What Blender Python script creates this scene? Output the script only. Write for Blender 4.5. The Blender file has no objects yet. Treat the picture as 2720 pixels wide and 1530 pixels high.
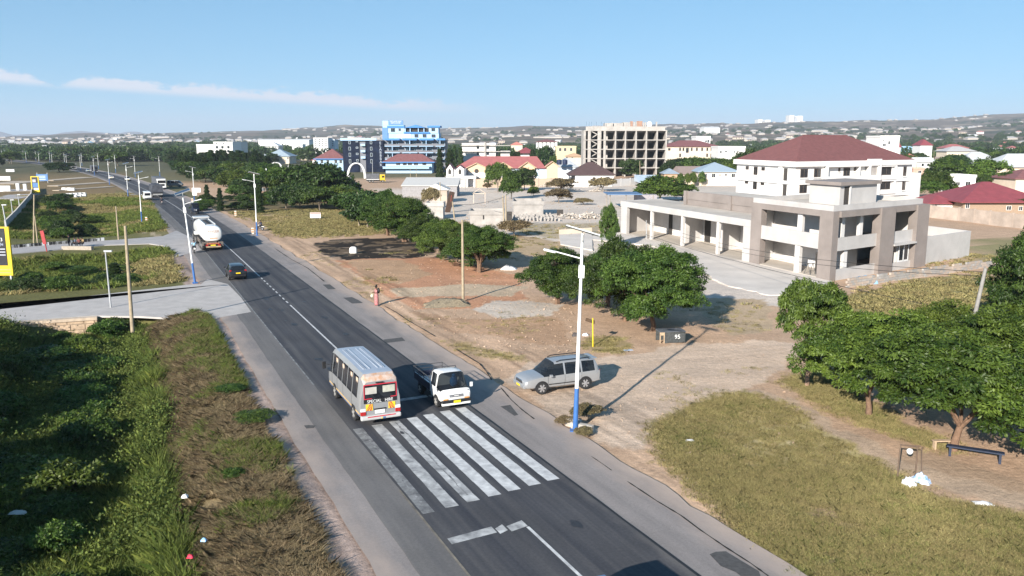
import bpy, bmesh, math, random
import numpy as np
from mathutils import Vector, Matrix, Euler
R = math.radians
scn = bpy.context.scene
# ---------------------------------------------------------------- camera
CAMH = 13.5; FPX = 2217.0; PITCH = math.atan(385 / FPX)
cam = bpy.data.cameras.new('camera'); cam.sensor_width = 36.0; cam.lens = 36.0 * FPX / 2720
cam.clip_start = 0.5; cam.clip_end = 60000
camo = bpy.data.objects.new('camera', cam); scn.collection.objects.link(camo)
camo.location = (0, 0, CAMH); camo.rotation_euler = (R(90) - PITCH, 0, 0); scn.camera = camo
# ---------------------------------------------------------------- sky, sun, exposure
SUN_AZ, SUN_EL = 207.0, 21.0
w = bpy.data.worlds.new('World'); scn.world = w; w.use_nodes = True
nt = w.node_tree; nt.nodes.clear()
def wn(t, **k):
    n = nt.nodes.new(t)
    for a, b in k.items(): setattr(n, a, b)
    return n
out = wn('ShaderNodeOutputWorld'); bg = wn('ShaderNodeBackground')
sky = wn('ShaderNodeTexSky', sky_type='NISHITA', sun_disc=False)
sky.sun_elevation = R(SUN_EL); sky.sun_rotation = R(SUN_AZ); sky.air_density = 0.7; sky.dust_density = 0.0; sky.ozone_density = 2.0; sky.altitude = 1100
gm = wn('ShaderNodeGamma'); gm.inputs[1].default_value = 0.5; nt.links.new(sky.outputs[0], gm.inputs[0])   # evens out the steep brightening towards the horizon
hs = wn('ShaderNodeMix', data_type='RGBA', blend_type='MULTIPLY'); hs.inputs[0].default_value = 1.0; hs.inputs[7].default_value = (.90, 1.66, 2.08, 1); nt.links.new(gm.outputs[0], hs.inputs[6])
# low streaky cumulus bank, laid out on the sky dome by azimuth and elevation
tc = wn('ShaderNodeTexCoord'); sx = wn('ShaderNodeSeparateXYZ'); nt.links.new(tc.outputs['Generated'], sx.inputs[0])
def wm(op, a, b=None, c=None):
    n = wn('ShaderNodeMath', operation=op)
    for i, v in enumerate((a, b, c)):
        if v is None: continue
        if isinstance(v, (int, float)): n.inputs[i].default_value = v
        else: nt.links.new(v, n.inputs[i])
    return n.outputs[0]
az = wm('ARCTAN2', sx.outputs[0], sx.outputs[1]); el = wm('ARCSINE', sx.outputs[2])
def cloud_noise(fa, fe, detail):
    c = wn('ShaderNodeCombineXYZ'); nt.links.new(wm('MULTIPLY', az, fa), c.inputs[0]); nt.links.new(wm('MULTIPLY', el, fe), c.inputs[1])
    n = wn('ShaderNodeTexNoise'); n.inputs['Scale'].default_value = 1.0; n.inputs['Detail'].default_value = detail; n.inputs['Roughness'].default_value = 0.6; nt.links.new(c.outputs[0], n.inputs['Vector']); return n.outputs[0]
def sstep(x, lo, hi, o1=1.0):
    n = wn('ShaderNodeMapRange', interpolation_type='SMOOTHSTEP'); n.inputs[1].default_value = lo; n.inputs[2].default_value = hi; n.inputs[4].default_value = o1; nt.links.new(x, n.inputs[0]); return n.outputs[0]
# flat bases fall from left to right; heaps of varying height on them
v = wm('DIVIDE', wm('SUBTRACT', el, wm('ADD', wm('MULTIPLY', az, -0.0535), 0.0326)), 0.015)
heap = sstep(cloud_noise(11.0, 0.0, 2), 0.27, 0.52)
top = wm('ADD', wm('SUBTRACT', heap, v), wm('MULTIPLY', wm('SUBTRACT', cloud_noise(75.0, 150.0, 6), 0.5), 1.7))
side = wn('ShaderNodeMapRange'); side.inputs[1].default_value = -0.02; side.inputs[2].default_value = -0.14; nt.links.new(az, side.inputs[0])
fac = wm('MULTIPLY', wm('MULTIPLY', sstep(v, -0.35, 0.25), sstep(top, 0.05, 0.55)), side.outputs[0])
mr = wn('ShaderNodeMapRange'); mr.inputs[4].default_value = 0.95; nt.links.new(fac, mr.inputs[0])
mx = wn('ShaderNodeMix', data_type='RGBA'); nt.links.new(mr.outputs[0], mx.inputs[0]); nt.links.new(hs.outputs[2], mx.inputs[6])
mx.inputs[7].default_value = (5.2, 5.4, 5.9, 1)
nt.links.new(mx.outputs[2], bg.inputs[0]); bg.inputs[1].default_value = 0.085; nt.links.new(bg.outputs[0], out.inputs[0])
sl = bpy.data.lights.new('sun', 'SUN'); sl.energy = 5.0; sl.angle = R(0.5); sl.color = (1.0, 0.93, 0.82)
so = bpy.data.objects.new('sun', sl); scn.collection.objects.link(so); so.location = (-60, -60, 60)
sd = Vector((math.sin(R(SUN_AZ)) * math.cos(R(SUN_EL)), math.cos(R(SUN_AZ)) * math.cos(R(SUN_EL)), math.sin(R(SUN_EL))))
so.rotation_euler = sd.to_track_quat('Z', 'Y').to_euler()
scn.cycles.max_bounces = 5; scn.cycles.diffuse_bounces = 2; scn.cycles.volume_bounces = 0
vs = scn.view_settings; vs.view_transform = 'Standard'; vs.look = 'None'; vs.exposure = 0.95; vs.gamma = 1; vs.use_curve_mapping = False
# ---------------------------------------------------------------- photo frames to ground points
FR = dict(Z1=(0,320,3.788),Z2=(480,300,3.788),Z3=(1100,300,3.788),Z4=(1600,280,4.529),Z5=(2100,280,4.14),Z6=(1620,460,2.342),Z7=(0,560,3.788),Z8=(640,520,3.39),Y1=(840,900,5.152),Y2=(1300,880,3.788),Y3=(1940,720,3.294),Y4=(2060,1100,3.37),Y5=(0,820,3.788),Y6=(0,1150,3.788),Y7=(680,1100,3.141),Y8=(1400,1150,3.788),X1=(0,380,7.244),X2=(340,440,7.156),X3=(880,300,8.05),X4=(1140,380,6.779),X5=(1960,480,4.025),X6=(1120,480,5.152),X7=(480,560,6.586),X8=(1480,500,4.025),V=(0,0,.94706),S=(0,0,1.))
cp, sp = math.cos(PITCH), math.sin(PITCH)
def sray(fr, x, y):
    o = FR[fr]; u = (o[0] + x / o[2] - 1360) / FPX; v = -(o[1] + y / o[2] - 765) / FPX
    return u, cp + v * sp, -sp + v * cp
def g(fr, x, y, z=0.0):                      # point at height z seen there
    a, b, c = sray(fr, x, y); t = (z - CAMH) / c; return Vector((a * t, b * t, z))
def at(fr, x, y, Y):                         # point at distance Y seen there
    a, b, c = sray(fr, x, y); t = Y / b; return Vector((a * t, Y, CAMH + c * t))
ND = Vector((.9063, .4226, 0)); TD = Vector((-.4226, .9063, 0))
def NT(n, t, z=0.0): return ND * n + TD * t + Vector((0, 0, z))
def ncen(t): return 12.26 - 2e-4 * max(0.0, t - 100) ** 2
def RD(o, t, z=0.0): return NT(ncen(t) + o, t, z)
def rdir(t): return math.atan2(*reversed((RD(0, t + 1) - RD(0, t))[:2]))
# ---------------------------------------------------------------- materials
MATS = {}
def mat(name, col, rough=0.8, var=0.18, scale=4.0, metal=0.0, bump=0.0, bscale=None, spec=0.4, coat=0.0, emit=0.0, col2=None, trans=0.0, detail=5, w2=0.0):
    if name in MATS: return MATS[name]
    m = bpy.data.materials.new(name); m.use_nodes = True; t = m.node_tree; b = t.nodes['Principled BSDF']
    tcn = t.nodes.new('ShaderNodeTexCoord'); n = t.nodes.new('ShaderNodeTexNoise')
    n.inputs['Scale'].default_value = scale; n.inputs['Detail'].default_value = detail; n.inputs['Roughness'].default_value = 0.6
    t.links.new(tcn.outputs['Object'], n.inputs['Vector'])
    mr = t.nodes.new('ShaderNodeMapRange'); mr.inputs[1].default_value = 0.3; mr.inputs[2].default_value = 0.7; t.links.new(n.outputs[0], mr.inputs[0])
    x = t.nodes.new('ShaderNodeMix'); x.data_type = 'RGBA'; t.links.new(mr.outputs[0], x.inputs[0])
    c2 = col2 if col2 else [min(1, c * (1 + var)) for c in col]
    c1 = col if col2 else [c * (1 - var) for c in col]
    x.inputs[6].default_value = (*c1, 1); x.inputs[7].default_value = (*c2, 1)
    t.links.new(x.outputs[2], b.inputs['Base Color'])
    b.inputs['Roughness'].default_value = rough; b.inputs['Metallic'].default_value = metal
    b.inputs['Specular IOR Level'].default_value = spec; b.inputs['Coat Weight'].default_value = coat
    if emit: b.inputs['Emission Color'].default_value = (*col, 1); b.inputs['Emission Strength'].default_value = emit
    if bump:
        n2 = t.nodes.new('ShaderNodeTexNoise'); n2.inputs['Scale'].default_value = bscale or scale * 4; n2.inputs['Detail'].default_value = 6
        t.links.new(tcn.outputs['Object'], n2.inputs['Vector'])
        bp = t.nodes.new('ShaderNodeBump'); bp.inputs['Strength'].default_value = bump; bp.inputs['Distance'].default_value = 0.05
        t.links.new(n2.outputs[0], bp.inputs['Height']); t.links.new(bp.outputs[0], b.inputs['Normal'])
    if trans:
        tl = t.nodes.new('ShaderNodeBsdfTranslucent'); ms = t.nodes.new('ShaderNodeMixShader'); ms.inputs[0].default_value = trans
        t.links.new(x.outputs[2], tl.inputs[0]); t.links.new(b.outputs[0], ms.inputs[1]); t.links.new(tl.outputs[0], ms.inputs[2])
        t.links.new(ms.outputs[0], t.nodes['Material Output'].inputs[0])
    MATS[name] = m; return m
def leafmat(name, c1, c2, trans=0.3, rough=0.5):
    if name in MATS: return MATS[name]
    m = mat(name, c1, rough, col2=c2, trans=trans, spec=0.35); t = m.node_tree
    a = t.nodes.new('ShaderNodeAttribute'); a.attribute_name = 'rnd'
    x = [n for n in t.nodes if n.bl_idname == 'ShaderNodeMix'][0]
    t.links.new(a.outputs['Fac'], x.inputs[0])
    oi = t.nodes.new('ShaderNodeObjectInfo'); mr = t.nodes.new('ShaderNodeMapRange'); mr.inputs[3].default_value = .68; mr.inputs[4].default_value = 1.28; t.links.new(oi.outputs['Random'], mr.inputs[0])   # every plant its own tone
    hv = t.nodes.new('ShaderNodeHueSaturation'); t.links.new(mr.outputs[0], hv.inputs['Value']); mh = t.nodes.new('ShaderNodeMath'); mh.operation = 'MULTIPLY_ADD'; mh.inputs[1].default_value = 37.0; t.links.new(oi.outputs['Random'], mh.inputs[0]); fr_ = t.nodes.new('ShaderNodeMath'); fr_.operation = 'FRACT'; t.links.new(mh.outputs[0], fr_.inputs[0])
    mq = t.nodes.new('ShaderNodeMapRange'); mq.inputs[3].default_value = .478; mq.inputs[4].default_value = .508; t.links.new(fr_.outputs[0], mq.inputs[0]); t.links.new(mq.outputs[0], hv.inputs['Hue'])
    outs = [l.to_socket for l in x.outputs[2].links]; t.links.new(x.outputs[2], hv.inputs['Color'])
    for s_ in outs: t.links.new(hv.outputs[0], s_)
    return m
def glassmat(name, tint=0.25, rough=0.03):
    if name in MATS: return MATS[name]
    m = bpy.data.materials.new(name); m.use_nodes = True; t = m.node_tree; b = t.nodes['Principled BSDF']
    b.inputs['Base Color'].default_value = (.012, .014, .018, 1); b.inputs['Roughness'].default_value = rough; b.inputs['Specular IOR Level'].default_value = 0.6
    tr = t.nodes.new('ShaderNodeBsdfTransparent'); tr.inputs[0].default_value = (.75, .8, .8, 1)
    ms = t.nodes.new('ShaderNodeMixShader'); ms.inputs[0].default_value = tint
    t.links.new(b.outputs[0], ms.inputs[1]); t.links.new(tr.outputs[0], ms.inputs[2]); t.links.new(ms.outputs[0], t.nodes['Material Output'].inputs[0])
    MATS[name] = m; return m
# ---------------------------------------------------------------- mesh helpers
def link(o): scn.collection.objects.link(o); return o
def tag(o, label=None, cat=None, group=None, kind=None):
    for k, v in (('label', label), ('category', cat), ('group', group), ('kind', kind)):
        if v: o[k] = v
    return o
def thing(name, label, cat, loc=(0, 0, 0), rz=0.0, group=None):
    o = link(bpy.data.objects.new(name, None)); o.location = loc; o.rotation_euler = (0, 0, rz); o.empty_display_size = 0.5
    return tag(o, label, cat, group)
class MB:
    def __init__(s, T=None): s.v = []; s.f = []; s.T = T
    def add(s, vs, fs):
        k = len(s.v); s.v += [tuple(s.T(*p)) if s.T else tuple(p) for p in vs]; s.f += [tuple(i + k for i in f) for f in fs]; return s
    def box(s, x0, x1, y0, y1, z0, z1):
        return s.add([(x0,y0,z0),(x1,y0,z0),(x1,y1,z0),(x0,y1,z0),(x0,y0,z1),(x1,y0,z1),(x1,y1,z1),(x0,y1,z1)],
                     [(0,3,2,1),(4,5,6,7),(0,1,5,4),(1,2,6,5),(2,3,7,6),(3,0,4,7)])
    def prism(s, poly, z0, z1):
        n = len(poly); return s.add([(p[0], p[1], z0) for p in poly] + [(p[0], p[1], z1) for p in poly],
              [tuple(range(n))[::-1], tuple(range(n, 2 * n))] + [(i, (i + 1) % n, n + (i + 1) % n, n + i) for i in range(n)])
    def face(s, *pts): return s.add(pts, [tuple(range(len(pts)))])
    def tube(s, p0, p1, r0, r1=None, n=8, caps=True):
        r1 = r0 if r1 is None else r1; p0 = Vector(p0); p1 = Vector(p1); d = (p1 - p0).normalized()
        a = d.orthogonal().normalized(); b = d.cross(a); vs = []
        for p, r in ((p0, r0), (p1, r1)):
            vs += [p + (a * math.cos(2*math.pi*i/n) + b * math.sin(2*math.pi*i/n)) * r for i in range(n)]
        fs = [(i, (i+1) % n, n + (i+1) % n, n + i) for i in range(n)]
        if caps: fs += [tuple(range(n))[::-1], tuple(range(n, 2*n))]
        return s.add(vs, fs)
    def path(s, pts, rs, n=8):
        pts = [Vector(p) for p in pts]; k = len(pts); rs = rs if hasattr(rs, '__len__') else [rs] * k; vs = []; a = None
        for i, p in enumerate(pts):
            d = (pts[min(i+1, k-1)] - pts[max(i-1, 0)]).normalized()
            a = d.orthogonal().normalized() if a is None else (a - d * a.dot(d)).normalized(); b = d.cross(a)
            vs += [p + (a * math.cos(2*math.pi*j/n) + b * math.sin(2*math.pi*j/n)) * rs[i] for j in range(n)]
        fs = [(i*n + j, i*n + (j+1) % n, (i+1)*n + (j+1) % n, (i+1)*n + j) for i in range(k-1) for j in range(n)]
        return s.add(vs, fs + [tuple(range(n))[::-1], tuple(range((k-1)*n, k*n))])
    def lathe(s, prof, c=(0, 0, 0), axis='z', n=16):
        vs = []
        for r, h in prof:
            for j in range(n):
                a = 2 * math.pi * j / n; u, q = r * math.cos(a), r * math.sin(a)
                vs.append((c[0]+u, c[1]+q, c[2]+h) if axis == 'z' else ((c[0]+u, c[1]+h, c[2]+q) if axis == 'y' else (c[0]+h, c[1]+u, c[2]+q)))
        k = len(prof)
        return s.add(vs, [(i*n+j, i*n+(j+1) % n, (i+1)*n+(j+1) % n, (i+1)*n+j) for i in range(k-1) for j in range(n)] + [tuple(range(n))[::-1], tuple(range((k-1)*n, k*n))])
    def ball(s, c, r, n=10, m=6):
        r = r if hasattr(r, '__len__') else (r, r, r); vs = [(c[0], c[1], c[2] - r[2])]
        for i in range(1, m):
            a = -math.pi/2 + math.pi * i / m
            vs += [(c[0]+r[0]*math.cos(a)*math.cos(2*math.pi*j/n), c[1]+r[1]*math.cos(a)*math.sin(2*math.pi*j/n), c[2]+r[2]*math.sin(a)) for j in range(n)]
        vs.append((c[0], c[1], c[2] + r[2])); L = len(vs) - 1
        fs = [(0, 1+(j+1) % n, 1+j) for j in range(n)] + [(L, L-n+j, L-n+(j+1) % n) for j in range(n)]
        fs += [(1+i*n+j, 1+i*n+(j+1) % n, 1+(i+1)*n+(j+1) % n, 1+(i+1)*n+j) for i in range(m-2) for j in range(n)]
        return s.add(vs, fs)
    def mesh(s, name, m=None, smooth=False):
        me = bpy.data.meshes.new(name); me.from_pydata(s.v, [], s.f); me.update()
        if m: me.materials.append(m)
        bm = bmesh.new(); bm.from_mesh(me); bmesh.ops.recalc_face_normals(bm, faces=bm.faces); bm.to_mesh(me); bm.free()
        if smooth:
            me.shade_smooth()
            try: me.set_sharp_from_angle(angle=R(smooth if smooth is not True else 40))
            except Exception: pass
        return me
    def build(s, name, m=None, parent=None, smooth=False, bevel=0.0):
        o = link(bpy.data.objects.new(name, s.mesh(name, m, smooth)))
        if parent: o.parent = parent
        if bevel:
            b = o.modifiers.new('bevel', 'BEVEL'); b.width = bevel; b.segments = 2; b.limit_method = 'ANGLE'
        return o
def part(name, m, parent, boxes, **k):
    b = MB()
    for q in boxes: b.box(*q)
    return b.build(name, m, parent, **k)
def copy_tree(o, parent=None):
    c = o.copy(); link(c); c.parent = parent
    for ch in list(o.children): copy_tree(ch, c)
    return c
def npmesh(name, V, F4, m, rnd=None, smooth=False):
    me = bpy.data.meshes.new(name); k = F4.shape[1]
    me.vertices.add(len(V)); me.vertices.foreach_set('co', V.astype(np.float32).ravel())
    me.loops.add(F4.size); me.loops.foreach_set('vertex_index', F4.astype(np.int32).ravel())
    me.polygons.add(len(F4)); me.polygons.foreach_set('loop_start', np.arange(0, F4.size, k, dtype=np.int32))
    if m: me.materials.append(m)
    me.update(calc_edges=True); me.validate()
    if rnd is not None:
        a = me.attributes.new('rnd', 'FLOAT', 'FACE'); a.data.foreach_set('value', rnd.astype(np.float32))
    if smooth: me.shade_smooth()
    return me
def text_mesh(body, size, m, name='lettering', depth=0.004, align='CENTER'):
    cu = bpy.data.curves.new('t', 'FONT'); cu.body = body; cu.size = size; cu.align_x = align; cu.align_y = 'CENTER'; cu.extrude = depth; cu.resolution_u = 2
    o = bpy.data.objects.new('t', cu); link(o); dg = bpy.context.evaluated_depsgraph_get()
    me = bpy.data.meshes.new_from_object(o.evaluated_get(dg)); me.name = name; bpy.data.objects.remove(o); bpy.data.curves.remove(cu)
    me.materials.clear(); me.materials.append(m); return me
def text(body, size, m, parent, loc, rot, name='lettering', sx=1.0):
    o = link(bpy.data.objects.new(name, text_mesh(body, size, m, name))); o.parent = parent; o.location = loc; o.rotation_euler = rot; o.scale = (sx, 1, 1); return o
def vnoise(x, y, s, seed=0):
    x = np.asarray(x) / s + seed * 17.31; y = np.asarray(y) / s + seed * 9.77
    xi = np.floor(x); yi = np.floor(y); fx = x - xi; fy = y - yi; fx = fx*fx*(3-2*fx); fy = fy*fy*(3-2*fy)
    h = lambda a, b: (np.sin(a * 127.1 + b * 311.7 + seed * 74.7) * 43758.5453) % 1.0
    return (h(xi, yi)*(1-fx) + h(xi+1, yi)*fx)*(1-fy) + (h(xi, yi+1)*(1-fx) + h(xi+1, yi+1)*fx)*fy
def fnoise(x, y, s, seed=0): return (vnoise(x, y, s, seed) + .5*vnoise(x, y, s/2.1, seed+1) + .25*vnoise(x, y, s/4.3, seed+2)) / 1.75
def inpoly(x, y, poly):
    r = np.zeros(x.shape, bool); n = len(poly)
    for i in range(n):
        x0, y0 = poly[i][:2]; x1, y1 = poly[(i+1) % n][:2]
        c = ((y0 > y) != (y1 > y)) & (x < (x1-x0) * (y-y0) / ((y1-y0) if y1 != y0 else 1e-9) + x0); r ^= c
    return r
def smst(a, b, x): t = np.clip((x - a) / (b - a), 0, 1); return t*t*(3-2*t)
# ================================================================ ground
def hgt(n, t):
    n = np.asarray(n, float); t = np.asarray(t, float)
    w1 = (1 - smst(71.9, 72.3, t)) * 1.75; w2 = smst(87, 91, t) * (1 - smst(112, 118, t)) * 1.3; w3 = smst(136, 142, t) * (1 - smst(190, 205, t)) * 1.0
    bank = smst(4.0, -1.2, n) * (1 - smst(-6.0, -9.5, n))
    broad = smst(4.0, -3.0, n) * (1 - smst(-10.0, -17.0, n))
    z = -(w1 * bank + (w2 + w3) * broad)
    z = z + 0.30 * smst(-9.0, -14.0, n) * (1 - smst(71.0, 72.0, t))
    k = np.clip(1 - np.abs(n - 12.5) / 7.0, 0, 1)
    rough = (fnoise(n, t, 3.0, 3) - .5) * .16 + (fnoise(n, t, 9.0, 5) - .5) * .2 * smst(21, 26, n)
    nc_ = 12.26 - 2e-4 * np.maximum(0, t - 100) ** 2; pav = (n - nc_ > -6.3) & (n - nc_ < 7.0)
    far = smst(160, 320, np.abs(t))
    z = z * (1 - smst(260, 330, t)) + rough * (1 - far)
    drv = ((t > 72.3) & (t < 89) | (t > 115) & (t < 142)) & (n < 8) & (n > -80)
    z = np.where(drv, np.minimum(z, -.06), z)
    return np.where(pav, -0.06, np.maximum(z, -3) - 0.02 - .05 * far)
def gz(p):
    n = p[0] * .9063 + p[1] * .4226; t = -p[0] * .4226 + p[1] * .9063
    return float(hgt(n, t))
def axis(fine0, fine1, step, lo, hi):
    a = list(np.arange(fine0, fine1, step)); s = step
    x = fine1
    while x < hi: a.append(x); s *= 1.16; x += s
    a.append(hi); s = step; x = fine0 - s; b = []
    while x > lo: b.append(x); s *= 1.16; x -= s
    b.append(lo); return np.array(b[::-1] + a)
NA = axis(-18, 48, 0.34, -4500, 6000); TA = axis(16, 112, 0.36, -300, 7500)
gn, gt = np.meshgrid(NA, TA); GX = gn * .9063 - gt * .4226; GY = gn * .4226 + gt * .9063; GZ = hgt(gn, gt)
def Vp(*pts): return [tuple(g('V', x, y)[:2]) for x, y in pts]
wx = GX + (fnoise(GX, GY, 2.2, 7) - .5) * 1.5 + (fnoise(GX, GY, 9, 8) - .5) * 3 * smst(50, 140, GY)
wy = GY + (fnoise(GX, GY, 2.2, 9) - .5) * 1.9 + (fnoise(GX, GY, 9, 10) - .5) * 6 * smst(50, 140, GY)
COL = np.zeros(GX.shape + (3,)); GRS = np.zeros(GX.shape)           # colour of the soil, and how much of it is grassed
SAND = (.475, .325, .225); PALE = (.60, .515, .445); DRY = (.30, .24, .125); RUST = (.46, .245, .15)
def paint(mask, col, gr=0.0): COL[mask] = col; GRS[mask] = gr
paint(np.ones(GX.shape, bool), (.15, .135, .075), .6)
paint((gn > 18) & (gt < 330), SAND)
paint(inpoly(wx, wy, Vp((950,478),(1300,455),(1900,455),(2000,500),(1900,600),(1600,645),(1440,640),(1250,640),(1180,560),(1050,560))), PALE)
paint(inpoly(wx, wy, Vp((1180,625),(1290,640),(1390,640),(1440,610),(1300,595),(1200,600))), (.42,.31,.2), .15)
paint(inpoly(wx, wy, Vp((1420,600),(1580,585),(1520,560),(1300,560),(1290,590))), (.42,.345,.245), .2)
paint(inpoly(wx, wy, Vp((660,572),(700,556),(770,552),(900,538),(1010,560),(960,586),(760,594),(690,589))), (.26,.215,.095), 1)
paint(inpoly(wx, wy, Vp((505,520),(560,500),(660,490),(880,520),(800,545),(600,540))), (.17,.14,.08), .8)
paint(inpoly(wx, wy, Vp((785,612),(850,601),(1010,599),(1065,612),(1095,640),(1010,652),(880,655),(800,640))), (.03,.024,.02), .0)
bm_ = inpoly(wx, wy, Vp((785,612),(850,601),(1010,599),(1065,612),(1095,640),(1010,652),(880,655),(800,640))); paint(bm_ & (fnoise(GX, GY, 2.4, 66) > .56), (.13, .095, .065)); paint(bm_ & (fnoise(GX, GY, 1.5, 67) > .68), (.22, .165, .12))
paint(inpoly(wx, wy, Vp((830,655),(1100,645),(1300,690),(1330,750),(1180,775),(1060,780),(970,740),(900,690))), RUST)
paint(inpoly(wx, wy, Vp((860,655),(1010,655),(1100,690),(1000,715),(920,700))), (.42,.27,.17), .08)
paint(inpoly(wx, wy, Vp((990,725),(1180,715),(1330,720),(1300,742),(1120,745),(1000,745))), (.47,.36,.255))
paint(inpoly(wx, wy, Vp((1560,600),(1640,600),(1760,680),(1850,715),(1960,745),(2080,730),(2120,750),(1960,775),(1800,765),(1690,700),(1580,650))), (.56,.48,.42))
paint(inpoly(wx, wy, Vp((1185,775),(1260,752),(1410,765),(1380,795),(1250,800))), (.55,.47,.40))
paint(inpoly(wx, wy, Vp((1040,785),(1180,800),(1400,800),(1440,830),(1420,870),(1260,850),(1120,830))), (.42,.27,.175), .06)
paint(inpoly(wx, wy, Vp((1110,848),(1200,868),(1330,902),(1290,912),(1160,885))), (.36,.26,.155), .4)
paint(inpoly(wx, wy, Vp((1450,870),(1480,850),(1560,850),(1590,868),(1520,885))), (.31,.235,.13), .5)
paint(inpoly(wx, wy, Vp((1330,910),(1560,895),(1700,868),(1930,855),(2090,880),(1990,905),(1890,975),(1660,1055),(1640,1120),(1500,1110),(1260,960))), (.56,.425,.325))
paint(inpoly(wx, wy, Vp((1655,1075),(1720,1020),(1880,980),(1960,1000),(2070,1060),(2170,1110),(2260,1165),(2330,1250),(2600,1300),(2700,1500),(2030,1500),(1800,1275),(1690,1160))), DRY, 1)
paint(inpoly(wx, wy, Vp((1890,1000),(2000,1040),(2150,1120),(2200,1200),(1900,1180),(1780,1090))), (.42,.345,.20), .55)
paint(inpoly(wx, wy, Vp((1690,1100),(1760,1120),(1800,1200),(2100,1330),(2030,1450),(1860,1310))), (.235,.20,.09), 1)
paint(inpoly(wx, wy, Vp((1960,960),(2060,925),(2250,1045),(2400,1105),(2360,1130),(2200,1075),(2050,1008))), (.23,.19,.085), .9)
paint(inpoly(wx, wy, Vp((2260,1120),(2600,1210),(2600,1290),(2400,1240),(2280,1190))), (.40,.285,.2))
paint(inpoly(wx, wy, Vp((2110,745),(2300,700),(2480,690),(2700,820),(2300,830),(2100,800))), (.25,.215,.10), .9)
paint(inpoly(wx, wy, Vp((2330,585),(2700,600),(2700,680),(2440,655),(2440,600))), (.27,.235,.12), .8)
paint(inpoly(wx, wy, Vp((1780,750),(1920,755),(1950,830),(1850,850),(1770,800))), (.42,.315,.215), .12)
paint(inpoly(wx, wy, Vp((1900,978),(1990,1008),(2080,1058),(2170,1106),(2270,1148),(2400,1195),(2700,1260),(2700,1300),(2380,1240),(2240,1186),(2130,1118),(2040,1058),(1960,1012),(1880,988))), (.45,.335,.245))
paint(inpoly(wx, wy, Vp((2020,1232),(2060,1245),(2160,1290),(2250,1332),(2240,1345),(2140,1305),(2050,1262))), (.12,.085,.05), .15)
paint(inpoly(wx, wy, Vp((2060,1262),(2140,1300),(2120,1330),(2050,1290))), (.30,.21,.14), .3)
# left of the road: verge, ditch, rough meadow
L = gn < 12.26
paint(L & (gn < 6.1) & (gt < 330) & (gt > 0), (.13, .125, .05), 1)
wn_ = gn + (fnoise(GX, GY, 5, 12) - .5) * 2.6
paint(L & (wn_ > 1.0) & (gn < 5.6) & (gt < 70), (.195, .15, .085), 1)
paint(L & (wn_ > 1.0) & (gn < 5.6) & (gt > 54) & (gt < 70), (.19, .165, .075), 1)
paint(L & (gn > 4.75 + .7 * fnoise(GX, GY, 2, 14)) & (gn < 9) & (gt < 120), (.37, .28, .24))
paint(L & (gt > 140) & (wn_ < 3) & (gt < 420) & (fnoise(GX, GY, 30, 15) > .40), (.215, .155, .085), .8)
paint(L & (gt > 120) & (gt < 600) & (wn_ > ncen(0) - 2e-4*np.maximum(0, gt-100)**2 - 10) & (gt < 260), (.17, .15, .07), .8)
paint(L & (gt > 96) & (gt < 240) & (wn_ < -24) , (.27, .21, .13), .4)
for a in (((350,497),(318,512),(312,520),(345,566),(385,602),(405,602),(365,572),(330,540),(326,518)),):
    paint(inpoly(wx, wy, Vp(*a)), (.36, .29, .2))
rut = vnoise(gn / .32, gt / 7.0, 1.0, 90); mk = ((gn > 18) & (gn < 23.5) | (gn > 4.3) & (gn < 6.9)) & (gt < 130); COL[mk] *= (.62 + .72 * rut[mk])[:, None]
tm = inpoly(wx, wy, Vp((1330,910),(1560,895),(1700,868),(1930,855),(2090,880),(1990,905),(1890,975),(1660,1055),(1640,1120),(1500,1110),(1260,960))); rut = vnoise((-.22 * GX + .97 * GY) / .4, (.97 * GX + .22 * GY) / 9.0, 1.0, 92); COL[tm] *= (.86 + .28 * rut[tm])[:, None]
fm = smst(330, 520, np.hypot(GX, GY))
COL = COL * (1 - fm[..., None]) + np.array((.10, .098, .058)) * fm[..., None]
COL *= (0.92 + .16 * fnoise(GX, GY, 1.6, 20) )[..., None] * (0.85 + .3 * fnoise(GX, GY, 14, 22))[..., None]
rows, cols = GX.shape
ii = (np.arange(rows - 1)[:, None] * cols + np.arange(cols - 1)[None]).ravel()
F4 = np.stack([ii, ii + 1, ii + cols + 1, ii + cols], 1)
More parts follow.
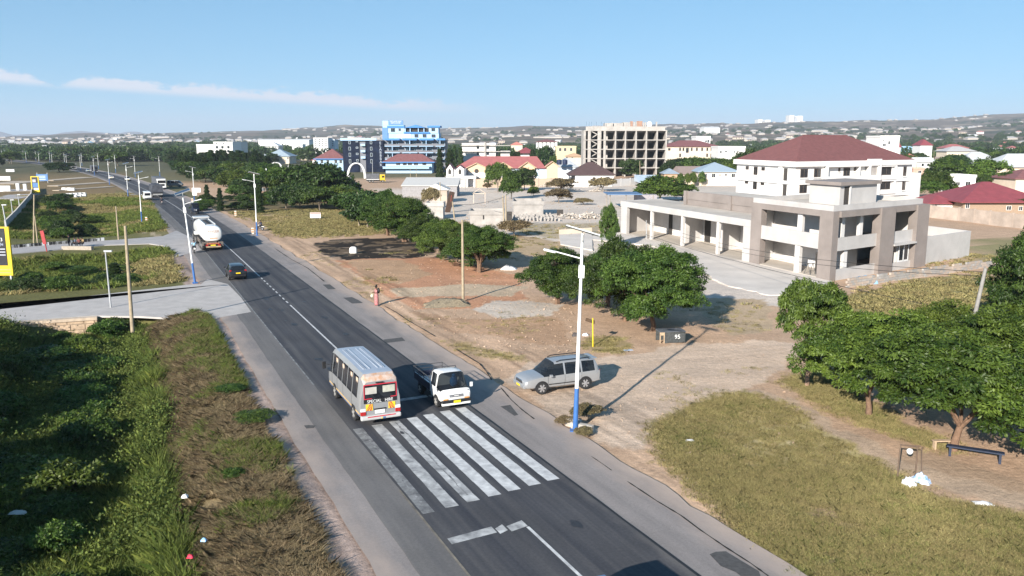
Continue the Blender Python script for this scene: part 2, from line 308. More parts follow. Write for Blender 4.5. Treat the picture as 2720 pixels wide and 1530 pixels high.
def groundmat():
    m = bpy.data.materials.new('ground_soil'); m.use_nodes = True; t = m.node_tree; b = t.nodes['Principled BSDF']; b.inputs['Roughness'].default_value = 0.95; b.inputs['Specular IOR Level'].default_value = 0.1
    a = t.nodes.new('ShaderNodeAttribute'); a.attribute_name = 'soil'; tcn = t.nodes.new('ShaderNodeTexCoord')
    cur = a.outputs['Color']
    for sc, lo, hi, dt in ((0.6, .88, 1.12, 6), (4.0, .84, 1.16, 6), (16.0, .84, 1.15, 3)):
        n = t.nodes.new('ShaderNodeTexNoise'); n.inputs['Scale'].default_value = sc; n.inputs['Detail'].default_value = dt; n.inputs['Roughness'].default_value = .65
        t.links.new(tcn.outputs['Object'], n.inputs[0])
        mr = t.nodes.new('ShaderNodeMapRange'); mr.inputs[1].default_value = .3; mr.inputs[2].default_value = .7; mr.inputs[3].default_value = lo; mr.inputs[4].default_value = hi
        t.links.new(n.outputs[0], mr.inputs[0])
        v = t.nodes.new('ShaderNodeVectorMath'); v.operation = 'SCALE'; t.links.new(cur, v.inputs[0]); t.links.new(mr.outputs[0], v.inputs['Scale']); cur = v.outputs[0]
    t.links.new(cur, b.inputs['Base Color'])
    n = t.nodes.new('ShaderNodeTexNoise'); n.inputs['Scale'].default_value = 2.2; n.inputs['Detail'].default_value = 9; n.inputs['Roughness'].default_value = .7; t.links.new(tcn.outputs['Object'], n.inputs[0])
    bp = t.nodes.new('ShaderNodeBump'); bp.inputs['Strength'].default_value = .55; bp.inputs['Distance'].default_value = .16
    t.links.new(n.outputs[0], bp.inputs['Height']); t.links.new(bp.outputs[0], b.inputs['Normal']); return m
GM = groundmat()
def colmesh(name, V, F, C):
    me = npmesh(name, V, F, GM, smooth=True)
    a = me.color_attributes.new('soil', 'FLOAT_COLOR', 'POINT'); a.data.foreach_set('color', np.concatenate([C, np.ones((len(C), 1))], 1).astype(np.float32).ravel())
    return me
ground = link(bpy.data.objects.new('ground', colmesh('ground', np.stack([GX, GY, GZ], -1).reshape(-1, 3), F4, COL.reshape(-1, 3)))); ground['kind'] = 'structure'
# ---------------------------------------------------------------- hills
RIDX = [-1500, -600, 0, 300, 600, 850, 930, 1010, 1080, 1170, 1300, 1400, 1500, 1650, 1800, 1950, 2120, 2300, 2450, 2600, 2720, 3000, 3800]
RIDY = [372, 368, 366, 360, 352, 346, 340, 338, 345, 347, 341, 334, 337, 338, 334, 330, 325, 322, 320, 312, 304, 300, 296]
RMAX = 5200.0
def ridge(az):                                             # height of the skyline ridge by azimuth
    x = 1360 + FPX * np.tan(np.clip(az, -1.1, 1.1)); y = np.interp(x, RIDX, RIDY); return CAMH + (380 - y) * RMAX * np.cos(np.clip(az, -1.1, 1.1)) / FPX
def hillz(X, Y):
    X = np.asarray(X, float); Y = np.asarray(Y, float); r = np.hypot(X, Y); az = np.arctan2(X, Y)
    u = np.clip((r - 950) / (RMAX - 950), 0, 1.2); k = np.where(u < 1, u ** 1.35, 1 - (u - 1) * 2)
    return (ridge(az) + 4) * k + (fnoise(X, Y, 420, 31) - .5) * 38 * np.clip(u * 1.6, 0, 1) + (fnoise(X, Y, 90, 33) - .5) * 7 * np.clip(u * 4, 0, 1) - 1.5 * (1 - np.clip(u * 30, 0, 1))
haz = np.linspace(-1.0, 1.0, 420); hr = np.concatenate([np.linspace(930, 2000, 50), np.linspace(2030, 6200, 90)])
HA, HR = np.meshgrid(haz, hr); HX = HR * np.sin(HA); HY = HR * np.cos(HA); HZ = hillz(HX, HY)
f1 = fnoise(HX, HY, 160, 41); f2 = fnoise(HX / 3, HY, 60, 43)
hc = np.zeros(HX.shape + (3,)); hc[:] = (.135, .105, .075)
hc[f1 > .52] = (.095, .088, .055); hc[f1 > .62] = (.055, .062, .036); hc[f2 > .66] = (.28, .22, .16); hc[(f2 < .33)] = (.17, .125, .085)
q = smst(2200, 1100, HR)[..., None]; hc = hc * (1 - q) + np.where((fnoise(HX, HY, 70, 47) > .42)[..., None], (.05, .062, .03), (.16, .13, .085)) * q
rr, cc = HX.shape; ii = (np.arange(rr - 1)[:, None] * cc + np.arange(cc - 1)[None]).ravel(); HF = np.stack([ii, ii + 1, ii + cc + 1, ii + cc], 1)
hills = link(bpy.data.objects.new('hills', colmesh('hills', np.stack([HX, HY, HZ], -1).reshape(-1, 3), HF, hc.reshape(-1, 3)))); hills['kind'] = 'structure'
# far blue range at the left edge of the plain
ma = np.linspace(-.75, -.30, 160); px = 1360 + FPX * np.tan(ma)
mh = np.interp(px, [-400, -100, 0, 30, 60, 110, 150, 190, 240, 290, 330, 355, 385, 420, 480], [352, 346, 348, 352, 361, 357, 360, 353, 350, 354, 356, 351, 352, 360, 366])
MR_ = np.array([11200., 11700, 12200, 13000]); prof = np.array([-.3, .55, 1.0, .1]); mv = []
for r_, k_ in zip(MR_, prof):
    for a_, h_ in zip(ma, mh):
        zt = CAMH + (380 - h_ + 2 * float(vnoise(a_ * 300, r_, 2.0, 3))) * r_ * math.cos(a_) / FPX
        mv.append((r_ * math.sin(a_), r_ * math.cos(a_), zt * k_ - 20 * (k_ < 0)))
n_ = len(ma); ii = (np.arange(3)[:, None] * n_ + np.arange(n_ - 1)[None]).ravel()
rng = link(bpy.data.objects.new('mountain_range', colmesh('mountain_range', np.array(mv), np.stack([ii, ii + 1, ii + n_ + 1, ii + n_], 1), np.tile((.12, .12, .12), (len(mv), 1))))); rng['kind'] = 'structure'
far_plain = link(bpy.data.objects.new('far_plain', MB().face((-16000, 5000, -6), (6000, 5000, -6), (6000, 16000, -6), (-16000, 16000, -6)).mesh('far_plain', mat('plain_scrub', (.11, .1, .07), .95, .25, .004)))); far_plain['kind'] = 'structure'
# ================================================================ road
def roadmat(name, base, streak, spots, c2, rough=.85, dust=None):
    m = bpy.data.materials.new(name); m.use_nodes = True; t = m.node_tree; b = t.nodes['Principled BSDF']; b.inputs['Roughness'].default_value = rough; b.inputs['Specular IOR Level'].default_value = .25
    a = t.nodes.new('ShaderNodeAttribute'); a.attribute_name = 'rt'
    def nz(sv, detail, lo, hi):
        v = t.nodes.new('ShaderNodeVectorMath'); v.operation = 'MULTIPLY'; v.inputs[1].default_value = sv; t.links.new(a.outputs['Vector'], v.inputs[0])
        n = t.nodes.new('ShaderNodeTexNoise'); n.inputs['Scale'].default_value = 1; n.inputs['Detail'].default_value = detail; n.inputs['Roughness'].default_value = .6; t.links.new(v.outputs[0], n.inputs[0])
        mr = t.nodes.new('ShaderNodeMapRange'); mr.inputs[1].default_value = lo; mr.inputs[2].default_value = hi; t.links.new(n.outputs[0], mr.inputs[0]); return mr.outputs[0]
    x = t.nodes.new('ShaderNodeMix'); x.data_type = 'RGBA'; x.inputs[6].default_value = (*base, 1); x.inputs[7].default_value = (*c2, 1)
    t.links.new(nz(streak, 3, .36, .68), x.inputs[0]); cur = x.outputs[2]
    for sv, dt, lo, hi, k0, k1 in (((.5, .22, 0), 5, .3, .7, .86, 1.14), ((9, 9, 0), 5, .3, .7, 1 - spots, 1 + spots), ((45, 45, 0), 2, .3, .7, .85, 1.15)):
        mr = t.nodes.new('ShaderNodeMapRange'); mr.inputs[3].default_value = k0; mr.inputs[4].default_value = k1; t.links.new(nz(sv, dt, lo, hi), mr.inputs[0])
        v = t.nodes.new('ShaderNodeVectorMath'); v.operation = 'SCALE'; t.links.new(cur, v.inputs[0]); t.links.new(mr.outputs[0], v.inputs['Scale']); cur = v.outputs[0]
    if dust:
        sxn = t.nodes.new('ShaderNodeSeparateXYZ'); t.links.new(a.outputs['Vector'], sxn.inputs[0]); ab = t.nodes.new('ShaderNodeMath'); ab.operation = 'ABSOLUTE'; t.links.new(sxn.outputs[0], ab.inputs[0])
        ad = t.nodes.new('ShaderNodeMath'); ad.operation = 'MULTIPLY_ADD'; ad.inputs[1].default_value = 2.6; t.links.new(nz((.8, .35, 0), 6, 0, 1), ad.inputs[0]); t.links.new(ab.outputs[0], ad.inputs[2])
        mr = t.nodes.new('ShaderNodeMapRange'); mr.inputs[1].default_value = dust[0] + 1.3; mr.inputs[2].default_value = dust[1] + 1.3; t.links.new(ad.outputs[0], mr.inputs[0])
        x = t.nodes.new('ShaderNodeMix'); x.data_type = 'RGBA'; t.links.new(mr.outputs[0], x.inputs[0]); t.links.new(cur, x.inputs[6]); x.inputs[7].default_value = (*dust[2], 1); cur = x.outputs[2]
    t.links.new(cur, b.inputs['Base Color']); MATS[name] = m; return m
M_ASP = roadmat('asphalt_dark', (.042, .044, .054), (1.6, .04, 0), .14, (.088, .086, .090), dust=(3.0, 5.2, (.2, .18, .165)))
M_SHO = roadmat('asphalt_shoulder_worn', (.215, .195, .19), (1.1, .06, 0), .1, (.275, .245, .235), dust=(4.9, 6.6, (.42, .335, .285)))
M_SHI = roadmat('asphalt_lane_edge', (.125, .12, .122), (1.5, .05, 0), .1, (.17, .16, .155))
def ribbon(name, o0, o1, t0, t1, z, m, step=1.0, w0=0.0, w1=0.0, parent=None, nu=1):
    ts = [t0]; s_ = step
    while ts[-1] < t1: ts.append(min(t1, ts[-1] + s_)); s_ = step if ts[-1] < 130 else min(30, s_ * 1.12)
    V = []; rt = []
    for k, t_ in enumerate(ts):
        a = o0 + (float(fnoise(t_, 3.1, 2.5, 51)) - .5) * 2 * w0; b = o1 + (float(fnoise(t_, 8.1, 2.5, 53)) - .5) * 2 * w1
        for j in range(nu + 1):
            o = a + (b - a) * j / nu; p = RD(o, t_, z); V.append(p); rt.append((o, t_, 0))
    c = nu + 1; F = [(i*c+j, i*c+j+1, (i+1)*c+j+1, (i+1)*c+j) for i in range(len(ts)-1) for j in range(nu)]
    me = npmesh(name, np.array(V), np.array(F), m); a = me.attributes.new('rt', 'FLOAT_VECTOR', 'POINT'); a.data.foreach_set('vector', np.array(rt, np.float32).ravel())
    o = link(bpy.data.objects.new(name, me))
    if parent: o.parent = parent
    return o
road = ribbon('road', -3.15, 3.42, -40, 1500, .030, M_ASP, w1=.05, w0=.06); road['kind'] = 'structure'
ribbon('lane_edge', -4.6, -3.0, -40, 900, .024, M_SHI, w0=.12, parent=road)
sh = ribbon('road_shoulder', -5.85, -3.0, -40, 900, .016, M_SHO, w0=.22); sh['kind'] = 'structure'
sh = ribbon('road_shoulder', 3.3, 6.45, -40, 900, .020, M_SHO, w1=.35); sh['kind'] = 'structure'
ribbon('seam', 3.36, 3.47, -20, 300, .034, mat('tar_seam', (.02, .02, .022), .6), w0=.03, w1=.03, parent=road)
M_PNT = mat('road_paint_worn', (.15, .15, .155), .7, col2=(.60, .60, .60), scale=1.7, detail=8); M_PNT2 = mat('road_paint_faded', (.07, .07, .075), .7, col2=(.30, .30, .30), scale=2.2, detail=8)
M_PNT3 = mat('road_paint_good', (.36, .36, .37), .7, col2=(.66, .66, .66), scale=2.5, detail=8)
def mark(name, quad, m, z=.038):
    return MB().face(*[NT(n, t, z) for n, t in quad]).build(name, m, road)
for k in range(7):
    n0 = 9.22 + .93 * k + .02 * (k % 2); ta = 27.55 + .13 * k; tb = 37.75 + .15 * k; wd = (.46, .52, .52, .54, .54, .54, .54)[k]
    cuts = np.linspace(ta, tb, 14); b = MB(); rg = random.Random(k)
    for c0, c1 in zip(cuts[:-1], cuts[1:]):
        b.face(NT(n0 + rg.uniform(-.012, .012), c0, .038), NT(n0 + wd + rg.uniform(-.012, .012), c0, .038), NT(n0 + wd + rg.uniform(-.012, .012), c1, .038), NT(n0 + rg.uniform(-.012, .012), c1, .038))
    b.build('zebra_stripe', M_PNT2 if k in (0,) else (M_PNT if k in (1, 2) else M_PNT3), road)
for a0, a1 in ((9.35, 11.1), (11.16, 11.52), (11.6, 12.3)):
    mark('stop_line', ((a0, 24.9), (a1, 25.05), (a1, 25.55), (a0, 25.35)), M_PNT)
for a0, a1 in ((12.4, 14.2), (14.3, 15.4)): mark('stop_line', ((a0, 41.0), (a1, 41.1), (a1, 41.5), (a0, 41.4)), M_PNT)
ribbon('centre_line', -.05, .07, 5, 25.0, .038, M_PNT3, parent=road)
ribbon('centre_line', -.06, .06, 42, 70.6, .038, M_PNT3, parent=road)
for k in range(9): ribbon('centre_dash', -.06, .06, 71.6 + 1.75 * k, 72.5 + 1.75 * k, .038, M_PNT3, parent=road)
ribbon('centre_line', -.06, .06, 87.5, 420, .038, M_PNT3, parent=road)
ribbon('edge_line', -3.22, -3.13, 46, 300, .038, M_PNT2, parent=road); ribbon('edge_line', -3.2, -3.12, 10, 30, .038, mat('edge_dust', (.1, .09, .08), .9, col2=(.25, .22, .18), scale=2), parent=road)
M_PAT = mat('asphalt_patch', (.075, .073, .074), .9, .25, 6)
for fr, pts in (('Z8', ((735,800),(800,797),(855,840),(785,842))), ('Z8', ((920,918),(1000,912),(1060,940),(1100,965),(1000,970))), ('Z8', ((1280,1295),(1450,1275),(1480,1305),(1310,1325))), ('Y8', ((1835,1220),(1900,1195),(2000,1190),(2330,1390),(2350,1440),(2150,1440),(2100,1400),(1950,1340))), ('Y7', ((400,95),(440,90),(500,95),(480,115),(420,120))), ('Y2', ((110,755),(210,740),(290,840),(250,850)))):
    MB().face(*[g(fr, x, y, .027) for x, y in pts]).build('asphalt_patch', M_PAT, road)
rg = random.Random(31)
for k in range(16):
    n0, t0, r_ = rg.choice((10.8, 13.9)) + rg.uniform(-.5, .5), rg.uniform(20, 78), rg.uniform(.08, .35); MB().face(*[NT(n0 + r_ * math.cos(a) * rg.uniform(.5, 1.1), t0 + 1.8 * r_ * math.sin(a) * rg.uniform(.5, 1.1), .036 + .0003 * k) for a in np.linspace(0, 6.283, 13)[:-1]]).build('oil_stain', mat('oil_stain', (.030, .030, .034), .55, .3, 6), road)
for n0, w_, ta, tb in ((9.48, .10, 28.5, 37.6), (11.32, .09, 28.4, 37.9)):
    b = MB(); k_ = 24
    for i in range(k_):
        u0 = ta + (tb - ta) * i / k_; u1 = ta + (tb - ta) * (i + 1) / k_; e = rg.uniform(-.03, .03); b.face(NT(n0 + e, u0, .0415), NT(n0 + w_ * rg.uniform(.5, 1.2) + e, u0, .0415), NT(n0 + w_ * rg.uniform(.3, 1.0) + e, u1, .0415), NT(n0 + e, u1, .0415))
    b.build('tyre_mark', mat('tyre_mark', (.08, .08, .085), .8, scale=4, col2=(.34, .34, .345)), road)
def crack(fr, pts, w_):
    b = MB(); P = []
    for (x0, y0), (x1, y1) in zip(pts[:-1], pts[1:]):
        for k in range(6): P.append((x0 + (x1-x0)*k/6, y0 + (y1-y0)*k/6))
    P = [g(fr, x, y, .034) for x, y in P + [pts[-1]]]; rg = random.Random(len(P)); wl = 0
    for i in range(len(P) - 1):
        wr = w_ * rg.uniform(.4, 1.3); j0 = Vector((rg.uniform(-.04, .04), 0, 0)) if i else Vector()
        b.face(P[i] - ND * wl, P[i+1] - ND * wr, P[i+1] + ND * wr, P[i] + ND * wl); wl = wr
    b.build('crack', mat('crack_dark', (.018, .016, .015), .95), road)
crack('Y8', ((1000,480),(1300,680),(1550,830),(1750,980),(2000,1150),(2250,1310),(2430,1440)), .035)
crack('Y8', ((640,230),(760,310),(850,375)), .02); crack('Y2', ((110,560),(220,690),(330,790),(450,880)), .035)
crack('Y1', ((1900,130),(2060,230),(2240,340),(2340,460),(2400,560)), .05); crack('Z8', ((1290,990),(1400,1050),(1500,1120),(1640,1200),(1750,1265)), .05)
crack('Z8', ((300,470),(450,570),(600,650),(750,770)), .06)
# ---------------------------------------------------------------- driveways over the ditch
M_CON = mat('concrete_drive', (.43, .40, .385), .9, .13, .9, bump=.15, bscale=20); M_CON2 = mat('concrete_drive_far', (.36, .34, .34), .9, .15, .6)
a0 = g('V', 20, 810); a1 = g('V', 230, 795); b0 = g('V', 0, 770); b1 = g('V', 480, 716)
poly = [a0 + (a0 - a1).normalized() * 60, a0, a1, g('V', 350, 796), g('V', 470, 803), g('V', 545, 800), RD(-5.6, 68), RD(-3.4, 69), RD(-3.3, 76), RD(-3.5, 84), RD(-5, 88), g('V', 505, 716), b1, b0, b0 + (b0 - b1).normalized() * 60]
dv = MB().prism([p[:2] for p in poly], -.12, .026).build('driveway', M_CON); dv['kind'] = 'structure'
c0 = g('Z1', 90, 1345); c1 = g('Z1', 700, 1290); d0 = g('Z1', 90, 1285); d1 = g('Z1', 1010, 1212)
poly = [c0 + (c0 - c1).normalized() * 60, c0, c1, g('Z1', 1050, 1255), g('Z1', 1500, 1240), g('Z1', 1640, 1260), g('Z1', 1750, 1380), RD(-3.4, 113), RD(-3.3, 128), RD(-4.5, 140), g('Z1', 1640, 1165), g('Z1', 1200, 1200), d1, d0, d0 + (d0 - d1).normalized() * 60]
dv = MB().prism([p[:2] for p in poly], -.1, .028).build('driveway', M_CON2); dv['kind'] = 'structure'
for k, (p0, p1, w_) in enumerate(((('Z1', 470, 770), ('Z1', 1230, 735), 2.4), (('Z1', 560, 705), ('Z1', 1130, 665), 2.4), (('Z1', 530, 660), ('Z1', 1040, 625), 4), (('Z1', 470, 605), ('Z1', 900, 572), 5), (('Z1', 0, 640), ('Z1', 320, 610), 9), (('Z1', 0, 770), ('Z1', 300, 765), 16), (('Z1', 0, 710), ('Z1', 290, 700), 8))):
    A_ = g(*p0); B_ = g(*p1); d = (B_ - A_).normalized(); n_ = Vector((-d.y, d.x, 0)); pts = []
    o = MB().prism([(A_ - n_*w_*.5)[:2], (B_ - n_*w_*.7)[:2], (B_ + n_*w_*.7)[:2], (A_ + n_*w_*.5)[:2]], -.1, .09 + .004 * k).build('path' if k < 5 else 'forecourt', mat('track_dust', (.42, .35, .28), .95, .2, .5) if k < 5 else M_CON2); o['kind'] = 'structure'
# stone culvert wall beside the near driveway
cw = thing('culvert_wall', 'low sandstone retaining wall under the edge of the concrete driveway', 'wall', (*g('Z7', 90, 1150)[:2], 0))
W0 = NT(-8.6, 72.45); W1 = NT(-2.4, 71.95); dW = (W1 - W0); lw = dW.length; uW = dW.normalized(); nW = Vector((uW.y, -uW.x, 0))
rg = random.Random(4); zr = -1.7
MB().prism([(p - cw.location)[:2] for p in (W0 + nW*.02, W1 + nW*.02, W1 - nW*.4, W0 - nW*.4)], -1.9, -.02).build('mortar', mat('mortar', (.28, .23, .18), .95), cw)
for r_ in range(4):
    x = 0.0; h = (.42, .4, .44, .26)[r_]
    while x < lw - .2:
        l_ = min(rg.uniform(.7, 1.3), lw - x); pr = rg.uniform(.03, .075)
        b = MB(lambda s_, q_, z_: (*(W0 + uW * s_ + nW * q_ - cw.location)[:2], z_))
        b.box(x + .02, x + l_ - .02, 0.0, pr + .02, zr + .02, zr + h - .02); b.build('stone', mat('sandstone', (.46, .34, .24), .95, .3, 2.0, bump=.5, bscale=9), cw, bevel=.02); x += l_
    zr += h
MB().prism([(p - cw.location)[:2] for p in (W0 + nW*.14, W1 + nW*.14, W1 - nW*.5, W0 - nW*.5)], -.18, .045).build('coping', mat('sandstone_coping', (.5, .4, .31), .95, .2, 2), cw, bevel=.02)
# black and white kerb along the far driveway
kb = thing('kerb', 'black and white painted kerb along the second driveway on the left', 'kerb', d0)
K0 = g('Z1', 60, 1290); K1 = g('Z1', 1030, 1210); n_k = 27; mw = mat('kerb_white', (.72, .72, .72), .8, .1); mk_ = mat('kerb_black', (.03, .03, .032), .8)
for k in range(n_k):
    p = K0.lerp(K1, (k + .5) / n_k) - kb.location; o = MB().box(-.47, .47, -.13, .13, 0, .42).build('kerb_block', mw if k % 2 == 0 else mk_, kb, bevel=.03)
    o.location = p; o.rotation_euler[2] = math.atan2(*(K1 - K0).yx)
# ================================================================ buildings
M_GLASS = mat('window_glass_dark', (.018, .022, .028), .08, .3, 1.5, spec=.7); M_FRM = mat('window_frame_white', (.7, .7, .7), .6, .08); M_FRB = mat('window_frame_brown', (.12, .085, .065), .6)
M_WHITE = mat('wall_white', (.72, .71, .70), .85, .05, .8); M_CREAM = mat('wall_cream', (.62, .53, .43), .9, .1, .6); M_GREYC = mat('concrete_raw', (.385, .36, .34), .95, .2, .5, detail=8)
M_DARK = mat('interior_dark', (.05, .045, .042), .9, .2); M_REDR = mat('roof_tile_maroon', (.20, .085, .085), .75, .16, 1.2, bump=.3, bscale=8); M_RED2 = mat('roof_sheet_red', (.235, .055, .065), .6, .15, .8)
M_PINKR = mat('roof_sheet_faded_red', (.36, .125, .12), .65, .12, .7); M_GREYR = mat('roof_sheet_grey', (.38, .40, .43), .5, .15, .8, spec=.5); M_BLUER = mat('roof_sheet_blue', (.33, .52, .68), .55, .12, .7); M_BRWNR = mat('roof_tile_brown', (.085, .052, .05), .7, .15, .9)
M_ORGR = mat('roof_tile_orange', (.52, .34, .22), .8, .12); M_BLOCK = mat('block_wall', (.33, .31, .295), .95, .22, .7, detail=8); M_WALLB = mat('boundary_wall_beige', (.40, .33, .28), .95, .22, .5, detail=8)
def window(parent, x0, x1, z0, z1, y=0.0, fr=None, gl=None, f=.07, mull=1):
    b = MB(); b.box(x0, x0+f, y-.05, y+.02, z0, z1); b.box(x1-f, x1, y-.05, y+.02, z0, z1); b.box(x0+f, x1-f, y-.05, y+.02, z0, z0+f); b.box(x0+f, x1-f, y-.05, y+.02, z1-f, z1)
    for k in range(mull):
        xm = x0 + (x1-x0) * (k+1) / (mull+1); b.box(xm-f*.4, xm+f*.4, y-.045, y+.02, z0+f, z1-f)
    w_ = b.build('window', fr or M_FRM, parent); part('pane', gl or M_GLASS, w_, [(x0+f*.5, x1-f*.5, y-.03, y+.015, z0+f*.5, z1-f*.5)]); return w_
def roof_mesh(x0, x1, y0, y1, z, h, ov=.5, kind='hip', th=.16):
    x0 -= ov; x1 += ov; y0 -= ov; y1 += ov; b = MB(); W_ = x1-x0; D_ = y1-y0; lo = [(x0,y0,z),(x1,y0,z),(x1,y1,z),(x0,y1,z)]; up = [(p[0],p[1],z+th) for p in lo]
    if kind == 'hip':
        if W_ >= D_: r = [(x0+D_/2, (y0+y1)/2, z+h), (x1-D_/2 - .01, (y0+y1)/2, z+h)]
        else: r = [((x0+x1)/2, y0+W_/2, z+h), ((x0+x1)/2, y1-W_/2 - .01, z+h)]
        v = lo + up + r
        if W_ >= D_: fs = [(4,5,9,8),(5,6,9),(6,7,8,9),(7,4,8)]
        else: fs = [(4,5,8),(5,6,9,8),(6,7,9),(7,4,8,9)]
    elif kind == 'gable':
        v = lo + up + [(x0, (y0+y1)/2, z+h), (x1, (y0+y1)/2, z+h)]; fs = [(4,5,9,8),(5,6,9),(6,7,8,9),(7,4,8)]
    elif kind == 'gabley':
        v = lo + up + [((x0+x1)/2, y0, z+h), ((x0+x1)/2, y1, z+h)]; fs = [(4,5,8),(5,6,9,8),(6,7,9),(7,4,8,9)]
    elif kind == 'shed':
        v = lo + up[:2] + [(x1,y1,z+h),(x0,y1,z+h)]; fs = [(4,5,6,7)]
    else: v = lo + up; fs = [(4,5,6,7)]
    return b.add(v, [(0,3,2,1),(0,1,5,4),(1,2,6,5),(2,3,7,6),(3,0,4,7)] + fs)
def ridge_caps(parent, roof, m): pass
def H(name, label, cat, fr, x0, x1, ye, yr, Y, dep, wall, roof, wins=(), kind='hip', ov=.6, group=None, door=None, frame=None, rz=0.0, mull=1, base=None, fasc=None):
    p0 = at(fr, x0, ye, Y); p1 = at(fr, x1, ye, Y); he = p0.z; hr_ = at(fr, x0, yr, Y + dep * .5).z - he; W_ = (p1.x - p0.x)
    t = thing(name, label, cat, (p0.x, Y, gz(p0) if Y < 300 else 0), rz, group)
    part('wall', wall, t, [(0, W_, 0, dep, -.5, he)])
    if kind == 'flat':
        part('parapet', wall, t, [(-.15, W_+.15, -.15, .1, he, he+.7), (-.15, W_+.15, dep-.1, dep+.15, he, he+.7), (-.15, .1, .1, dep-.1, he, he+.7), (W_-.1, W_+.15, .1, dep-.1, he, he+.7)]); part('roof', roof, t, [(.1, W_-.1, .1, dep-.1, he, he+.15)])
    else:
        rf = roof_mesh(0, W_, 0, dep, he, max(hr_, .3), ov, kind).build('roof', roof, t)
        if fasc: part('fascia', fasc, rf, [(-ov-.03, W_+ov+.03, -ov-.06, -ov-.01, he-.25, he+.14)])
    for (xc, yc, ww, hh) in wins:
        a = at(fr, xc-ww/2, yc+hh/2, Y); b = at(fr, xc+ww/2, yc-hh/2, Y); window(t, a.x-p0.x, b.x-p0.x, a.z, b.z, 0, frame, mull=mull)
    if door:
        a = at(fr, door[0]-door[2]/2, door[1], Y); b = at(fr, door[0]+door[2]/2, door[1], Y); part('door', M_FRB, t, [(a.x-p0.x, b.x-p0.x, -.04, .02, 0, 2.1)])
    return t
# ---------------------------------------------------------------- grey corner building (skewed plot): s along the street front, q along the side
C0 = Vector((31.36, 81.39, 0)); AS = Vector((-.314, .95, 0)).normalized(); BQ = Vector((.79, .61, 0)).normalized()
gb = thing('commercial_building', 'unfinished grey and taupe two-storey corner building with open bays and flat roof', 'building', C0)
def SQ(s, q, z): v = AS * s + BQ * q; return (v.x, v.y, z)
M_TAU = mat('paint_taupe', (.255, .22, .205), .85, .15, .45, detail=10); M_LG = mat('paint_light_grey', (.48, .46, .45), .85, .11, .45, detail=10); M_INW = mat('plaster_white', (.66, .64, .63), .9, .12, .5, detail=10); M_SCR = mat('screed_beige', (.50, .445, .39), .95, .15, .3, detail=8)
def sk(name, m, boxes, parent=gb, **k):
    b = MB(SQ)
    for q in boxes: b.box(*q)
    return b.build(name, m, parent, **k)
ZB = -.6
for nm, bx in (('column', (0, 2.0, 0, 1.05, ZB, 6.9)), ('column', (11.8, 13.7, 0, 1.0, ZB, 6.9)), ('column', (-.55, .75, 8.3, 11.1, ZB, 6.897)), ('column', (-.55, .75, 15.75, 18.3, ZB, 6.897))): sk(nm, M_TAU, [bx])
sk('beam', M_TAU, [(2.0, 11.8, 0, .9, 6.3, 6.9)]); sk('beam', M_TAU, [(-.3, .7, 1.05, 8.3, 6.3, 6.895), (-.3, .7, 11.1, 15.75, 6.3, 6.895)])
sk('parapet', M_LG, [(.25, 13.7, .25, .45, 6.9, 7.45), (.25, .45, .45, 17.9, 6.9, 7.45), (.45, 13.7, 17.7, 17.9, 6.9, 7.45), (13.5, 13.7, .45, 17.7, 6.9, 7.447)])
sk('roof_slab', M_SCR, [(.45, 13.5, .45, 17.7, 6.55, 6.93)])
sk('balcony_front', M_LG, [(2.0, 11.8, .12, .32, 3.0, 4.5)]); sk('balcony_front', M_LG, [(-.02, .2, 1.05, 8.3, 2.95, 4.25)]); sk('balcony_front', M_LG, [(-.02, .2, 11.1, 15.75, 2.95, 4.2)])
sk('canopy', M_LG, [(-.75, 0.0, 11.1, 15.75, 2.78, 2.94)])
sk('floor_slab', M_SCR, [(.2, 13.7, .32, 17.7, 2.95, 3.25)]); sk('ground_slab', M_SCR, [(.2, 13.7, .15, 17.7, -.3, .16)])
for s_ in (5.0,): sk('pillar', M_INW, [(s_, s_+.75, .14, .7, .16, 2.95)]); sk('pillar', M_INW, [(s_, s_+.75, .34, .8, 3.25, 6.3)])
sk('inner_wall', M_INW, [(3.2, 13.7, 4.2, 4.4, .16, 2.95), (3.2, 3.4, 4.4, 9.0, .16, 2.95)]); sk('inner_wall', M_INW, [(3.4, 13.7, 3.9, 4.1, 3.25, 6.55), (3.4, 3.6, 4.1, 9.0, 3.25, 6.55)])
sk('end_wall', M_INW, [(13.35, 13.68, .3, 17.7, ZB, 6.55)]); sk('back_wall', M_INW, [(.4, 13.35, 17.45, 17.7, ZB, 6.55)])
sk('inner_wall', M_INW, [(6.5, 6.7, 9.0, 17.4, .16, 2.95)]); sk('inner_wall', M_INW, [(6.5, 6.7, 9.0, 11.2, 3.25, 6.55), (6.5, 6.7, 12.2, 17.4, 3.25, 6.55)])
for q_ in (2.6, 13.0): sk('pillar', M_INW, [(.25, .7, q_, q_+.65, .16, 2.95)])
for q_ in (2.5, 5.9): sk('pillar', M_INW, [(.75, 1.2, q_, q_+.6, 3.25, 6.3)])
sk('plinth_wall', M_LG, [(.0, .22, 1.05, 8.3, ZB, 1.1)]); sk('plinth_wall', M_LG, [(.0, .22, 11.1, 15.75, ZB, .8)]); sk('door_leaf', M_DARK, [(3.12, 3.3, 1.2, 2.3, .16, 2.4)])
dw = sk('window', M_FRM, [(.05, .16, 13.2, 13.35, .8, 2.75), (.05, .16, 14.2, 14.35, .8, 2.75), (.05, .16, 15.2, 15.35, .8, 2.75), (.05, .16, 13.35, 15.2, .8, .95)]); sk('pane', M_GLASS, [(.09, .13, 13.3, 15.25, .9, 2.75)], dw)
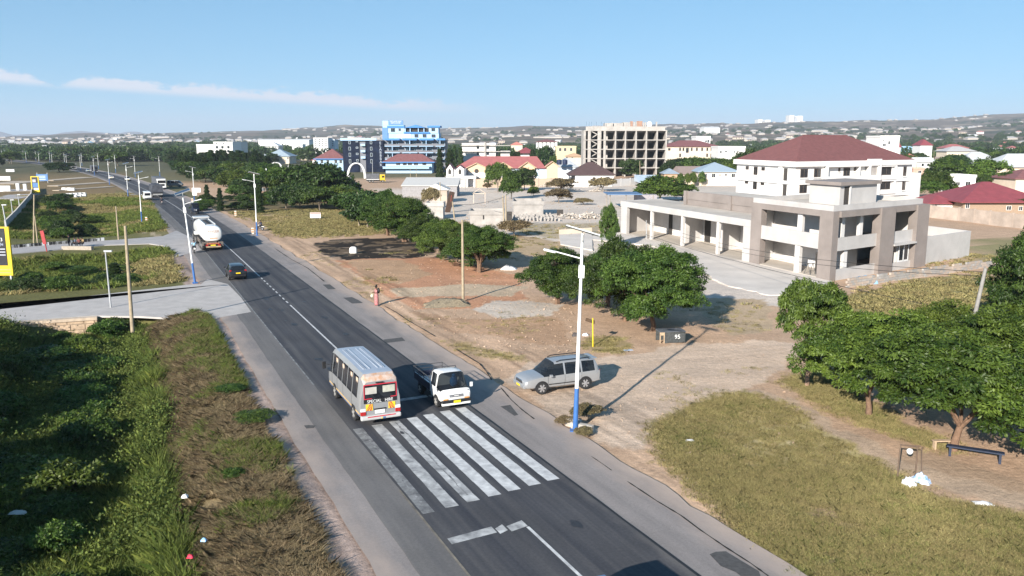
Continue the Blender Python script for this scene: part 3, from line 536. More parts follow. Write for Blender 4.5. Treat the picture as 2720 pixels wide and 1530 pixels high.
# stair box on the roof
sb = sk('stair_box', M_LG, [(4.3, 9.3, 6.2, 13.6, 6.93, 9.05)]); sk('box_slab', M_TAU, [(3.9, 9.8, 5.8, 14.0, 9.05, 9.42)], sb); sk('doorway', M_DARK, [(4.26, 4.4, 7.0, 7.9, 6.95, 8.9)], sb); sk('jamb', M_INW, [(4.1, 4.28, 7.9, 8.15, 6.93, 8.95)], sb)
# long single-storey wing along the street
sk('wing_roof', M_LG, [(13.7, 47.6, 0, .5, 4.1, 4.9), (47.1, 47.6, .5, 9.0, 4.1, 4.9)]); sk('wing_slab', M_SCR, [(13.7, 47.1, .5, 9.0, 4.35, 4.8)])
sk('wing_end_pier', M_LG, [(45.4, 47.4, .02, .6, -.3, 4.1)]); sk('wing_end_wall', M_LG, [(47.0, 47.4, .6, 9.0, -.3, 4.1)])
for s_ in (20.4, 29.0, 37.6): sk('pillar', M_INW, [(s_, s_+.5, .12, .55, 0, 4.1)])
sk('wing_pier', M_LG, [(13.75, 15.2, .05, .6, -.3, 4.1)])
sk('wing_back_wall', M_INW, [(13.7, 47.0, 6.2, 6.4, 0, 4.35)])
for s_ in (22.5, 31.5): sk('partition', M_INW, [(s_, s_+.2, 2.6, 6.2, 0, 4.35)])
sk('doorway', M_DARK, [(16.3, 17.4, 6.1, 6.21, .1, 3.2)]); sk('doorway', M_DARK, [(29.5, 30.9, 6.1, 6.21, .1, 3.6)]); sk('doorway', M_DARK, [(40.0, 41.0, 6.1, 6.21, .1, 3.2)])
sk('wing_floor', M_SCR, [(13.7, 47.3, .0, 6.2, -.3, .12)])
sk('rear_block', M_TAU, [(13.72, 37.0, 6.6, 16.0, 4.82, 6.3)]); rb = sk('rear_roof', M_SCR, [(13.9, 36.8, 6.8, 15.8, 6.3, 6.36)])
sk('rear_parapet', M_TAU, [(13.72, 37.0, 6.5, 6.75, 5.6, 6.75)]); sk('rear_pier', M_TAU, [(25.0, 25.8, 6.3, 6.58, 4.82, 6.72)]); sk('rear_pier', M_TAU, [(36.4, 37.2, 6.3, 6.58, 4.82, 6.78)])
sk('rear_wall', M_INW, [(13.72, 37.0, 15.7, 16.0, -.3, 4.82)])
# walled yard box at the side
sk('yard_wall', M_LG, [(.2, .45, 18.35, 30.2, ZB, 3.1), (.45, 12, 29.95, 30.2, ZB, 3.1), (12, 12.25, 18.35, 30.2, ZB, 3.1)]); sk('yard_wall_inner', M_INW, [(.46, .5, 18.36, 29.9, .2, 3.0)]); sk('yard_slab', M_SCR, [(.5, 11.9, 18.4, 29.9, -.3, 1.9)])
apts = [C0 + BQ*.2 - AS*.3, C0 + AS*48, C0 + AS*46 - BQ*9.5, g('V', 1640, 620), g('V', 1700, 655), g('V', 1790, 700), g('V', 1850, 725), g('V', 1935, 745), g('V', 2060, 728)]; app = []; rg = random.Random(6)
for k in range(len(apts)):
    p0, p1 = apts[k], apts[(k + 1) % len(apts)]; m_ = max(1, int((p1 - p0).length / .8))
    for i in range(m_): q = p0.lerp(p1, i / m_); j = (0 if k in (0, 8) or i == 0 else .35); app.append((q.x + rg.uniform(-j, j), q.y + rg.uniform(-j, j)))
ap = MB().prism(app, -.35, .10).build('forecourt', mat('forecourt_concrete', (.585, .53, .485), .9, .14, .25, detail=10)); ap['kind'] = 'structure'
# low block wall in front of the side facade
lw_ = thing('boundary_wall', 'low unplastered block wall along the side of the grey corner building', 'wall', g('Z6', 1450, 700)); P0 = g('Z6', 1480, 712); P1 = g('Z6', 2450, 572)
d_ = (P1 - P0); L_ = d_.length; lw_.location = P0; lw_.rotation_euler[2] = math.atan2(d_.y, d_.x)
rg = random.Random(8)
for r_ in range(5):
    x = -.25 * (r_ % 2)
    while x < L_ - .3:
        if not (r_ == 4 and rg.random() < .25): o = MB().box(x + .01, x + .49, -.11 + rg.uniform(-.012, .012), .11, -.3 + r_*.24 + .006, -.3 + r_*.24 + .232).build('block', M_BLOCK if rg.random() < .5 else M_WALLB, lw_)
        x += .5
# ---------------------------------------------------------------- white hotel block with maroon roof
wb = thing('apartment_building', 'white three-storey building with a large maroon hipped roof', 'building', (54.6, 162, 0)); WA = Vector((-.213, .977, 0)); WBv = Vector((.856, .517, 0))
def WQ(s, q, z): v = WA * s + WBv * q; return (v.x, v.y, z)
def wk(name, m, boxes, parent=wb, **k):
    b = MB(WQ)
    for q in boxes: b.box(*q)
    return b.build(name, m, parent, **k)
wk('wall', M_WHITE, [(0, 24, 0, 36.5, -.5, 9.0)]); wk('cornice', M_WHITE, [(-.7, 24.7, -.7, 37.2, 9.0, 10.0)]); 
for z_ in (3.0, 6.0): wk('floor_band', M_WHITE, [(-.35, -.003, 1, 36, z_ - .45, z_ + .2), (2, 23, -.35, -.003, z_ - .45, z_ + .2)])
b = MB(WQ); e0, e1, f0, f1 = -.5, 24.5, -.5, 36.9; zt = 10.0
b.add([(e0, f0, zt), (e1, f0, zt), (e1, f1, zt), (e0, f1, zt), (12, 11.0, 15.1), (12, 25.5, 15.1)], [(0, 1, 4), (1, 2, 5, 4), (2, 3, 5), (3, 0, 4, 5), (0, 3, 2, 1)])
wr = b.build('roof', M_REDR, wb)
tb = MB(WQ); nr = 30
for k in range(1, nr):                                     # tile courses on the two faces the street sees
    u = k / nr; z_ = zt + 5.1 * u; dz = .05; so_ = e0 + (12 - e0) * u; qa = f0 + (11 - f0) * u; qb = f1 + (25.5 - f1) * u
    tb.box(so_ - .10, so_ + .02, qa, qb, z_ - .03, z_ + dz); sa = e0 + (12 - e0) * u; sb_ = e1 + (12 - e1) * u; tb.box(sa, sb_, qa - .10, qa + .02, z_ - .03, z_ + dz)
tb.build('tile_course', M_REDR, wr); o = wk('ridge_cap', M_REDR, [(11.85, 12.15, 11, 25.5, 15.05, 15.25)], wr)
def wwin(face, u0, u1, z0, z1, frame=M_FRB, y=-.03):
    bx = lambda a, b_, c, d, e: ((y - e, .02, a, b_, c, d) if face == 'r' else (a, b_, y - e, .02, c, d))
    w_ = wk('window', frame, [bx(u0, u0+.1, z0, z1, .03), bx(u1-.1, u1, z0, z1, .03), bx(u0+.1, u1-.1, z0, z0+.1, .03), bx(u0+.1, u1-.1, z1-.1, z1, .03), bx((u0+u1)/2-.05, (u0+u1)/2+.05, z0+.1, z1-.1, .02)]); wk('pane', M_GLASS, [bx(u0+.05, u1-.05, z0+.05, z1-.05, 0)], w_)
    wk('sill', M_WHITE, [bx(u0-.2, u1+.2, z0-.22, z0-.02, .2)], w_)
for z_ in (3.9, 6.9):
    for u0, u1, h in ((1.3, 3.4, 1.7), (5.2, 7.2, 1.7), (12.4, 13.0, .7), (14.0, 16.0, 1.7), (17.2, 17.8, .7), (26.2, 29.4, 1.7)): wwin('r', u0, u1, z_ + (1.7 - h), z_ + 1.7)
    for u0, u1, h in ((18.6, 20.0, .7), (14.8, 16.4, 1.7), (11.8, 13.2, .7)): wwin('l', u0, u1, z_ + (1.7 - h), z_ + 1.7)
    wk('doorway', M_DARK, [(3.0, 4.4, -.02, .02, z_ - .7, z_ + 1.7)]); wk('side_fin', M_WHITE, [(4.5, 4.8, -1.3, -.003, z_ - 1, z_ + 2)])
    wk('balcony', M_WHITE, [(-1.3, -.36, 8.2, 24.0, z_ - 1.0, z_ + .1)]); wk('balcony_slab', M_WHITE, [(-1.28, -.36, 8.3, 24.0, z_ + 1.95, z_ + 2.2)])
    for q_ in (8.2, 17.9, 23.8): wk('balcony_fin', M_WHITE, [(-1.25, -.004, q_, q_ + .25, z_ + .1, z_ + 1.95)])
    wk('window_bay', M_WHITE, [(-.6, -.005, 25.0, 25.6, z_ - .9, z_ + 2), (-.6, -.005, 30.2, 30.8, z_ - .9, z_ + 2), (-.6, -.005, 25.6, 30.2, z_ + 1.75, z_ + 2), (-.6, -.005, 25.6, 30.2, z_ - .9, z_ - .1)])
    wwin('r', 33.5, 34.6, z_ - .3, z_ + 1.7)
wk('stair_panel', M_GREYC, [(-.9, -.004, 21.4, 24.2, 6.2, 9.0)]); wk('buttress', M_WHITE, [(-1.4, -.36, 20.9, 21.4, 2.6, 10.3), (-1.4, -.36, 24.2, 24.7, 2.6, 10.3), (-1.4, -.36, 21.4, 24.2, 9.0, 10.3)])
wk('side_block', M_WHITE, [(-1.5, 6, 36.5, 38.2, -.5, 7.2)])
# ---------------------------------------------------------------- concrete frame under construction
YF = 345.0; f0 = at('Z3', 1708, 625, YF); cf = thing('building_shell', 'bare concrete five-storey building frame with open bays and roof rebar', 'building', (f0.x, YF, 0)); ux = lambda x: at('Z3', x, 500, YF).x - f0.x; uz = lambda y: at('Z3', 1900, y, YF).z
zs = [0.2] + [uz(y) for y in (548, 455, 362, 268, 172)]; W_ = ux(2538); DP = 16.0; colx = [1708, 1760, 1868, 1918, 2022, 2122, 2228, 2332, 2438, 2530]
for z_ in zs[1:]: part('floor_slab', M_GREYC, cf, [(0, W_, 0, DP, z_ - .35, z_)])
for x in colx:
    u = ux(x)
    for z0, z1 in zip(zs[:-1], zs[1:]): part('column', M_GREYC, cf, [(u - .22, u + .28, .1, .6, z0 - .4 if z0 == zs[0] else z0, z1 - .35)])
for k, (x0, x1) in enumerate(zip(colx[3:-1], colx[4:])):
    for z0, z1 in zip(zs[:-1], zs[1:]):
        u0, u1 = ux(x0) + .28, ux(x1) - .22; part('partition', M_GREYC, cf, [(u1 - .02, u1 + .2, .6, 7.0, z0, z1 - .35)])
        part('back_wall', M_GREYC, cf, [(u0 - .4, u0 + (u1-u0)*.35, 5.0, 5.25, z0, z1 - .35), (u0 + (u1-u0)*.35, u1, 5.0, 5.25, z1 - 1.1, z1 - .35)])
part('rear_wall', M_GREYC, cf, [(0.3, W_ - .2, DP - .3, DP, 0, zs[-1] - .35)])
for z0, z1 in zip(zs[:-1], zs[1:]):
    part('infill', M_GREYC, cf, [(ux(1760) + .28, ux(1775), .2, .5, z0, z1 - .35), (ux(1842), ux(1868) - .22, .2, .5, z0, z1 - .35), (ux(1868) + .28, ux(1880), .2, .5, z0, z1 - .35), (ux(1902), ux(1918) - .22, .2, .5, z0, z1 - .35), (.28, ux(1725), .2, .5, z0, z1 - .35), (ux(1745), ux(1760) - .22, .2, .5, z0, z1 - .35)])
    zm = (z0 + z1) / 2; b = MB(); b.add([(ux(1772), .5, z1 - .5), (ux(1772), 1.6, z1 - .5), (ux(1840), 1.6, zm - .1), (ux(1840), .5, zm - .1), (ux(1772), .5, z1 - .1), (ux(1772), 1.6, z1 - .1), (ux(1840), 1.6, zm + .3), (ux(1840), .5, zm + .3)], [(0,1,2,3),(4,5,6,7),(0,1,5,4),(1,2,6,5),(2,3,7,6),(3,0,4,7)])
    b.add([(ux(1840), 1.7, zm - .1), (ux(1840), 2.8, zm - .1), (ux(1772), 2.8, z0 + .1), (ux(1772), 1.7, z0 + .1), (ux(1840), 1.7, zm + .3), (ux(1840), 2.8, zm + .3), (ux(1772), 2.8, z0 + .5), (ux(1772), 1.7, z0 + .5)], [(0,1,2,3),(4,5,6,7),(0,1,5,4),(1,2,6,5),(2,3,7,6),(3,0,4,7)]); b.build('stair_flight', M_GREYC, cf)
    part('infill', M_GREYC, cf, [(W_ - .3, W_, .6, DP - .3, z0, z1 - .35), (0, .3, .6, DP - .3, z0, z1 - .35)])
part('parapet', M_GREYC, cf, [(ux(1725), ux(2520), 1, 1.3, zs[-1], uz(135)), (ux(1920), ux(2110), 3, 9, uz(135), uz(100)), (ux(2105), ux(2160), 3, 8, zs[-1], uz(92))])
for x, y in ((2160, 92), (2205, 88), (2225, 85), (2300, 95), (2430, 88), (1985, 98), (2320, 92)): part('roof_post', M_GREYC, cf, [(ux(x), ux(x) + .55, 2, 2.6, uz(135), uz(y))])
part('brick_panel', mat('brick_raw', (.33, .2, .15), .95, .25, 2), cf, [(ux(2170), ux(2200), 2.2, 2.5, zs[-1], uz(82)), (ux(2240), ux(2295), 2.2, 2.5, zs[-1], uz(80))])
for x in (1730, 1758, 1780, 1830, 1880, 1912): MB().tube((ux(x), 1.2, zs[-1]), (ux(x), 1.2, uz(88)), .06, n=5).build('rebar', mat('rebar', (.12, .2, .3), .7), cf)
MB().ball((ux(2370), 3, uz(118)), (1.1, .4, 1.4), 12, 8).build('satellite_dish', M_WHITE, cf, smooth=True)
# ---------------------------------------------------------------- blue hotel
YH = 397.0; h0 = at('X3', 260, 1250, YH); ho = thing('hotel', 'tall blue and white hotel with balconies and a black glass wing', 'hotel', (h0.x, YH, 0)); hx = lambda x: at('X3', x, 900, YH).x - h0.x; hz = lambda y: at('X3', 1000, y, YH).z
M_HB = mat('hotel_blue_trim', (.05, .20, .48), .6, .1); M_HL = mat('hotel_pale_blue', (.36, .52, .70), .8, .06); M_HD = mat('hotel_black_glass', (.012, .017, .035), .25, .5, .35, spec=.12); M_HG = mat('hotel_grey', (.17, .175, .20), .8, .15); M_SIGN = mat('hotel_sign_blue', (.10, .22, .42), .6)
part('glass_wing', M_HD, ho, [(0, hx(590), 0, 14, -.3, hz(585)), (hx(735), hx(1120), 0, 14, -.3, hz(585))]); part('wing_parapet', M_HL, ho, [(-.9, hx(975), -.6, .1, hz(590), hz(540))]); part('balcony_core', M_HG, ho, [(hx(590), hx(735), .8, 14, -.3, hz(585))])
for y in (705, 840, 975): part('balcony', M_HL, ho, [(hx(640), hx(735), -1.0, .8, hz(y), hz(y - 45))])
for y0, y1 in ((1075, 990), (935, 855), (800, 725), (665, 600)):
    for x0, x1 in ((375, 420), (835, 880)): window(ho, hx(x0), hx(x1), hz(y0), hz(y1), -.02, mat('window_frame_grey', (.35, .4, .45), .6), mull=0, f=.14)
    window(ho, hx(530), hx(580), hz(y0 - 40), hz(y1), -.02, MATS['window_frame_grey'], mull=0, f=.16)
M_NEON = mat('sign_letters_grey', (.35, .4, .48), .6)
for k, ch in enumerate('ELABBBAR'): text(ch, 1.75, M_NEON, ho, (hx(1055), -.08, hz(645 + 67 * k)), (R(90), 0, 0))
part('core', M_HG, ho, [(hx(1120), hx(2430), 2.5, 18, -.3, hz(575))])
part('cornice', M_HB, ho, [(hx(1150), hx(1470), -.9, 3, hz(585), hz(545)), (hx(1530), hx(1835), -.9, 3, hz(585), hz(545)), (hx(1890), hx(2195), -.9, 3, hz(585), hz(545)), (hx(2255), hx(2440), -.9, 3, hz(585), hz(545))])
for y in (712, 852, 990):
    for x0, x1 in ((1150, 1470), (1525, 1845), (1885, 2185), (2240, 2420)):
        part('balcony_slab', M_HL, ho, [(hx(x0), hx(x1), -.9, 2.5, hz(y + 6), hz(y - 8))]); part('balcony_rail', M_HG, ho, [(hx(x0), hx(x1), -.85, -.7, hz(y - 8), hz(y - 48))])
        part('divider', M_HL, ho, [(hx((x0+x1)/2) - .15, hx((x0+x1)/2) + .15, -.7, 2.5, hz(y - 8), hz(y - 125))])
        for xc in ((x0*.7 + x1*.3), (x0*.25 + x1*.75)): window(ho, hx(xc) - .9, hx(xc) + .9, hz(y - 10), hz(y - 105), 2.45, M_HL, mull=1, f=.12)
up_ = part('upper_block', M_HL, ho, [(hx(1200), hx(2290), 3.5, 16, hz(575), hz(430))]); part('upper_storey', M_HL, ho, [(hx(1200), hx(1560), 3.2, 16, hz(430), hz(315))]); part('stair_tower', M_SIGN, ho, [(hx(1080), hx(1200), 3, 10, hz(575), hz(310))])
part('tower_head', M_HL, ho, [(hx(1090), hx(1540), 3.4, 10, hz(315), hz(255))]); part('upper_storey', M_HL, ho, [(hx(2080), hx(2285), 3.2, 12, hz(430), hz(310))]); part('roof_trim', M_HB, ho, [(hx(2050), hx(2325), 2.6, 12.5, hz(310), hz(270)), (hx(1190), hx(1560), 2.8, 3.4, hz(318), hz(270)), (hx(1540), hx(2100), 2.8, 3.4, hz(440), hz(405))])
part('roof_terrace', M_DARK, ho, [(hx(1560), hx(2080), 4.5, 12, hz(430), hz(320))]); b = MB()
b.add([(hx(1560), 2.6, hz(315)), (hx(2000), 2.6, hz(315)), (hx(2000), 12, hz(315)), (hx(1560), 12, hz(315)), (hx(1800), 2.6, hz(250)), (hx(1800), 12, hz(250))], [(0,1,4),(1,2,5,4),(2,3,5),(3,0,4,5),(0,3,2,1)]); b.build('terrace_roof', M_HB, ho)
for x in (1565, 1670, 1845, 1965): part('terrace_post', M_HL, ho, [(hx(x), hx(x) + .4, 3.4, 3.8, hz(405), hz(315))])
for x0, x1, y0, y1 in ((1265, 1355, 405, 325), (1430, 1480, 385, 330), (2135, 2215, 390, 320), (1770, 1845, 520, 455), (1945, 2020, 520, 455), (2135, 2215, 520, 455)): window(ho, hx(x0), hx(x1), hz(y0), hz(y1), 3.15, M_HG, f=.12)
part('white_banner', M_WHITE, ho, [(hx(1400), hx(1690), 3.3, 3.45, hz(535), hz(450))])
sg = part('roof_sign', M_SIGN, ho, [(hx(1215), hx(1530), 3.2, 3.8, hz(255), hz(155))]); part('sign_side', M_HL, sg, [(hx(1090), hx(1214), 3.3, 8, hz(255), hz(165))])
text('MIDLAND INN', .82, M_WHITE, sg, (hx(1372), 3.15, hz(178)), (R(90), 0, 0)); text('VIEW HOTEL', .82, M_WHITE, sg, (hx(1372), 3.15, hz(213)), (R(90), 0, 0))
hp = H('hotel_pavilion', 'low blue-trimmed hotel pavilion with maroon roof before the balconies', 'building', 'X3', 1160, 2150, 1050, 875, 385, 10, M_HL, M_REDR, [(x, 1090, 90, 70) for x in (1430, 1570, 1680, 1810, 1990)], fasc=M_HB, ov=1.4, mull=2); part('terrace', M_HL, hp, [(-1, 20, -2.2, -.2, 2.0, 2.9), (-1.2, 20.5, -2.5, 0, 2.9, 3.05)])
H('hotel_wing', 'blue and white hotel wing with maroon roof left of black glass', 'building', 'Z2', 1360, 1640, 462, 360, 405, 14, M_HL, M_REDR, [(x, 490, 26, 36) for x in (1420, 1480, 1560, 1610)], fasc=M_HB, ov=1)
# ---------------------------------------------------------------- row of gabled halls with faded red roof
YC = 272.0; c0_ = at('X4', 470, 700, YC); ch = thing('hall', 'long peach hall with faded red roof, four gables and round windows', 'building', (c0_.x, YC, 0)); cu = lambda x: at('X4', x, 600, YC).x - c0_.x; cz = lambda y: at('X4', 1500, y, YC).z
M_PEA = mat('paint_peach', (.68, .47, .31), .85, .07); M_PEW = mat('paint_pale_blue', (.56, .62, .68), .85, .07); M_PGR = mat('plaster_grey_white', (.62, .60, .58), .9, .1)
ez = cz(450); rzg = at('X4', 1400, 238, YC + 8).z
part('wall', M_PEW, ch, [(cu(470), cu(2120), 1.2, 15, -.3, ez)]); b = MB()
b.add([(cu(440), .3, ez - .1), (cu(2110), .3, ez - .1), (cu(2110), 16, ez - .1), (cu(440), 16, ez - .1), (cu(790), 8, rzg), (cu(1950), 8, rzg)], [(0,1,5,4),(1,2,5),(2,3,4,5),(3,0,4),(0,3,2,1)]); rf = b.build('roof', M_PINKR, ch)
for xa, xb, yp in ((700, 1020, 372), (1200, 1470, 362), (1640, 1900, 352), (2115, 2320, 345)):
    ua, ub, zp, zw = cu(xa), cu(xb), cz(yp), cz(440 if xa < 2000 else 420); um = (ua + ub) / 2
    b = MB(); b.add([(ua, 0, -.3), (ub, 0, -.3), (ub, 0, zw), (um, 0, zp), (ua, 0, zw), (ua, 1.2, -.3), (ub, 1.2, -.3), (ub, 1.2, zw), (um, 1.2, zp), (ua, 1.2, zw)], [(0,1,2,3,4),(0,5,6,1),(1,6,7,2),(2,7,8,3),(3,8,9,4),(4,9,5,0)]); gw = b.build('gable_wall', M_PEA, ch)
    if xa < 2000: MB().lathe([(cu(1000) - cu(960), -.05), (cu(1000) - cu(960), .01)], (um - .1, 0, cz(505)), 'y', 16).build('round_window', M_DARK, gw); part('render_band', M_PGR, gw, [(ua + .02, ub - .02, -.04, 0, 2.4, cz(530))]); MB().lathe([(.55, -.06), (.55, .01)], (um + .2, 0, 1.6), 'y', 14).build('round_window', M_DARK, gw)
    b = MB(); e = .55; b.add([(ua - e, -.5, zw - .25), (um, -.5, zp + .15), (um, 7, zp + .15), (ua - e, 7, zw - .25), (ub + e, -.5, zw - .25), (ub + e, 7, zw - .25), (ua - e, -.5, zw - .1), (um, -.5, zp + .32), (um, 7, zp + .32), (ua - e, 7, zw - .1), (ub + e, -.5, zw - .1), (ub + e, 7, zw - .1)], [(0,1,2,3),(1,4,5,2),(6,7,8,9),(7,10,11,8),(0,1,7,6),(1,4,10,7),(3,0,6,9),(4,5,11,10)]); b.build('gable_roof', M_PINKR, ch)
    b = MB(); b.path([(ua - e, -.55, zw - .16), (um, -.55, zp + .24), (ub + e, -.55, zw - .16)], .13, 6); b.build('barge_board', mat('barge_tan', (.55, .42, .27), .8), ch)
for x in (1180, 1600, 2010): part('bay_door', mat('bay_blue', (.45, .60, .72), .7, .08), ch, [(cu(x - 60), cu(x + 70), 1.12, 1.2, .3, cz(480))])
cp_ = thing('chapel_porch', 'white porch building with arched openings beside the peach hall', 'building', (at('X4', 290, 800, 262).x, 262, 0)); pu = lambda x: at('X4', x, 600, 262).x - cp_.location.x; pz = lambda y: at('X4', 500, y, 262).z
part('wall', M_WHITE, cp_, [(0, pu(830), 3, 9, -.3, pz(600)), (pu(300), pu(640), 3.2, 9, pz(600), pz(470))])
for x in (540, 600, 655, 800): part('pillar', M_WHITE, cp_, [(pu(x), pu(x) + .7, 0, .7, -.3, pz(640))])
part('porch_roof', M_WHITE, cp_, [(pu(520), pu(840), -.3, 3, pz(640), pz(595))])
for xa, xb, yp in ((300, 420, 380), (470, 620, 410)):
    ua, ub = pu(xa), pu(xb); um = (ua + ub) / 2; b = MB(); b.add([(ua, 2.4, pz(600)), (ub, 2.4, pz(600)), (ub, 2.4, pz(470)), (um, 2.4, pz(yp)), (ua, 2.4, pz(470)), (ua, 3.2, pz(600)), (ub, 3.2, pz(600)), (ub, 3.2, pz(470)), (um, 3.2, pz(yp)), (ua, 3.2, pz(470))], [(0,1,2,3,4),(0,5,6,1),(1,6,7,2),(2,7,8,3),(3,8,9,4),(4,9,5,0)]); gw = b.build('gable_wall', M_WHITE, cp_)
    b = MB(); b.add([(um - .45, 2.34, pz(565)), (um + .45, 2.34, pz(565)), (um + .45, 2.34, pz(500)), (um, 2.34, pz(460)), (um - .45, 2.34, pz(500))], [(0,1,2,3,4)]); b.build('pointed_window', M_DARK, gw)
    b = MB(); b.add([(ua - .4, 1.9, pz(480)), (um, 1.9, pz(yp - 12)), (ub + .4, 1.9, pz(480)), (ua - .4, 9, pz(480)), (um, 9, pz(yp - 12)), (ub + .4, 9, pz(480))], [(0,1,4,3),(1,2,5,4)]); b.build('gable_roof', M_PINKR, cp_)
# ---------------------------------------------------------------- houses and sheds of the middle distance
H('house', 'white bungalow with dark brown hipped roof beside the concrete frame', 'house', 'Z3', 1570, 2010, 625, 492, 288, 13, M_WHITE, M_BRWNR, [(1600, 650, 40, 40), (1810, 665, 32, 40), (1885, 655, 14, 26), (1950, 660, 34, 36)], ov=.7, frame=M_FRB)
o = H('storehouse', 'pale grey storehouse with low white roof behind the peach hall', 'building', 'Z3', 1440, 1650, 545, 450, 300, 20, M_PEW, M_GREYR, (), kind='hip', ov=.4)
wt = thing('water_tank', 'pair of dark blue plastic water tanks on the storehouse roof', 'tank', (at('Z3', 1460, 520, 296).x, 296, at('Z3', 1460, 520, 296).z)); MT = mat('tank_blue', (.02, .03, .07), .5)
for dx in (0, 2.0): MB().lathe([(.85, 0), (.9, .2), (.9, 1.5), (.55, 1.75), (.3, 1.8)], (dx, 0, 0), n=14).build('barrel', MT, wt, smooth=True)
H('house', 'cream three-storey building with dark red roof right of the concrete frame', 'building', 'Z4', 765, 1390, 495, 420, 410, 16, M_CREAM, M_REDR, [(x, 528, 22, 40) for x in (935, 975, 1075, 1137, 1200, 1262, 1312, 1355)] + [(x, 600, 22, 42) for x in (935, 1260, 1310, 1355)] + [(1022, 540, 36, 60), (805, 528, 30, 30)], ov=.9, frame=M_FRB)
H('house', 'bright white flat-roofed house behind the cream building', 'house', 'Z4', 1130, 1300, 385, 380, 450, 12, M_WHITE, M_GREYR, [(1248, 430, 26, 26), (1275, 430, 26, 40)], kind='flat')
H('house', 'white modern house with flat roof between trees and maroon roof', 'house', 'Z4', 1400, 1720, 510, 480, 380, 14, M_WHITE, M_GREYR, [(1425, 560, 26, 40), (1485, 555, 36, 18), (1590, 560, 20, 30)], kind='flat')
H('house', 'cream house under a blue-grey metal roof beside the white building', 'house', 'Z4', 1165, 1640, 800, 680, 270, 13, M_CREAM, mat('roof_blue_grey', (.30, .37, .44), .55, .12), [(1160, 840, 26, 50), (1240, 840, 40, 50), (1338, 840, 46, 50), (1415, 835, 22, 26), (1485, 832, 30, 30), (1575, 840, 46, 46)], ov=.6)
H('hut', 'small brick hut with grey hipped roof by the grey-roofed house', 'hut', 'Z4', 745, 905, 822, 755, 275, 6, mat('brick_tan', (.45, .3, .2), .9, .15), mat('roof_slate', (.25, .30, .36), .6), (), ov=.5)
H('shed', 'tin shed with pale blue patched roof behind the yard wall', 'shed', 'Z4', 450, 690, 925, 840, 262, 9, M_BLOCK, mat('roof_tin_pale', (.48, .56, .64), .5, .25, 1.5), (), kind='shed', ov=.4)
o = H('house', 'unfinished flat-roofed concrete house behind the peach hall', 'building', 'Z3', 482, 820, 318, 300, 440, 18, M_PGR, M_GREYC, [(642, 342, 24, 40), (742, 342, 24, 40), (642, 405, 24, 36), (742, 405, 24, 36), (840, 405, 20, 30)], kind='flat', frame=M_DARK, mull=0)
for y in (325, 385):
    a = at('Z3', 470, y, 439); b_ = at('Z3', 970, y, 439); part('floor_slab', M_GREYC, o, [(a.x - o.location.x, b_.x - o.location.x, -1.2, 10, a.z - .35, a.z)])
a = at('Z3', 705, 400, 439); part('column', M_GREYC, o, [(a.x - o.location.x, a.x - o.location.x + .8, -.8, 0, 0, 14)]); a = at('Z3', 965, 400, 439); part('side_block', M_PGR, o, [(20, a.x - o.location.x, 1, 16, 0, 9.5)])
H('house', 'house with bright red hipped roof behind the peach hall', 'house', 'Z3', 1060, 1190, 405, 345, 500, 14, M_WHITE, M_RED2, [(1085, 415, 14, 16), (1160, 415, 14, 16)], ov=2.5)
H('house', 'white three-storey house with dull red roof far behind the hall', 'house', 'Z3', 1232, 1440, 292, 263, 620, 16, M_WHITE, M_REDR, [(x, y, 12, 16) for x in (1250, 1290, 1330, 1370, 1410) for y in (303, 322, 340)], ov=.8)
H('house', 'yellow-cream house with columned veranda left of the concrete frame', 'house', 'Z3', 1430, 1630, 345, 330, 480, 12, mat('wall_yellow', (.66, .52, .32), .85), M_ORGR, [(1470, 368, 26, 34), (1520, 368, 26, 34), (1580, 368, 26, 34)], kind='flat')
H('house', 'small house with tan tiled roof left of the concrete frame', 'house', 'Z3', 1545, 1690, 440, 402, 390, 11, M_CREAM, M_ORGR, [(1590, 450, 14, 14)], ov=.8)
H('house', 'salmon-roofed house among trees behind the concrete house', 'house', 'Z3', 975, 1090, 322, 288, 640, 14, M_CREAM, mat('roof_salmon', (.52, .2, .16), .7), ())
H('apartment_block', 'white six-storey apartment block on the plain left of hotel', 'building', 'Z2', 1335, 1480, 258, 250, 640, 16, M_WHITE, M_GREYR, [(x, y, 14, 14) for x in (1360, 1395, 1430, 1462) for y in (270, 290, 310, 330)], kind='flat', mull=0)
H('apartment_block', 'blue-grey block beside the white apartment block', 'building', 'Z2', 1482, 1548, 275, 268, 650, 14, M_PEW, M_GREYR, [(x, y, 12, 12) for x in (1500, 1530) for y in (290, 310, 330)], kind='flat', mull=0)
H('apartment_block', 'terraced white unfinished building rising above the roadside cypresses', 'building', 'Z2', 330, 520, 300, 296, 560, 18, M_WHITE, M_GREYR, [(x, y, 22, 26) for x in (365, 420, 480) for y in (345, 385)] + [(360, 310, 14, 10), (430, 310, 14, 10)], kind='flat', frame=M_DARK, mull=0)
H('apartment_block', 'long low white building left of the terraced white one', 'building', 'Z2', 158, 330, 325, 318, 600, 16, M_WHITE, M_GREYR, [(x, 335, 14, 8) for x in (180, 220, 260, 300)], kind='flat')
H('apartment_block', 'grey unfinished block right of the terraced white one', 'building', 'Z2', 500, 605, 300, 292, 640, 16, M_PGR, M_GREYR, [(x, y, 14, 10) for x in (525, 555, 585) for y in (312, 330)], kind='flat', frame=M_DARK, mull=0)
H('house', 'large house with pale blue-grey hipped roof left of hotel', 'house', 'Z2', 845, 1090, 438, 365, 560, 18, M_CREAM, mat('roof_pale_slate', (.33, .40, .46), .5), [(1078, 455, 14, 20)], ov=1.0)
H('house', 'white-roofed bungalow on the plain behind the blue-grey roof', 'house', 'Z2', 850, 980, 335, 293, 900, 18, M_WHITE, mat('roof_white', (.66, .66, .66), .6), (), ov=1)
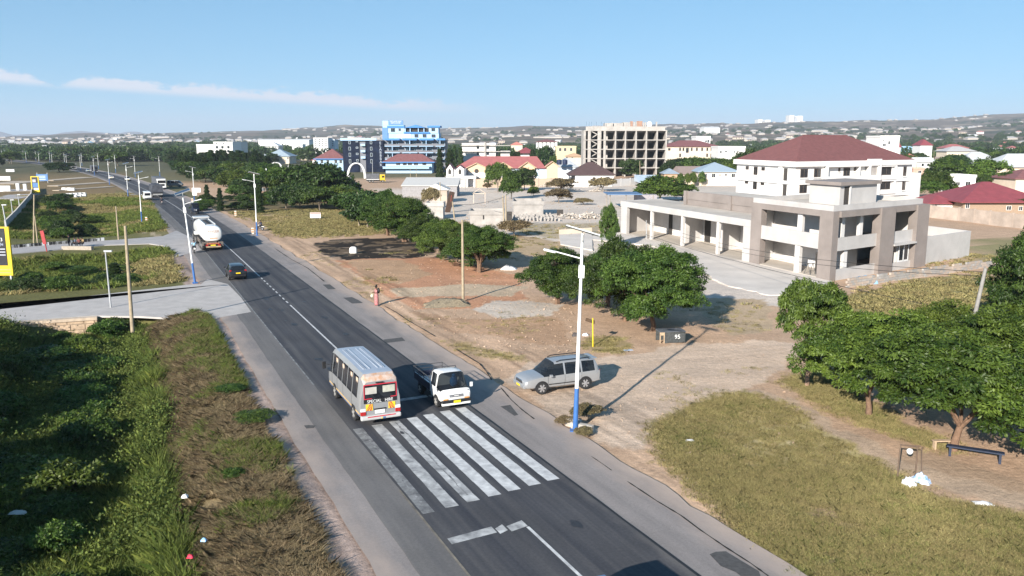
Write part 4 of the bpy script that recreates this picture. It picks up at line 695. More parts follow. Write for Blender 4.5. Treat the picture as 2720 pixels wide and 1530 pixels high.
H('house', 'white flat house on the plain near the apartment block', 'house', 'Z2', 1120, 1225, 320, 312, 900, 14, M_WHITE, M_GREYR, [(1150, 335, 12, 12), (1190, 335, 12, 12)], kind='flat')
H('warehouse', 'long white warehouse far on the plain left of the apartment block', 'warehouse', 'Z2', 780, 1290, 272, 262, 1150, 30, M_WHITE, mat('roof_white', (.66, .66, .66), .6), (), kind='gable')
H('kiosk', 'blue and white kiosk building beyond the roadside trees', 'kiosk', 'Z2', 718, 800, 445, 440, 470, 5, M_PEW, M_WHITE, [(745, 475, 34, 34)], kind='flat')
H('house', 'grey shed with flat roof among trees beyond the park', 'shed', 'Z2', 375, 560, 440, 420, 500, 8, M_BLOCK, M_GREYR, (), kind='shed')
# long shed and shack in the yard
H('shed', 'long low shed with pale grey sheet roof in the yard', 'shed', 'Z3', -120, 430, 735, 655, 215, 11, mat('plank_grey', (.28, .27, .28), .9, .25, 3), mat('roof_sheet_pale', (.55, .53, .51), .7, .12), (), kind='shed', ov=.3)
sh_ = H('shack', 'small block shack with pale roof and timber porch in yard', 'shack', 'Z3', 115, 330, 775, 705, 192, 6, M_WALLB, mat('roof_sheet_white', (.64, .60, .56), .7, .12), [(208, 795, 22, 30)], kind='gabley', ov=.4)
b = MB(); 
for x in (0.0, 2.6): b.box(11.0 + x, 11.15 + x, -2.2, -2.05, -.2, 2.3)
b.tube((10.9, -2.2, 2.3), (12.4, -2.2, 3.3), .07); b.tube((13.9, -2.2, 2.3), (12.4, -2.2, 3.3), .07); b.box(10.9, 13.9, -2.2, -2.0, 2.2, 2.35); b.build('porch_frame', mat('timber_pale', (.5, .42, .35), .9), sh_)
def wall(name, label, pts, h, m, th=.2, pier=None, panel=3.0, coping=True):
    t = thing(name, label, 'wall', pts[0]); O = t.location.copy()
    for a, b_ in zip(pts[:-1], pts[1:]):
        d = b_ - a; L_ = d.length; k = max(1, round(L_ / panel)); u = d / L_; n_ = Vector((-u.y, u.x, 0))
        for i in range(k):
            p0 = a + u * (L_ * i / k) - O; p1 = a + u * (L_ * (i + 1) / k) - O; MB().prism([(p0 + u*.14)[:2], (p1 - u*.14)[:2], (p1 - u*.14 + n_*th)[:2], (p0 + u*.14 + n_*th)[:2]], -.4, h).build('panel', m, t)
            MB().prism([(p0 - u*.14 - n_*.06)[:2], (p0 + u*.139 - n_*.06)[:2], (p0 + u*.139 + n_*(th+.06))[:2], (p0 - u*.14 + n_*(th+.06))[:2]], -.4, h + .12).build('pier', pier or m, t)
    return t
wall('boundary_wall', 'white panelled yard wall in front of the dark brown roof', [g('Z3', 1500, 740), g('Z3', 1750, 745), g('Z3', 1990, 738), g('Z3', 2265, 722)], 2.2, mat('wall_panel_white', (.62, .60, .585), .9, .1), panel=4.2)
wall('boundary_wall', 'beige panelled wall in front of the grey-roofed house', [g('Z4', 945, 945), g('Z4', 1160, 945), g('Z4', 1560, 935)], 2.1, M_WALLB, panel=3.4)
wall('boundary_wall', 'tan brick wall with piers before the peach hall', [g('Z3', 620, 752), g('Z3', 780, 750), g('Z3', 1000, 745), g('Z3', 1500, 738)], 2.6, mat('wall_tan', (.50, .385, .29), .95, .15), pier=mat('pier_grey', (.36, .3, .25), .9), panel=4.2)
wall('boundary_wall', 'long weathered beige wall in front of the red-roofed house', [g('Z5', 1530, 1236), g('Z5', 1840, 1268), g('Z5', 2180, 1310), g('Z5', 2700, 1372)], 2.25, M_WALLB, panel=4.5)
# right edge: red house, kiosk, tin roofs
H('house', 'tan house with large dark red sheet roof behind the beige wall', 'house', 'Z5', 1905, 2800, 1065, 835, 160, 14, mat('wall_ochre', (.32, .235, .17), .9, .12), M_RED2, [(1945, 1100, 50, 60), (2400, 1125, 60, 50), (2530, 1130, 50, 50)], ov=1.0)
H('hut', 'little hut with dark red pyramid roof by the wall corner', 'hut', 'Z5', 1540, 1800, 1080, 975, 164, 7.5, M_WHITE, M_RED2, [(1600, 1100, 30, 30)], ov=.8)
H('house', 'maroon-roofed house at right edge behind round trees', 'house', 'Z5', 2480, 2900, 810, 700, 232, 12, M_CREAM, M_REDR, ())
o = H('house', 'white-walled house with veranda between the round trees', 'house', 'Z5', 1745, 2040, 790, 780, 235, 8, M_WHITE, M_GREYR, [(1840, 860, 50, 40), (1950, 860, 60, 50)], kind='flat')
H('house', 'wide pale grey tin-roofed building behind round trees', 'house', 'Z5', 1870, 2420, 655, 510, 370, 18, M_CREAM, mat('roof_tin_grey', (.50, .51, .53), .55, .12, .5), (), ov=1.2)
H('house', 'pale grey tin-roofed building at the right edge', 'house', 'Z5', 2280, 2900, 680, 530, 350, 16, M_CREAM, MATS['roof_tin_grey'], (), ov=1.2)
H('house', 'second grey tin roof behind the wide pale one', 'house', 'Z5', 1720, 2030, 505, 450, 560, 14, M_CREAM, mat('roof_tin_dull', (.44, .43, .43), .6), (), ov=1)
H('house', 'house under a light blue sheet roof right of the maroon roof', 'house', 'Z5', 1150, 1480, 525, 448, 640, 16, M_WHITE, M_BLUER, (), ov=1.2)
H('house', 'white two-storey modern house right of the maroon roof', 'house', 'Z5', 990, 1200, 350, 345, 350, 14, M_WHITE, M_GREYR, [(1030, 435, 40, 26), (1085, 410, 30, 40), (1020, 385, 26, 14)], kind='flat')
H('house', 'house with salmon tiled roof right of the maroon roof', 'house', 'Z5', 1260, 1420, 590, 530, 480, 9, M_CREAM, mat('roof_salmon', (.52, .2, .16), .7), [(1390, 610, 20, 20)], ov=.6)
H('house', 'house with small red gable roof behind the blue roof', 'house', 'Z5', 1120, 1210, 460, 395, 560, 10, M_WHITE, M_RED2, (), kind='gable')
H('house', 'house with red hipped roof right of the blue roof', 'house', 'Z5', 1430, 1560, 440, 372, 600, 12, M_WHITE, M_RED2, ())
H('house', 'house with dull red ridge roof behind the tin roofs', 'house', 'Z5', 1700, 1960, 470, 425, 600, 12, M_CREAM, M_PINKR, ())
H('guard_house', 'tiny brick outbuilding with flat roof left of the round trees', 'hut', 'Z5', 1350, 1470, 705, 700, 300, 4, mat('brick_pink', (.5, .33, .26), .9), M_GREYR, [(1420, 730, 40, 30)], kind='flat')
# yard structures of raw block
o = H('block_shed', 'roofless grey block shed nearest the tree row in yard', 'shed', 'Z3', 560, 900, 1025, 1020, 140, 5.5, M_BLOCK, M_SCR, [(698, 1050, 14, 40)], kind='flat', frame=M_DARK, mull=0); part('doorway', M_DARK, o, [(6.2, 7.1, -.03, .02, 0, 2.2)])
o = H('block_shed', 'low grey block enclosure in the middle of the yard', 'shed', 'Z3', 1000, 1300, 925, 920, 158, 8, M_BLOCK, M_SCR, (), kind='flat'); part('doorway', M_DARK, o, [(8.2, 9.4, -.03, .02, 0, 1.1)])
H('water_cistern', 'plain grey concrete cistern left of the leaning board', 'tank', 'Z3', 120, 290, 940, 935, 150, 4, mat('cistern_concrete', (.40, .38, .36), .95, .2, 1), M_SCR, (), kind='flat')
lb = thing('leaning_board', 'dark brown plank board leaning up in the yard', 'board', g('Z3', 335, 1002)); o = MB().box(-.55, .55, -.05, .05, 0, 4.2).build('plank', mat('board_dark', (.06, .035, .025), .8), lb); o.rotation_euler = (0, R(14), R(15)); o = MB().tube((.4, .3, 0), (.85, .1, 3.4), .05).build('prop', mat('prop_red', (.35, .08, .06), .7), lb)
stk = thing('block_stack', 'rows of stacked concrete blocks drying in the yard', 'blocks', g('Z3', 1010, 1090)); b = MB(); rg = random.Random(3); A_ = g('Z3', 1010, 1088); B_ = g('Z3', 1450, 1085); u = (B_ - A_).normalized(); v_ = Vector((-u.y, u.x, 0)); L_ = (B_ - A_).length
for r_ in range(9):
    x = 0
    while x < L_:
        p = u * x + v_ * (r_ * 1.1 + rg.uniform(-.1, .1)); h = rg.choice((.3, .5, .7)); b.box(p.x, p.x + .28, p.y, p.y + .5, -.1, h); x += rg.uniform(.55, .75)
o = b.build('block_rows', mat('block_new', (.36, .335, .315), .95, .25, 3), stk); o['kind'] = 'stuff'
for k, (fr, x, y, w_) in enumerate((('Z3', 1560, 1060, 5), ('Z3', 1800, 1060, 6), ('Z3', 1560, 780, 5), ('Z3', 1850, 790, 4), ('Z3', 1020, 780, 3.5), ('Z3', 1320, 745, 3), ('X6', 2250, 520, 5))):
    t = thing('rubble_heap', ('pale rubble heap left of the grey wing', 'long rubble heap beside the grey wing end', 'rubble heap by the yard lamp post', 'rubble heap under the dry bush by white wall', 'white boulders beneath the small yard trees', 'rubble by the tan brick wall', 'rubble heap against the wing of the corner building')[k], 'rubble', g(fr, x, y)); b = MB(); rg = random.Random(k + 20)
    for i in range(130):
        r_ = abs(rg.gauss(0, .45)) * w_; a = rg.uniform(0, 6.28); s_ = rg.uniform(.12, .42); z_ = max(0, .9 - r_ / w_ * .9) * rg.uniform(0, 1.1); x_, y_ = r_*math.cos(a), r_*math.sin(a)*.6
        b.add([(x_ + s_*rg.uniform(-1, 1), y_ + s_*rg.uniform(-1, 1), z_ + s_*rg.uniform(-.3, 1)) for _ in range(4)], [(0,1,2),(0,2,3),(0,3,1),(1,3,2)])
    o = b.build('stones', mat('rubble_pale', (.55, .49, .43), .95, .2, 3), t); o['kind'] = 'stuff'
sp_ = thing('shelter', 'open post shelter with flat blue sheet roof in yard', 'shelter', g('Z4', 90, 1240)); u0 = sp_.location; p1 = g('Z4', 330, 1150); ex = at('Z4', 475, 1070, u0.y).x - u0.x
part('roof', mat('roof_sheet_blue_dark', (.10, .18, .32), .5, .15), sp_, [(-.6, ex, -1, 8, 2.9, 3.05)])
for x, y in ((0, 0), (3.3, -.3), (6.4, 5), (0, 6), (9, 0)): MB().tube((x, y, -.2), (x, y, 2.9), .09, n=6).build('post', mat('timber_grey', (.3, .26, .22), .9), sp_)
part('booth', mat('tin_rust', (.3, .28, .3), .7, .3, 4), sp_, [(6, 10.5, 4, 7, 0, 2.6)])
fd = thing('foundation_wall', 'low cream foundation wall around an empty slab behind street lamp', 'wall', g('X6', 1740, 830)); Q = [g('X6', 1880, 745), g('X6', 2330, 715), g('X6', 2340, 960), g('X6', 1900, 880)]
MB().prism([(p - fd.location)[:2] for p in Q], -.3, .12).build('slab', mat('forecourt_concrete', (.58, .555, .54), .9), fd); MB().prism([(p - fd.location)[:2] for p in (Q[0], Q[1], Q[1] + Vector((0, .4, 0)), Q[0] + Vector((0, .4, 0)))], -.3, .8).build('rear_wall', M_CREAM, fd)
# gateway arches of crossed white tusks, tents
def arch(label, fr, xl, xr, yb, yt):
    a = g(fr, xl, yb); b_ = g(fr, xr, yb); c = (a + b_) / 2; hw = (b_ - a).length / 2; t = thing('gateway_arch', label, 'arch', c, 0); Hh = at(fr, (xl+xr)/2, yt, c.y).z
    for s_ in (-1, 1):
        P = []
        for k in range(15):
            th = k / 14; ang = th * R(98); P.append((s_ * (hw * math.cos(ang) ** .9 if ang < R(90) else -hw * .16 * (ang - R(90)) / R(8)), s_ * .15, Hh * math.sin(min(ang, R(97))) ** .85))
        MB().path(P, [.55 * (1 - .6 * k / 14) for k in range(15)], 10).build('tusk', M_WHITE, t, smooth=True)
    return t
arch('tall white gateway arch of two tusks before the blue hotel', 'X3', 365, 725, 1400, 1075); arch('smaller pale arch above the trees left of the tents', 'Z2', 900, 1025, 600, 500)
for k, (x0, x1, yb, yt, lab) in enumerate(((805, 920, 630, 555, 'white pointed marquee tent among the roadside trees'), (1060, 1115, 565, 520, 'small white tent right of the second arch'))):
    A_ = at('Z2', x0, yb, 240); B_ = at('Z2', x1, yb, 240); t = thing('marquee', lab, 'tent', ((A_.x+B_.x)/2, 240, 0)); hw = (B_.x - A_.x)/2; zb = A_.z; zt = at('Z2', x0, yt, 240).z; b = MB(); V_ = []; n_ = 16
    for j in range(6):
        u = j / 5; rr_ = hw * (1 - u) ** 1.6 + .05; V_ += [(rr_ * math.cos(6.2832*i/n_) * 1.15, rr_ * math.sin(6.2832*i/n_), zb + (zt - zb) * u) for i in range(n_)]
    b.add(V_, [(j*n_+i, j*n_+(i+1) % n_, (j+1)*n_+(i+1) % n_, (j+1)*n_+i) for j in range(5) for i in range(n_)]); b.build('canopy', M_WHITE, t, smooth=True)
    for i in range(4): MB().tube((hw*.8*math.cos(.785+1.57*i), hw*.8*math.sin(.785+1.57*i), 0), (hw*.8*math.cos(.785+1.57*i), hw*.8*math.sin(.785+1.57*i), zb + .1), .06, n=5).build('pole', M_WHITE, t)
# towers on the right-hand hill
for k, (x0, x1, yt, lab) in enumerate(((1875, 2025, 168, 'broad pale office block on the far right hill'), (2250, 2412, 118, 'tall pale tower block highest on the right hill'))):
    Yd = 4300.0; A_ = at('Z4', x0, 200, Yd); B_ = at('Z4', x1, 200, Yd); zt = at('Z4', x0, yt, Yd).z; zb = float(hillz((A_.x+B_.x)/2, Yd)) - 6; W_ = B_.x - A_.x
    t = thing('tower_block', lab, 'building', (A_.x, Yd, zb)); part('wall', M_WHITE, t, [(0, W_*.34, 0, 60, 0, zt-zb), (W_*.34, W_*.62, 12, 60, 0, (zt-zb)*.9), (W_*.62, W_, 4, 60, 0, (zt-zb)*.93), (-W_*.12, W_*1.1, -20, 0, 0, (zt-zb)*.22)])
    for i in range(5): part('window', mat('far_glass', (.22, .25, .3), .4), t, [(W_*(.38 + .05*i), W_*(.405 + .05*i), 11, 12.2, (zt-zb)*.25, (zt-zb)*.85)])
for k, (x0, x1, yt, yb) in enumerate(((1225, 1415, 255, 292),)):
    H('warehouse', 'white row of sheds on the slope right of concrete frame', 'warehouse', 'Z4', x0, x1, 270, 255, 2600, 60, M_WHITE, mat('roof_white', (.66, .66, .66), .6), (), kind='gable')
# ---------------------------------------------------------------- the far town
rg = random.Random(77)
def small_house(wm, rm, k):
    t = thing('far_house', 'x', 'house'); part('wall', wm, t, [(-5, 5, -4, 4, -2, 2.8)]); roof_mesh(-5, 5, -4, 4, 2.8, 2.3, .5, 'hip' if k % 3 else 'gable').build('roof', rm, t)
    for x in (-3, 0.2, 3): part('window', M_GLASS, t, [(x-.6, x+.6, -4.04, -3.98, .9, 2.1)])
    return t
protos = []
for k, (wm, rm, lab) in enumerate(((M_WHITE, mat('roof_white', (.66, .66, .66), .6), 'small white-roofed house far off in the hazy town'), (M_CREAM, M_GREYR, 'small grey-roofed house far off in the hazy town'), (M_WHITE, M_PINKR, 'small red-roofed house far off in the hazy town'), (M_CREAM, mat('roof_rusty', (.26, .2, .18), .8), 'small rusty-roofed house far off in the hazy town'), (M_WHITE, M_BLUER, 'small blue-roofed house far off in the hazy town'))):
    t = small_house(wm, rm, k); t['label'] = lab; t['group'] = lab.replace('small ', '').split(' far')[0] + 's of the far town'; protos.append([t, False])
def far_house(X, Y, k, s_=1.0):
    pr = protos[k]; o = pr[0] if not pr[1] else copy_tree(pr[0]); pr[1] = True
    z = float(hillz(X, Y)) if math.hypot(X, Y) > 950 else 0.0; o.location = (X, Y, z + .3); o.rotation_euler = (0, 0, rg.uniform(-.6, .6)); o.scale = (s_ * rg.uniform(.8, 1.6), s_, s_); return o
spots = []; tries = 0
while len(spots) < 265 and tries < 6000:
    tries += 1; sxp = rg.uniform(-40, 2760); right = sxp > 1800
    Yd = rg.uniform(260, 1300) if right and rg.random() < .6 else rg.uniform(480, 2600); X = (sxp - 1360) / FPX * Yd
    if not right and Yd < 520: continue
    if sxp < 500 and Yd < 900: continue
    if 880 < sxp < 1180 and Yd < 520: continue
    if sxp > 1950 and Yd < 330: continue
    if any(abs(X - a) < 16 + Yd*.005 and abs(Yd - b_) < 18 + Yd*.01 for a, b_ in spots): continue
    spots.append((X, Yd)); far_house(X, Yd, rg.choices(range(5), (3, 4, 4 if right else 1.0, 4, .5))[0], rg.uniform(.8, 1.3) * (1.0 if right else .8) * (1.0 if Yd < 1200 else 1.2))
b = MB(); rr2 = MB()
for i in range(1500):
    sxp = rg.uniform(-60, 2780); Yd = rg.uniform(1300, 4700) if sxp > 700 else rg.uniform(1200, 4200); X = (sxp - 1360) / FPX * Yd
    if sxp > 700 and rg.random() < .35: continue
    if float(fnoise(X, Yd, 500, 61)) < .40: continue
    z = float(hillz(X, Yd)); w_, d_ = rg.uniform(5, 11), rg.uniform(5, 8)
    if rg.random() < .05: w_ *= 4
    b.box(X-w_, X+w_, Yd-d_, Yd+d_, z-4, z+3); rr2.add([(X-w_-.6, Yd-d_-.6, z+3), (X+w_+.6, Yd-d_-.6, z+3), (X+w_+.6, Yd+d_+.6, z+3), (X-w_-.6, Yd+d_+.6, z+3), (X-w_*.5, Yd, z+5.5), (X+w_*.5, Yd, z+5.5)], [(0,1,5,4),(1,2,5),(2,3,4,5),(3,0,4)])
o = b.build('distant_town', mat('far_wall', (.42, .385, .35), .9, .3, .004)); tag(o, 'hazy scatter of tiny pale houses over the plain and hills', 'town', kind='stuff'); rr2.build('roofs', mat('far_roof', (.26, .23, .22), .7, .0, .02, col2=(.58, .56, .55)), o)
# ================================================================ vegetation
def leaves(rs, C, D, L, Wd, droop=.6, jit=.5, up=0.0):
    n = len(C); rnd = rs.normal(size=(n, 3)); a = D * .55 + np.array((0, 0, -droop)) + rnd * jit; a[:, 2] += up; a /= np.linalg.norm(a, axis=1)[:, None] + 1e-9
    sd = np.cross(a, D + rs.normal(size=(n, 3)) * .35); sd /= np.linalg.norm(sd, axis=1)[:, None] + 1e-9
    l = (L * rs.uniform(.6, 1.3, n))[:, None]; w_ = (Wd * rs.uniform(.7, 1.3, n))[:, None]; nn = np.cross(sd, a)
    V = np.stack([C, C + a*l*.5 + sd*w_*.5 + nn*l*.08, C + a*l, C + a*l*.5 - sd*w_*.5 + nn*l*.08], 1).reshape(-1, 3)
    return V, np.arange(4 * n).reshape(n, 4)
def crown_mesh(name, seed, m, rad=4.0, z0=1.5, z1=6.5, nlobe=9, clumps=24, per=110, L=.28, Wd=.12, rc=.62, flat=.75, lr=(.36, .5), zlo=-.66):
    rs = np.random.RandomState(seed); cz_ = (z0 + z1) / 2; hz_ = (z1 - z0) / 2; CC = []; DD = []
    for k in range(nlobe):
        a = 2 * np.pi * (k + rs.uniform(-.3, .3)) / max(nlobe - 2, 1); rr = rad * rs.uniform(.42 if lr[0] > .3 else .25, .66 if lr[0] > .3 else .74) if k > 1 else rad * .12; lz = cz_ + hz_ * (rs.uniform(zlo, .4) if k > 1 else .42)
        lc = np.array((rr * np.cos(a), rr * np.sin(a), lz)); lr_ = rad * rs.uniform(*lr)
        d = rs.normal(size=(clumps, 3)); d[:, 2] = np.abs(d[:, 2]) * 1.0 - .35; d /= np.linalg.norm(d, axis=1)[:, None]
        CC.append(lc + d * np.array((lr_, lr_, lr_ * flat)) * rs.uniform(.7, 1.05, (clumps, 1))); DD.append(d)
    CC = np.concatenate(CC); DD = np.concatenate(DD); CC[:, 2] = np.clip(CC[:, 2], z0, z1)
    k = len(CC); base = np.repeat(CC, per, 0); od = np.repeat(DD, per, 0); d = rs.normal(size=(k * per, 3)); d[:, 2] = np.abs(d[:, 2]) * .9 - .25; d += od * .5; d /= np.linalg.norm(d, axis=1)[:, None]
    r_ = rc * np.repeat(rs.uniform(.7, 1.3, k), per)[:, None] * rs.uniform(.55, 1.0, (k * per, 1)); P = base + d * r_ * np.array((1, 1, .8))
    V, F = leaves(rs, P, d, L, Wd); rn = np.clip(np.repeat(rs.uniform(0, .75, k), per) + rs.normal(0, .16, k * per), 0, 1)
    return npmesh(name, V, F, m, rn)
def trunk_mesh(name, seed, m, h=6.0, z0=1.6, rad=3.0, r=.2, limbs=5, multi=1):
    rg = random.Random(seed); b = MB()
    for s_ in range(multi):
        ox, oy = (rg.uniform(-.45, .45), rg.uniform(-.45, .45)) if multi > 1 else (0, 0); lean = rg.uniform(-.3, .3)
        top = Vector((ox*1.6 + lean, oy*1.6, z0)); b.path([(ox, oy, -.5), (ox + lean*.2, oy, z0*.35), (ox*1.3 + lean*.6, oy*1.2, z0*.7), top], [r*1.35, r, r*.85, r*.75], 9)
        for k in range(limbs):
            a = 6.283 * (k + rg.random() * .6) / limbs; rr = rad * rg.uniform(.45, .8); zz = z0 + (h - z0) * rg.uniform(.35, .8)
            mid = top + Vector((math.cos(a)*rr*.4, math.sin(a)*rr*.4, (zz - z0)*.55)); b.path([top - Vector((0, 0, .1)), mid, top + Vector((math.cos(a)*rr, math.sin(a)*rr, zz - z0))], [r*.55, r*.38, r*.12], 7)
    return b.mesh(name, m, 50)
M_BARK = mat('bark_brown', (.17, .105, .07), .9, .3, 5, bump=.6, bscale=18); M_BARK2 = mat('bark_grey', (.16, .13, .105), .9, .3, 5)
M_NEEM = leafmat('leaf_neem', (.024, .058, .010), (.105, .175, .030)); M_NEEM2 = leafmat('leaf_dark', (.016, .040, .011), (.065, .115, .026)); M_BRIGHT = leafmat('leaf_bright', (.030, .064, .010), (.125, .190, .030)); M_DRYB = leafmat('leaf_dry', (.13, .10, .05), (.28, .23, .115), .2)
M_CYP = leafmat('leaf_cypress', (.010, .024, .008), (.04, .075, .018), .15)
NEAR = [(crown_mesh('crown', 100 + k, M_NEEM, 4.0, .95, 6.4, 22, 22, 140, .19, .075, .5, lr=(.25, .40), zlo=-.8), trunk_mesh('trunk', 200 + k, M_BARK, 6.0, 1.3, 3.0, .17, 5, 1 + k % 3)) for k in range(3)]
YNG = (crown_mesh('crown', 171, M_NEEM, 3.6, 2.9, 6.5, 9, 26, 130, .26, .10, .5), trunk_mesh('trunk', 271, mat('bark_pale', (.26, .17, .12), .9, .3, 5), 5.5, 2.6, 2.2, .19, 5))
BRI = (crown_mesh('crown', 131, M_BRIGHT, 4.15, 1.5, 6.4, 20, 22, 165, .20, .078, .48, lr=(.25, .40)), NEAR[0][1])
MID = [(crown_mesh('crown', 140 + k, (M_NEEM, M_NEEM2, M_BRIGHT)[k], 4.1, .9, 6.4, 9, 22, 36, .55, .27, .75), trunk_mesh('trunk', 240 + k, M_BARK2, 6, 1.4, 3, .17, 4)) for k in range(3)]
CYP = (crown_mesh('crown', 160, M_CYP, 1.15, .4, 9.5, 12, 26, 24, .5, .2, .4), trunk_mesh('trunk', 260, M_BARK2, 5, .8, .3, .12, 2))
rs_ = np.random.RandomState(5); zz_ = rs_.uniform(.5, 9.6, 5200); rr_ = (1.15 * np.sqrt(np.clip((9.9 - zz_) / 9.0, .02, 1)) * (.75 + .25 * np.sin(zz_ * 4)) * rs_.uniform(.6, 1, 5200)); aa_ = rs_.uniform(0, 6.283, 5200)
Pc = np.stack([rr_ * np.cos(aa_), rr_ * np.sin(aa_), zz_], 1); Dc = np.stack([np.cos(aa_), np.sin(aa_), .2 + 0 * aa_], 1); Vc, Fc = leaves(rs_, Pc, Dc, .5, .16, 1.0, .3); CYP = (npmesh('crown', Vc, Fc, M_CYP, rs_.uniform(0, 1, 5200)), CYP[1])
def tree(pr, p, w_, h, label, name='tree', cat='tree', group=None, rz=None, seed=0):
    rg = random.Random(hash((round(p[0], 1), round(p[1], 1))) & 0xffff); t = thing(name, label, cat, (p[0], p[1], gz(p) if p[1] < 320 else 0), rg.uniform(0, 6.28) if rz is None else rz, group)
    t.scale = (w_ / 8.6, w_ / 8.6, h / 6.7) if pr is not CYP else (w_ / 2.3, w_ / 2.3, h / 9.8)
    for me, nm in ((pr[0], 'crown'), (pr[1], 'trunk')): o = link(bpy.data.objects.new(nm, me)); o.parent = t
    return t
def gv(x, y): return g('V', x, y)
# near trees on the right of the road
tree(NEAR[0], gv(1645, 834), 9.2, 6.9, 'broad leafy tree above the wooden crate', rz=.3); tree(NEAR[1], gv(1562, 805), 7.8, 7.2, 'leafy tree behind the tall white street lamp', rz=2.0); tree(NEAR[2], gv(1530, 770), 5.6, 5.6, 'smaller tree between lamp pole and round roadside tree', rz=1.0)
tree(NEAR[1], gv(1403, 765), 7.0, 5.5, 'round tree on thin trunk left of the tall street lamp', rz=4.2)
tree(NEAR[2], gv(1207, 684), 8.2, 5.6, 'right tree of the clump behind the utility pole', rz=.9); tree(NEAR[0], gv(1182, 668), 7.2, 5.4, 'middle tree of the clump behind the utility pole', rz=2.5); tree(NEAR[1], gv(1122, 655), 8.2, 5.5, 'left tree of the clump behind the utility pole', rz=5.1)
tree(NEAR[2], gv(1018, 607), 10.4, 7.2, 'large round tree beyond the burnt patch', rz=3.7); tree(NEAR[1], gv(975, 592), 8.2, 7.6, 'tree left of the large round one beyond burnt patch', rz=1.3); tree(NEAR[0], gv(1062, 630), 7.0, 5.2, 'tree filling the gap right of the large round one', rz=4.4); tree(MID[0], gv(885, 560), 7.5, 5.4, 'mid-green tree between the dark mass and round tree', rz=1.1); tree(MID[1], gv(925, 572), 8.5, 6.4, 'dark tree behind the grassy strip', rz=.3)
tree(YNG, gv(2030, 972), 4.8, 5.9, 'slender young tree with pale trunk by the dirt road', rz=2.2)
tree(BRI, gv(2186, 1046), 7.6, 5.7, 'bright green spreading tree beside the foot path', rz=.6); tree(BRI, gv(2397, 1132), 9.0, 5.9, 'bright spreading tree over the bench at lower right', rz=3.4); tree(BRI, gv(2660, 1180), 8.6, 5.6, 'bright tree cut by the right edge, lowest of the row', rz=5.2)
tree(BRI, gv(2390, 970), 6.6, 5.0, 'bright tree at the back of the right-hand row', rz=1.9); tree(BRI, gv(2530, 1010), 8.4, 5.6, 'bright tree behind the lower right row at frame edge', rz=4.0); tree(NEAR[2], gv(2610, 868), 8.0, 9.2, 'dark tall tree at right edge beside the utility pole', rz=2.7)
# trees in the yard and by the houses
tree(MID[2], g('Z4', 690, 1150), 12.5, 6.2, 'wide bright tree behind the grey wing roof'); tree(MID[2], g('Z4', 960, 1140), 7, 4.2, 'low bright tree beside the rear parapet of the grey wing'); tree(MID[0], g('X4', 1240, 880), 7.2, 8.6, 'tall yard tree before the peach hall, left one'); tree(MID[1], g('X4', 1710, 850), 7.4, 6.9, 'dark round yard tree before the peach hall, right one'); tree(MID[2], g('X4', 1480, 1010), 6.0, 6.8, 'bright thin-stemmed tree in front of the hall wall')
for k, (x, y, w_, h, lab) in enumerate(((1610, 955, 9, 7, 'round tree left of the veranda house on the right'), (1680, 830, 12, 9.5, 'largest round tree behind the red hut'), (2130, 840, 13, 9, 'round tree before the wide tin roof'), (1830, 800, 9, 8, 'round tree touching the largest one on the right'), (2420, 880, 7, 6, 'tree beside the satellite dish of the red house'), (2080, 880, 6, 5, 'small tree under the wide tin roof'), (1560, 960, 7, 5, 'bush-like tree near the little red hut'))): tree(MID[2 if k < 4 else 0], g('Z5', x, y + 60), w_, h, lab)
for k, (x, y, w_, h, lab) in enumerate(((2150, 1130, 7, 3.0, 'shrub along the red house wall, left'), (2320, 1170, 8, 3.2, 'shrub along the red house wall, middle'), (2540, 1190, 7, 3.4, 'shrub along the red house wall, right'), (1740, 1110, 5, 2.6, 'shrub beside the little red hut'), (1960, 930, 10, 3.6, 'low hedge behind the little red hut'))): tree(MID[0], g('Z5', x, y), w_, h, lab, 'shrub', 'shrub')
tree(MID[1], g('Z3', 2180, 660), 9, 8, 'tree at the foot of the concrete frame'); tree(MID[0], at('Z4', 1150, 660, 330), 16, 8.5, 'round tree before the cream building, right'); tree(MID[1], at('Z4', 960, 660, 340), 15, 8, 'round tree before the cream building, left'); tree(MID[0], at('Z4', 1430, 650, 330), 14, 8, 'round tree left of the maroon roof'); tree(MID[1], at('Z4', 820, 720, 320), 9, 7, 'dark tree beside the concrete frame')
tree(MID[1], at('Z4', 1790, 560, 300), 11, 12, 'flat-topped tree behind the white building roof'); tree(MID[0], at('Z4', 1620, 600, 310), 11, 8.5, 'tree between white modern house and maroon roof')
for k, (x, w_, h, Y) in enumerate(((945, 2.4, 4.2, 268), (1025, 2.4, 4.2, 268), (1095, 2.6, 4.6, 268), (1198, 2.6, 4.8, 268))): tree(MID[2], at('Z4', x, 860, Y), w_, h, 'clipped tree %s before the blue-grey roofed house' % ('nearest the hut', 'second from the hut', 'third from the hut', 'at the house corner')[k], 'clipped_tree', 'tree')
for k, (x, w_, h, Y) in enumerate(((258, 3.2, 12, 300), (360, 4.4, 11.5, 320), (410, 3, 13, 335), (470, 3, 12, 345))): tree(CYP, at('Z3', x, 560, Y), w_, h, 'tall slim evergreen %s between hotel and hall' % ('nearest the hotel', 'second from the hotel', 'dark third one', 'rightmost')[k], 'columnar_tree', 'tree')
for k, x in enumerate((985, 1020, 1050, 1190, 1230, 1280)): tree(CYP, at('Z3', x, 425, 430), 3.8, 9.5 if k < 3 else 11, 'slim evergreen in the row before the bright red roof', 'columnar_tree', 'tree', 'slim evergreens before the bright red roof')
tree(MID[1], at('Z3', 1330, 440, 400), 10, 13, 'dark tree right of the bright red roof'); tree(MID[2], at('Z3', 1405, 500, 330), 4, 9, 'small tree at the end of the peach hall')
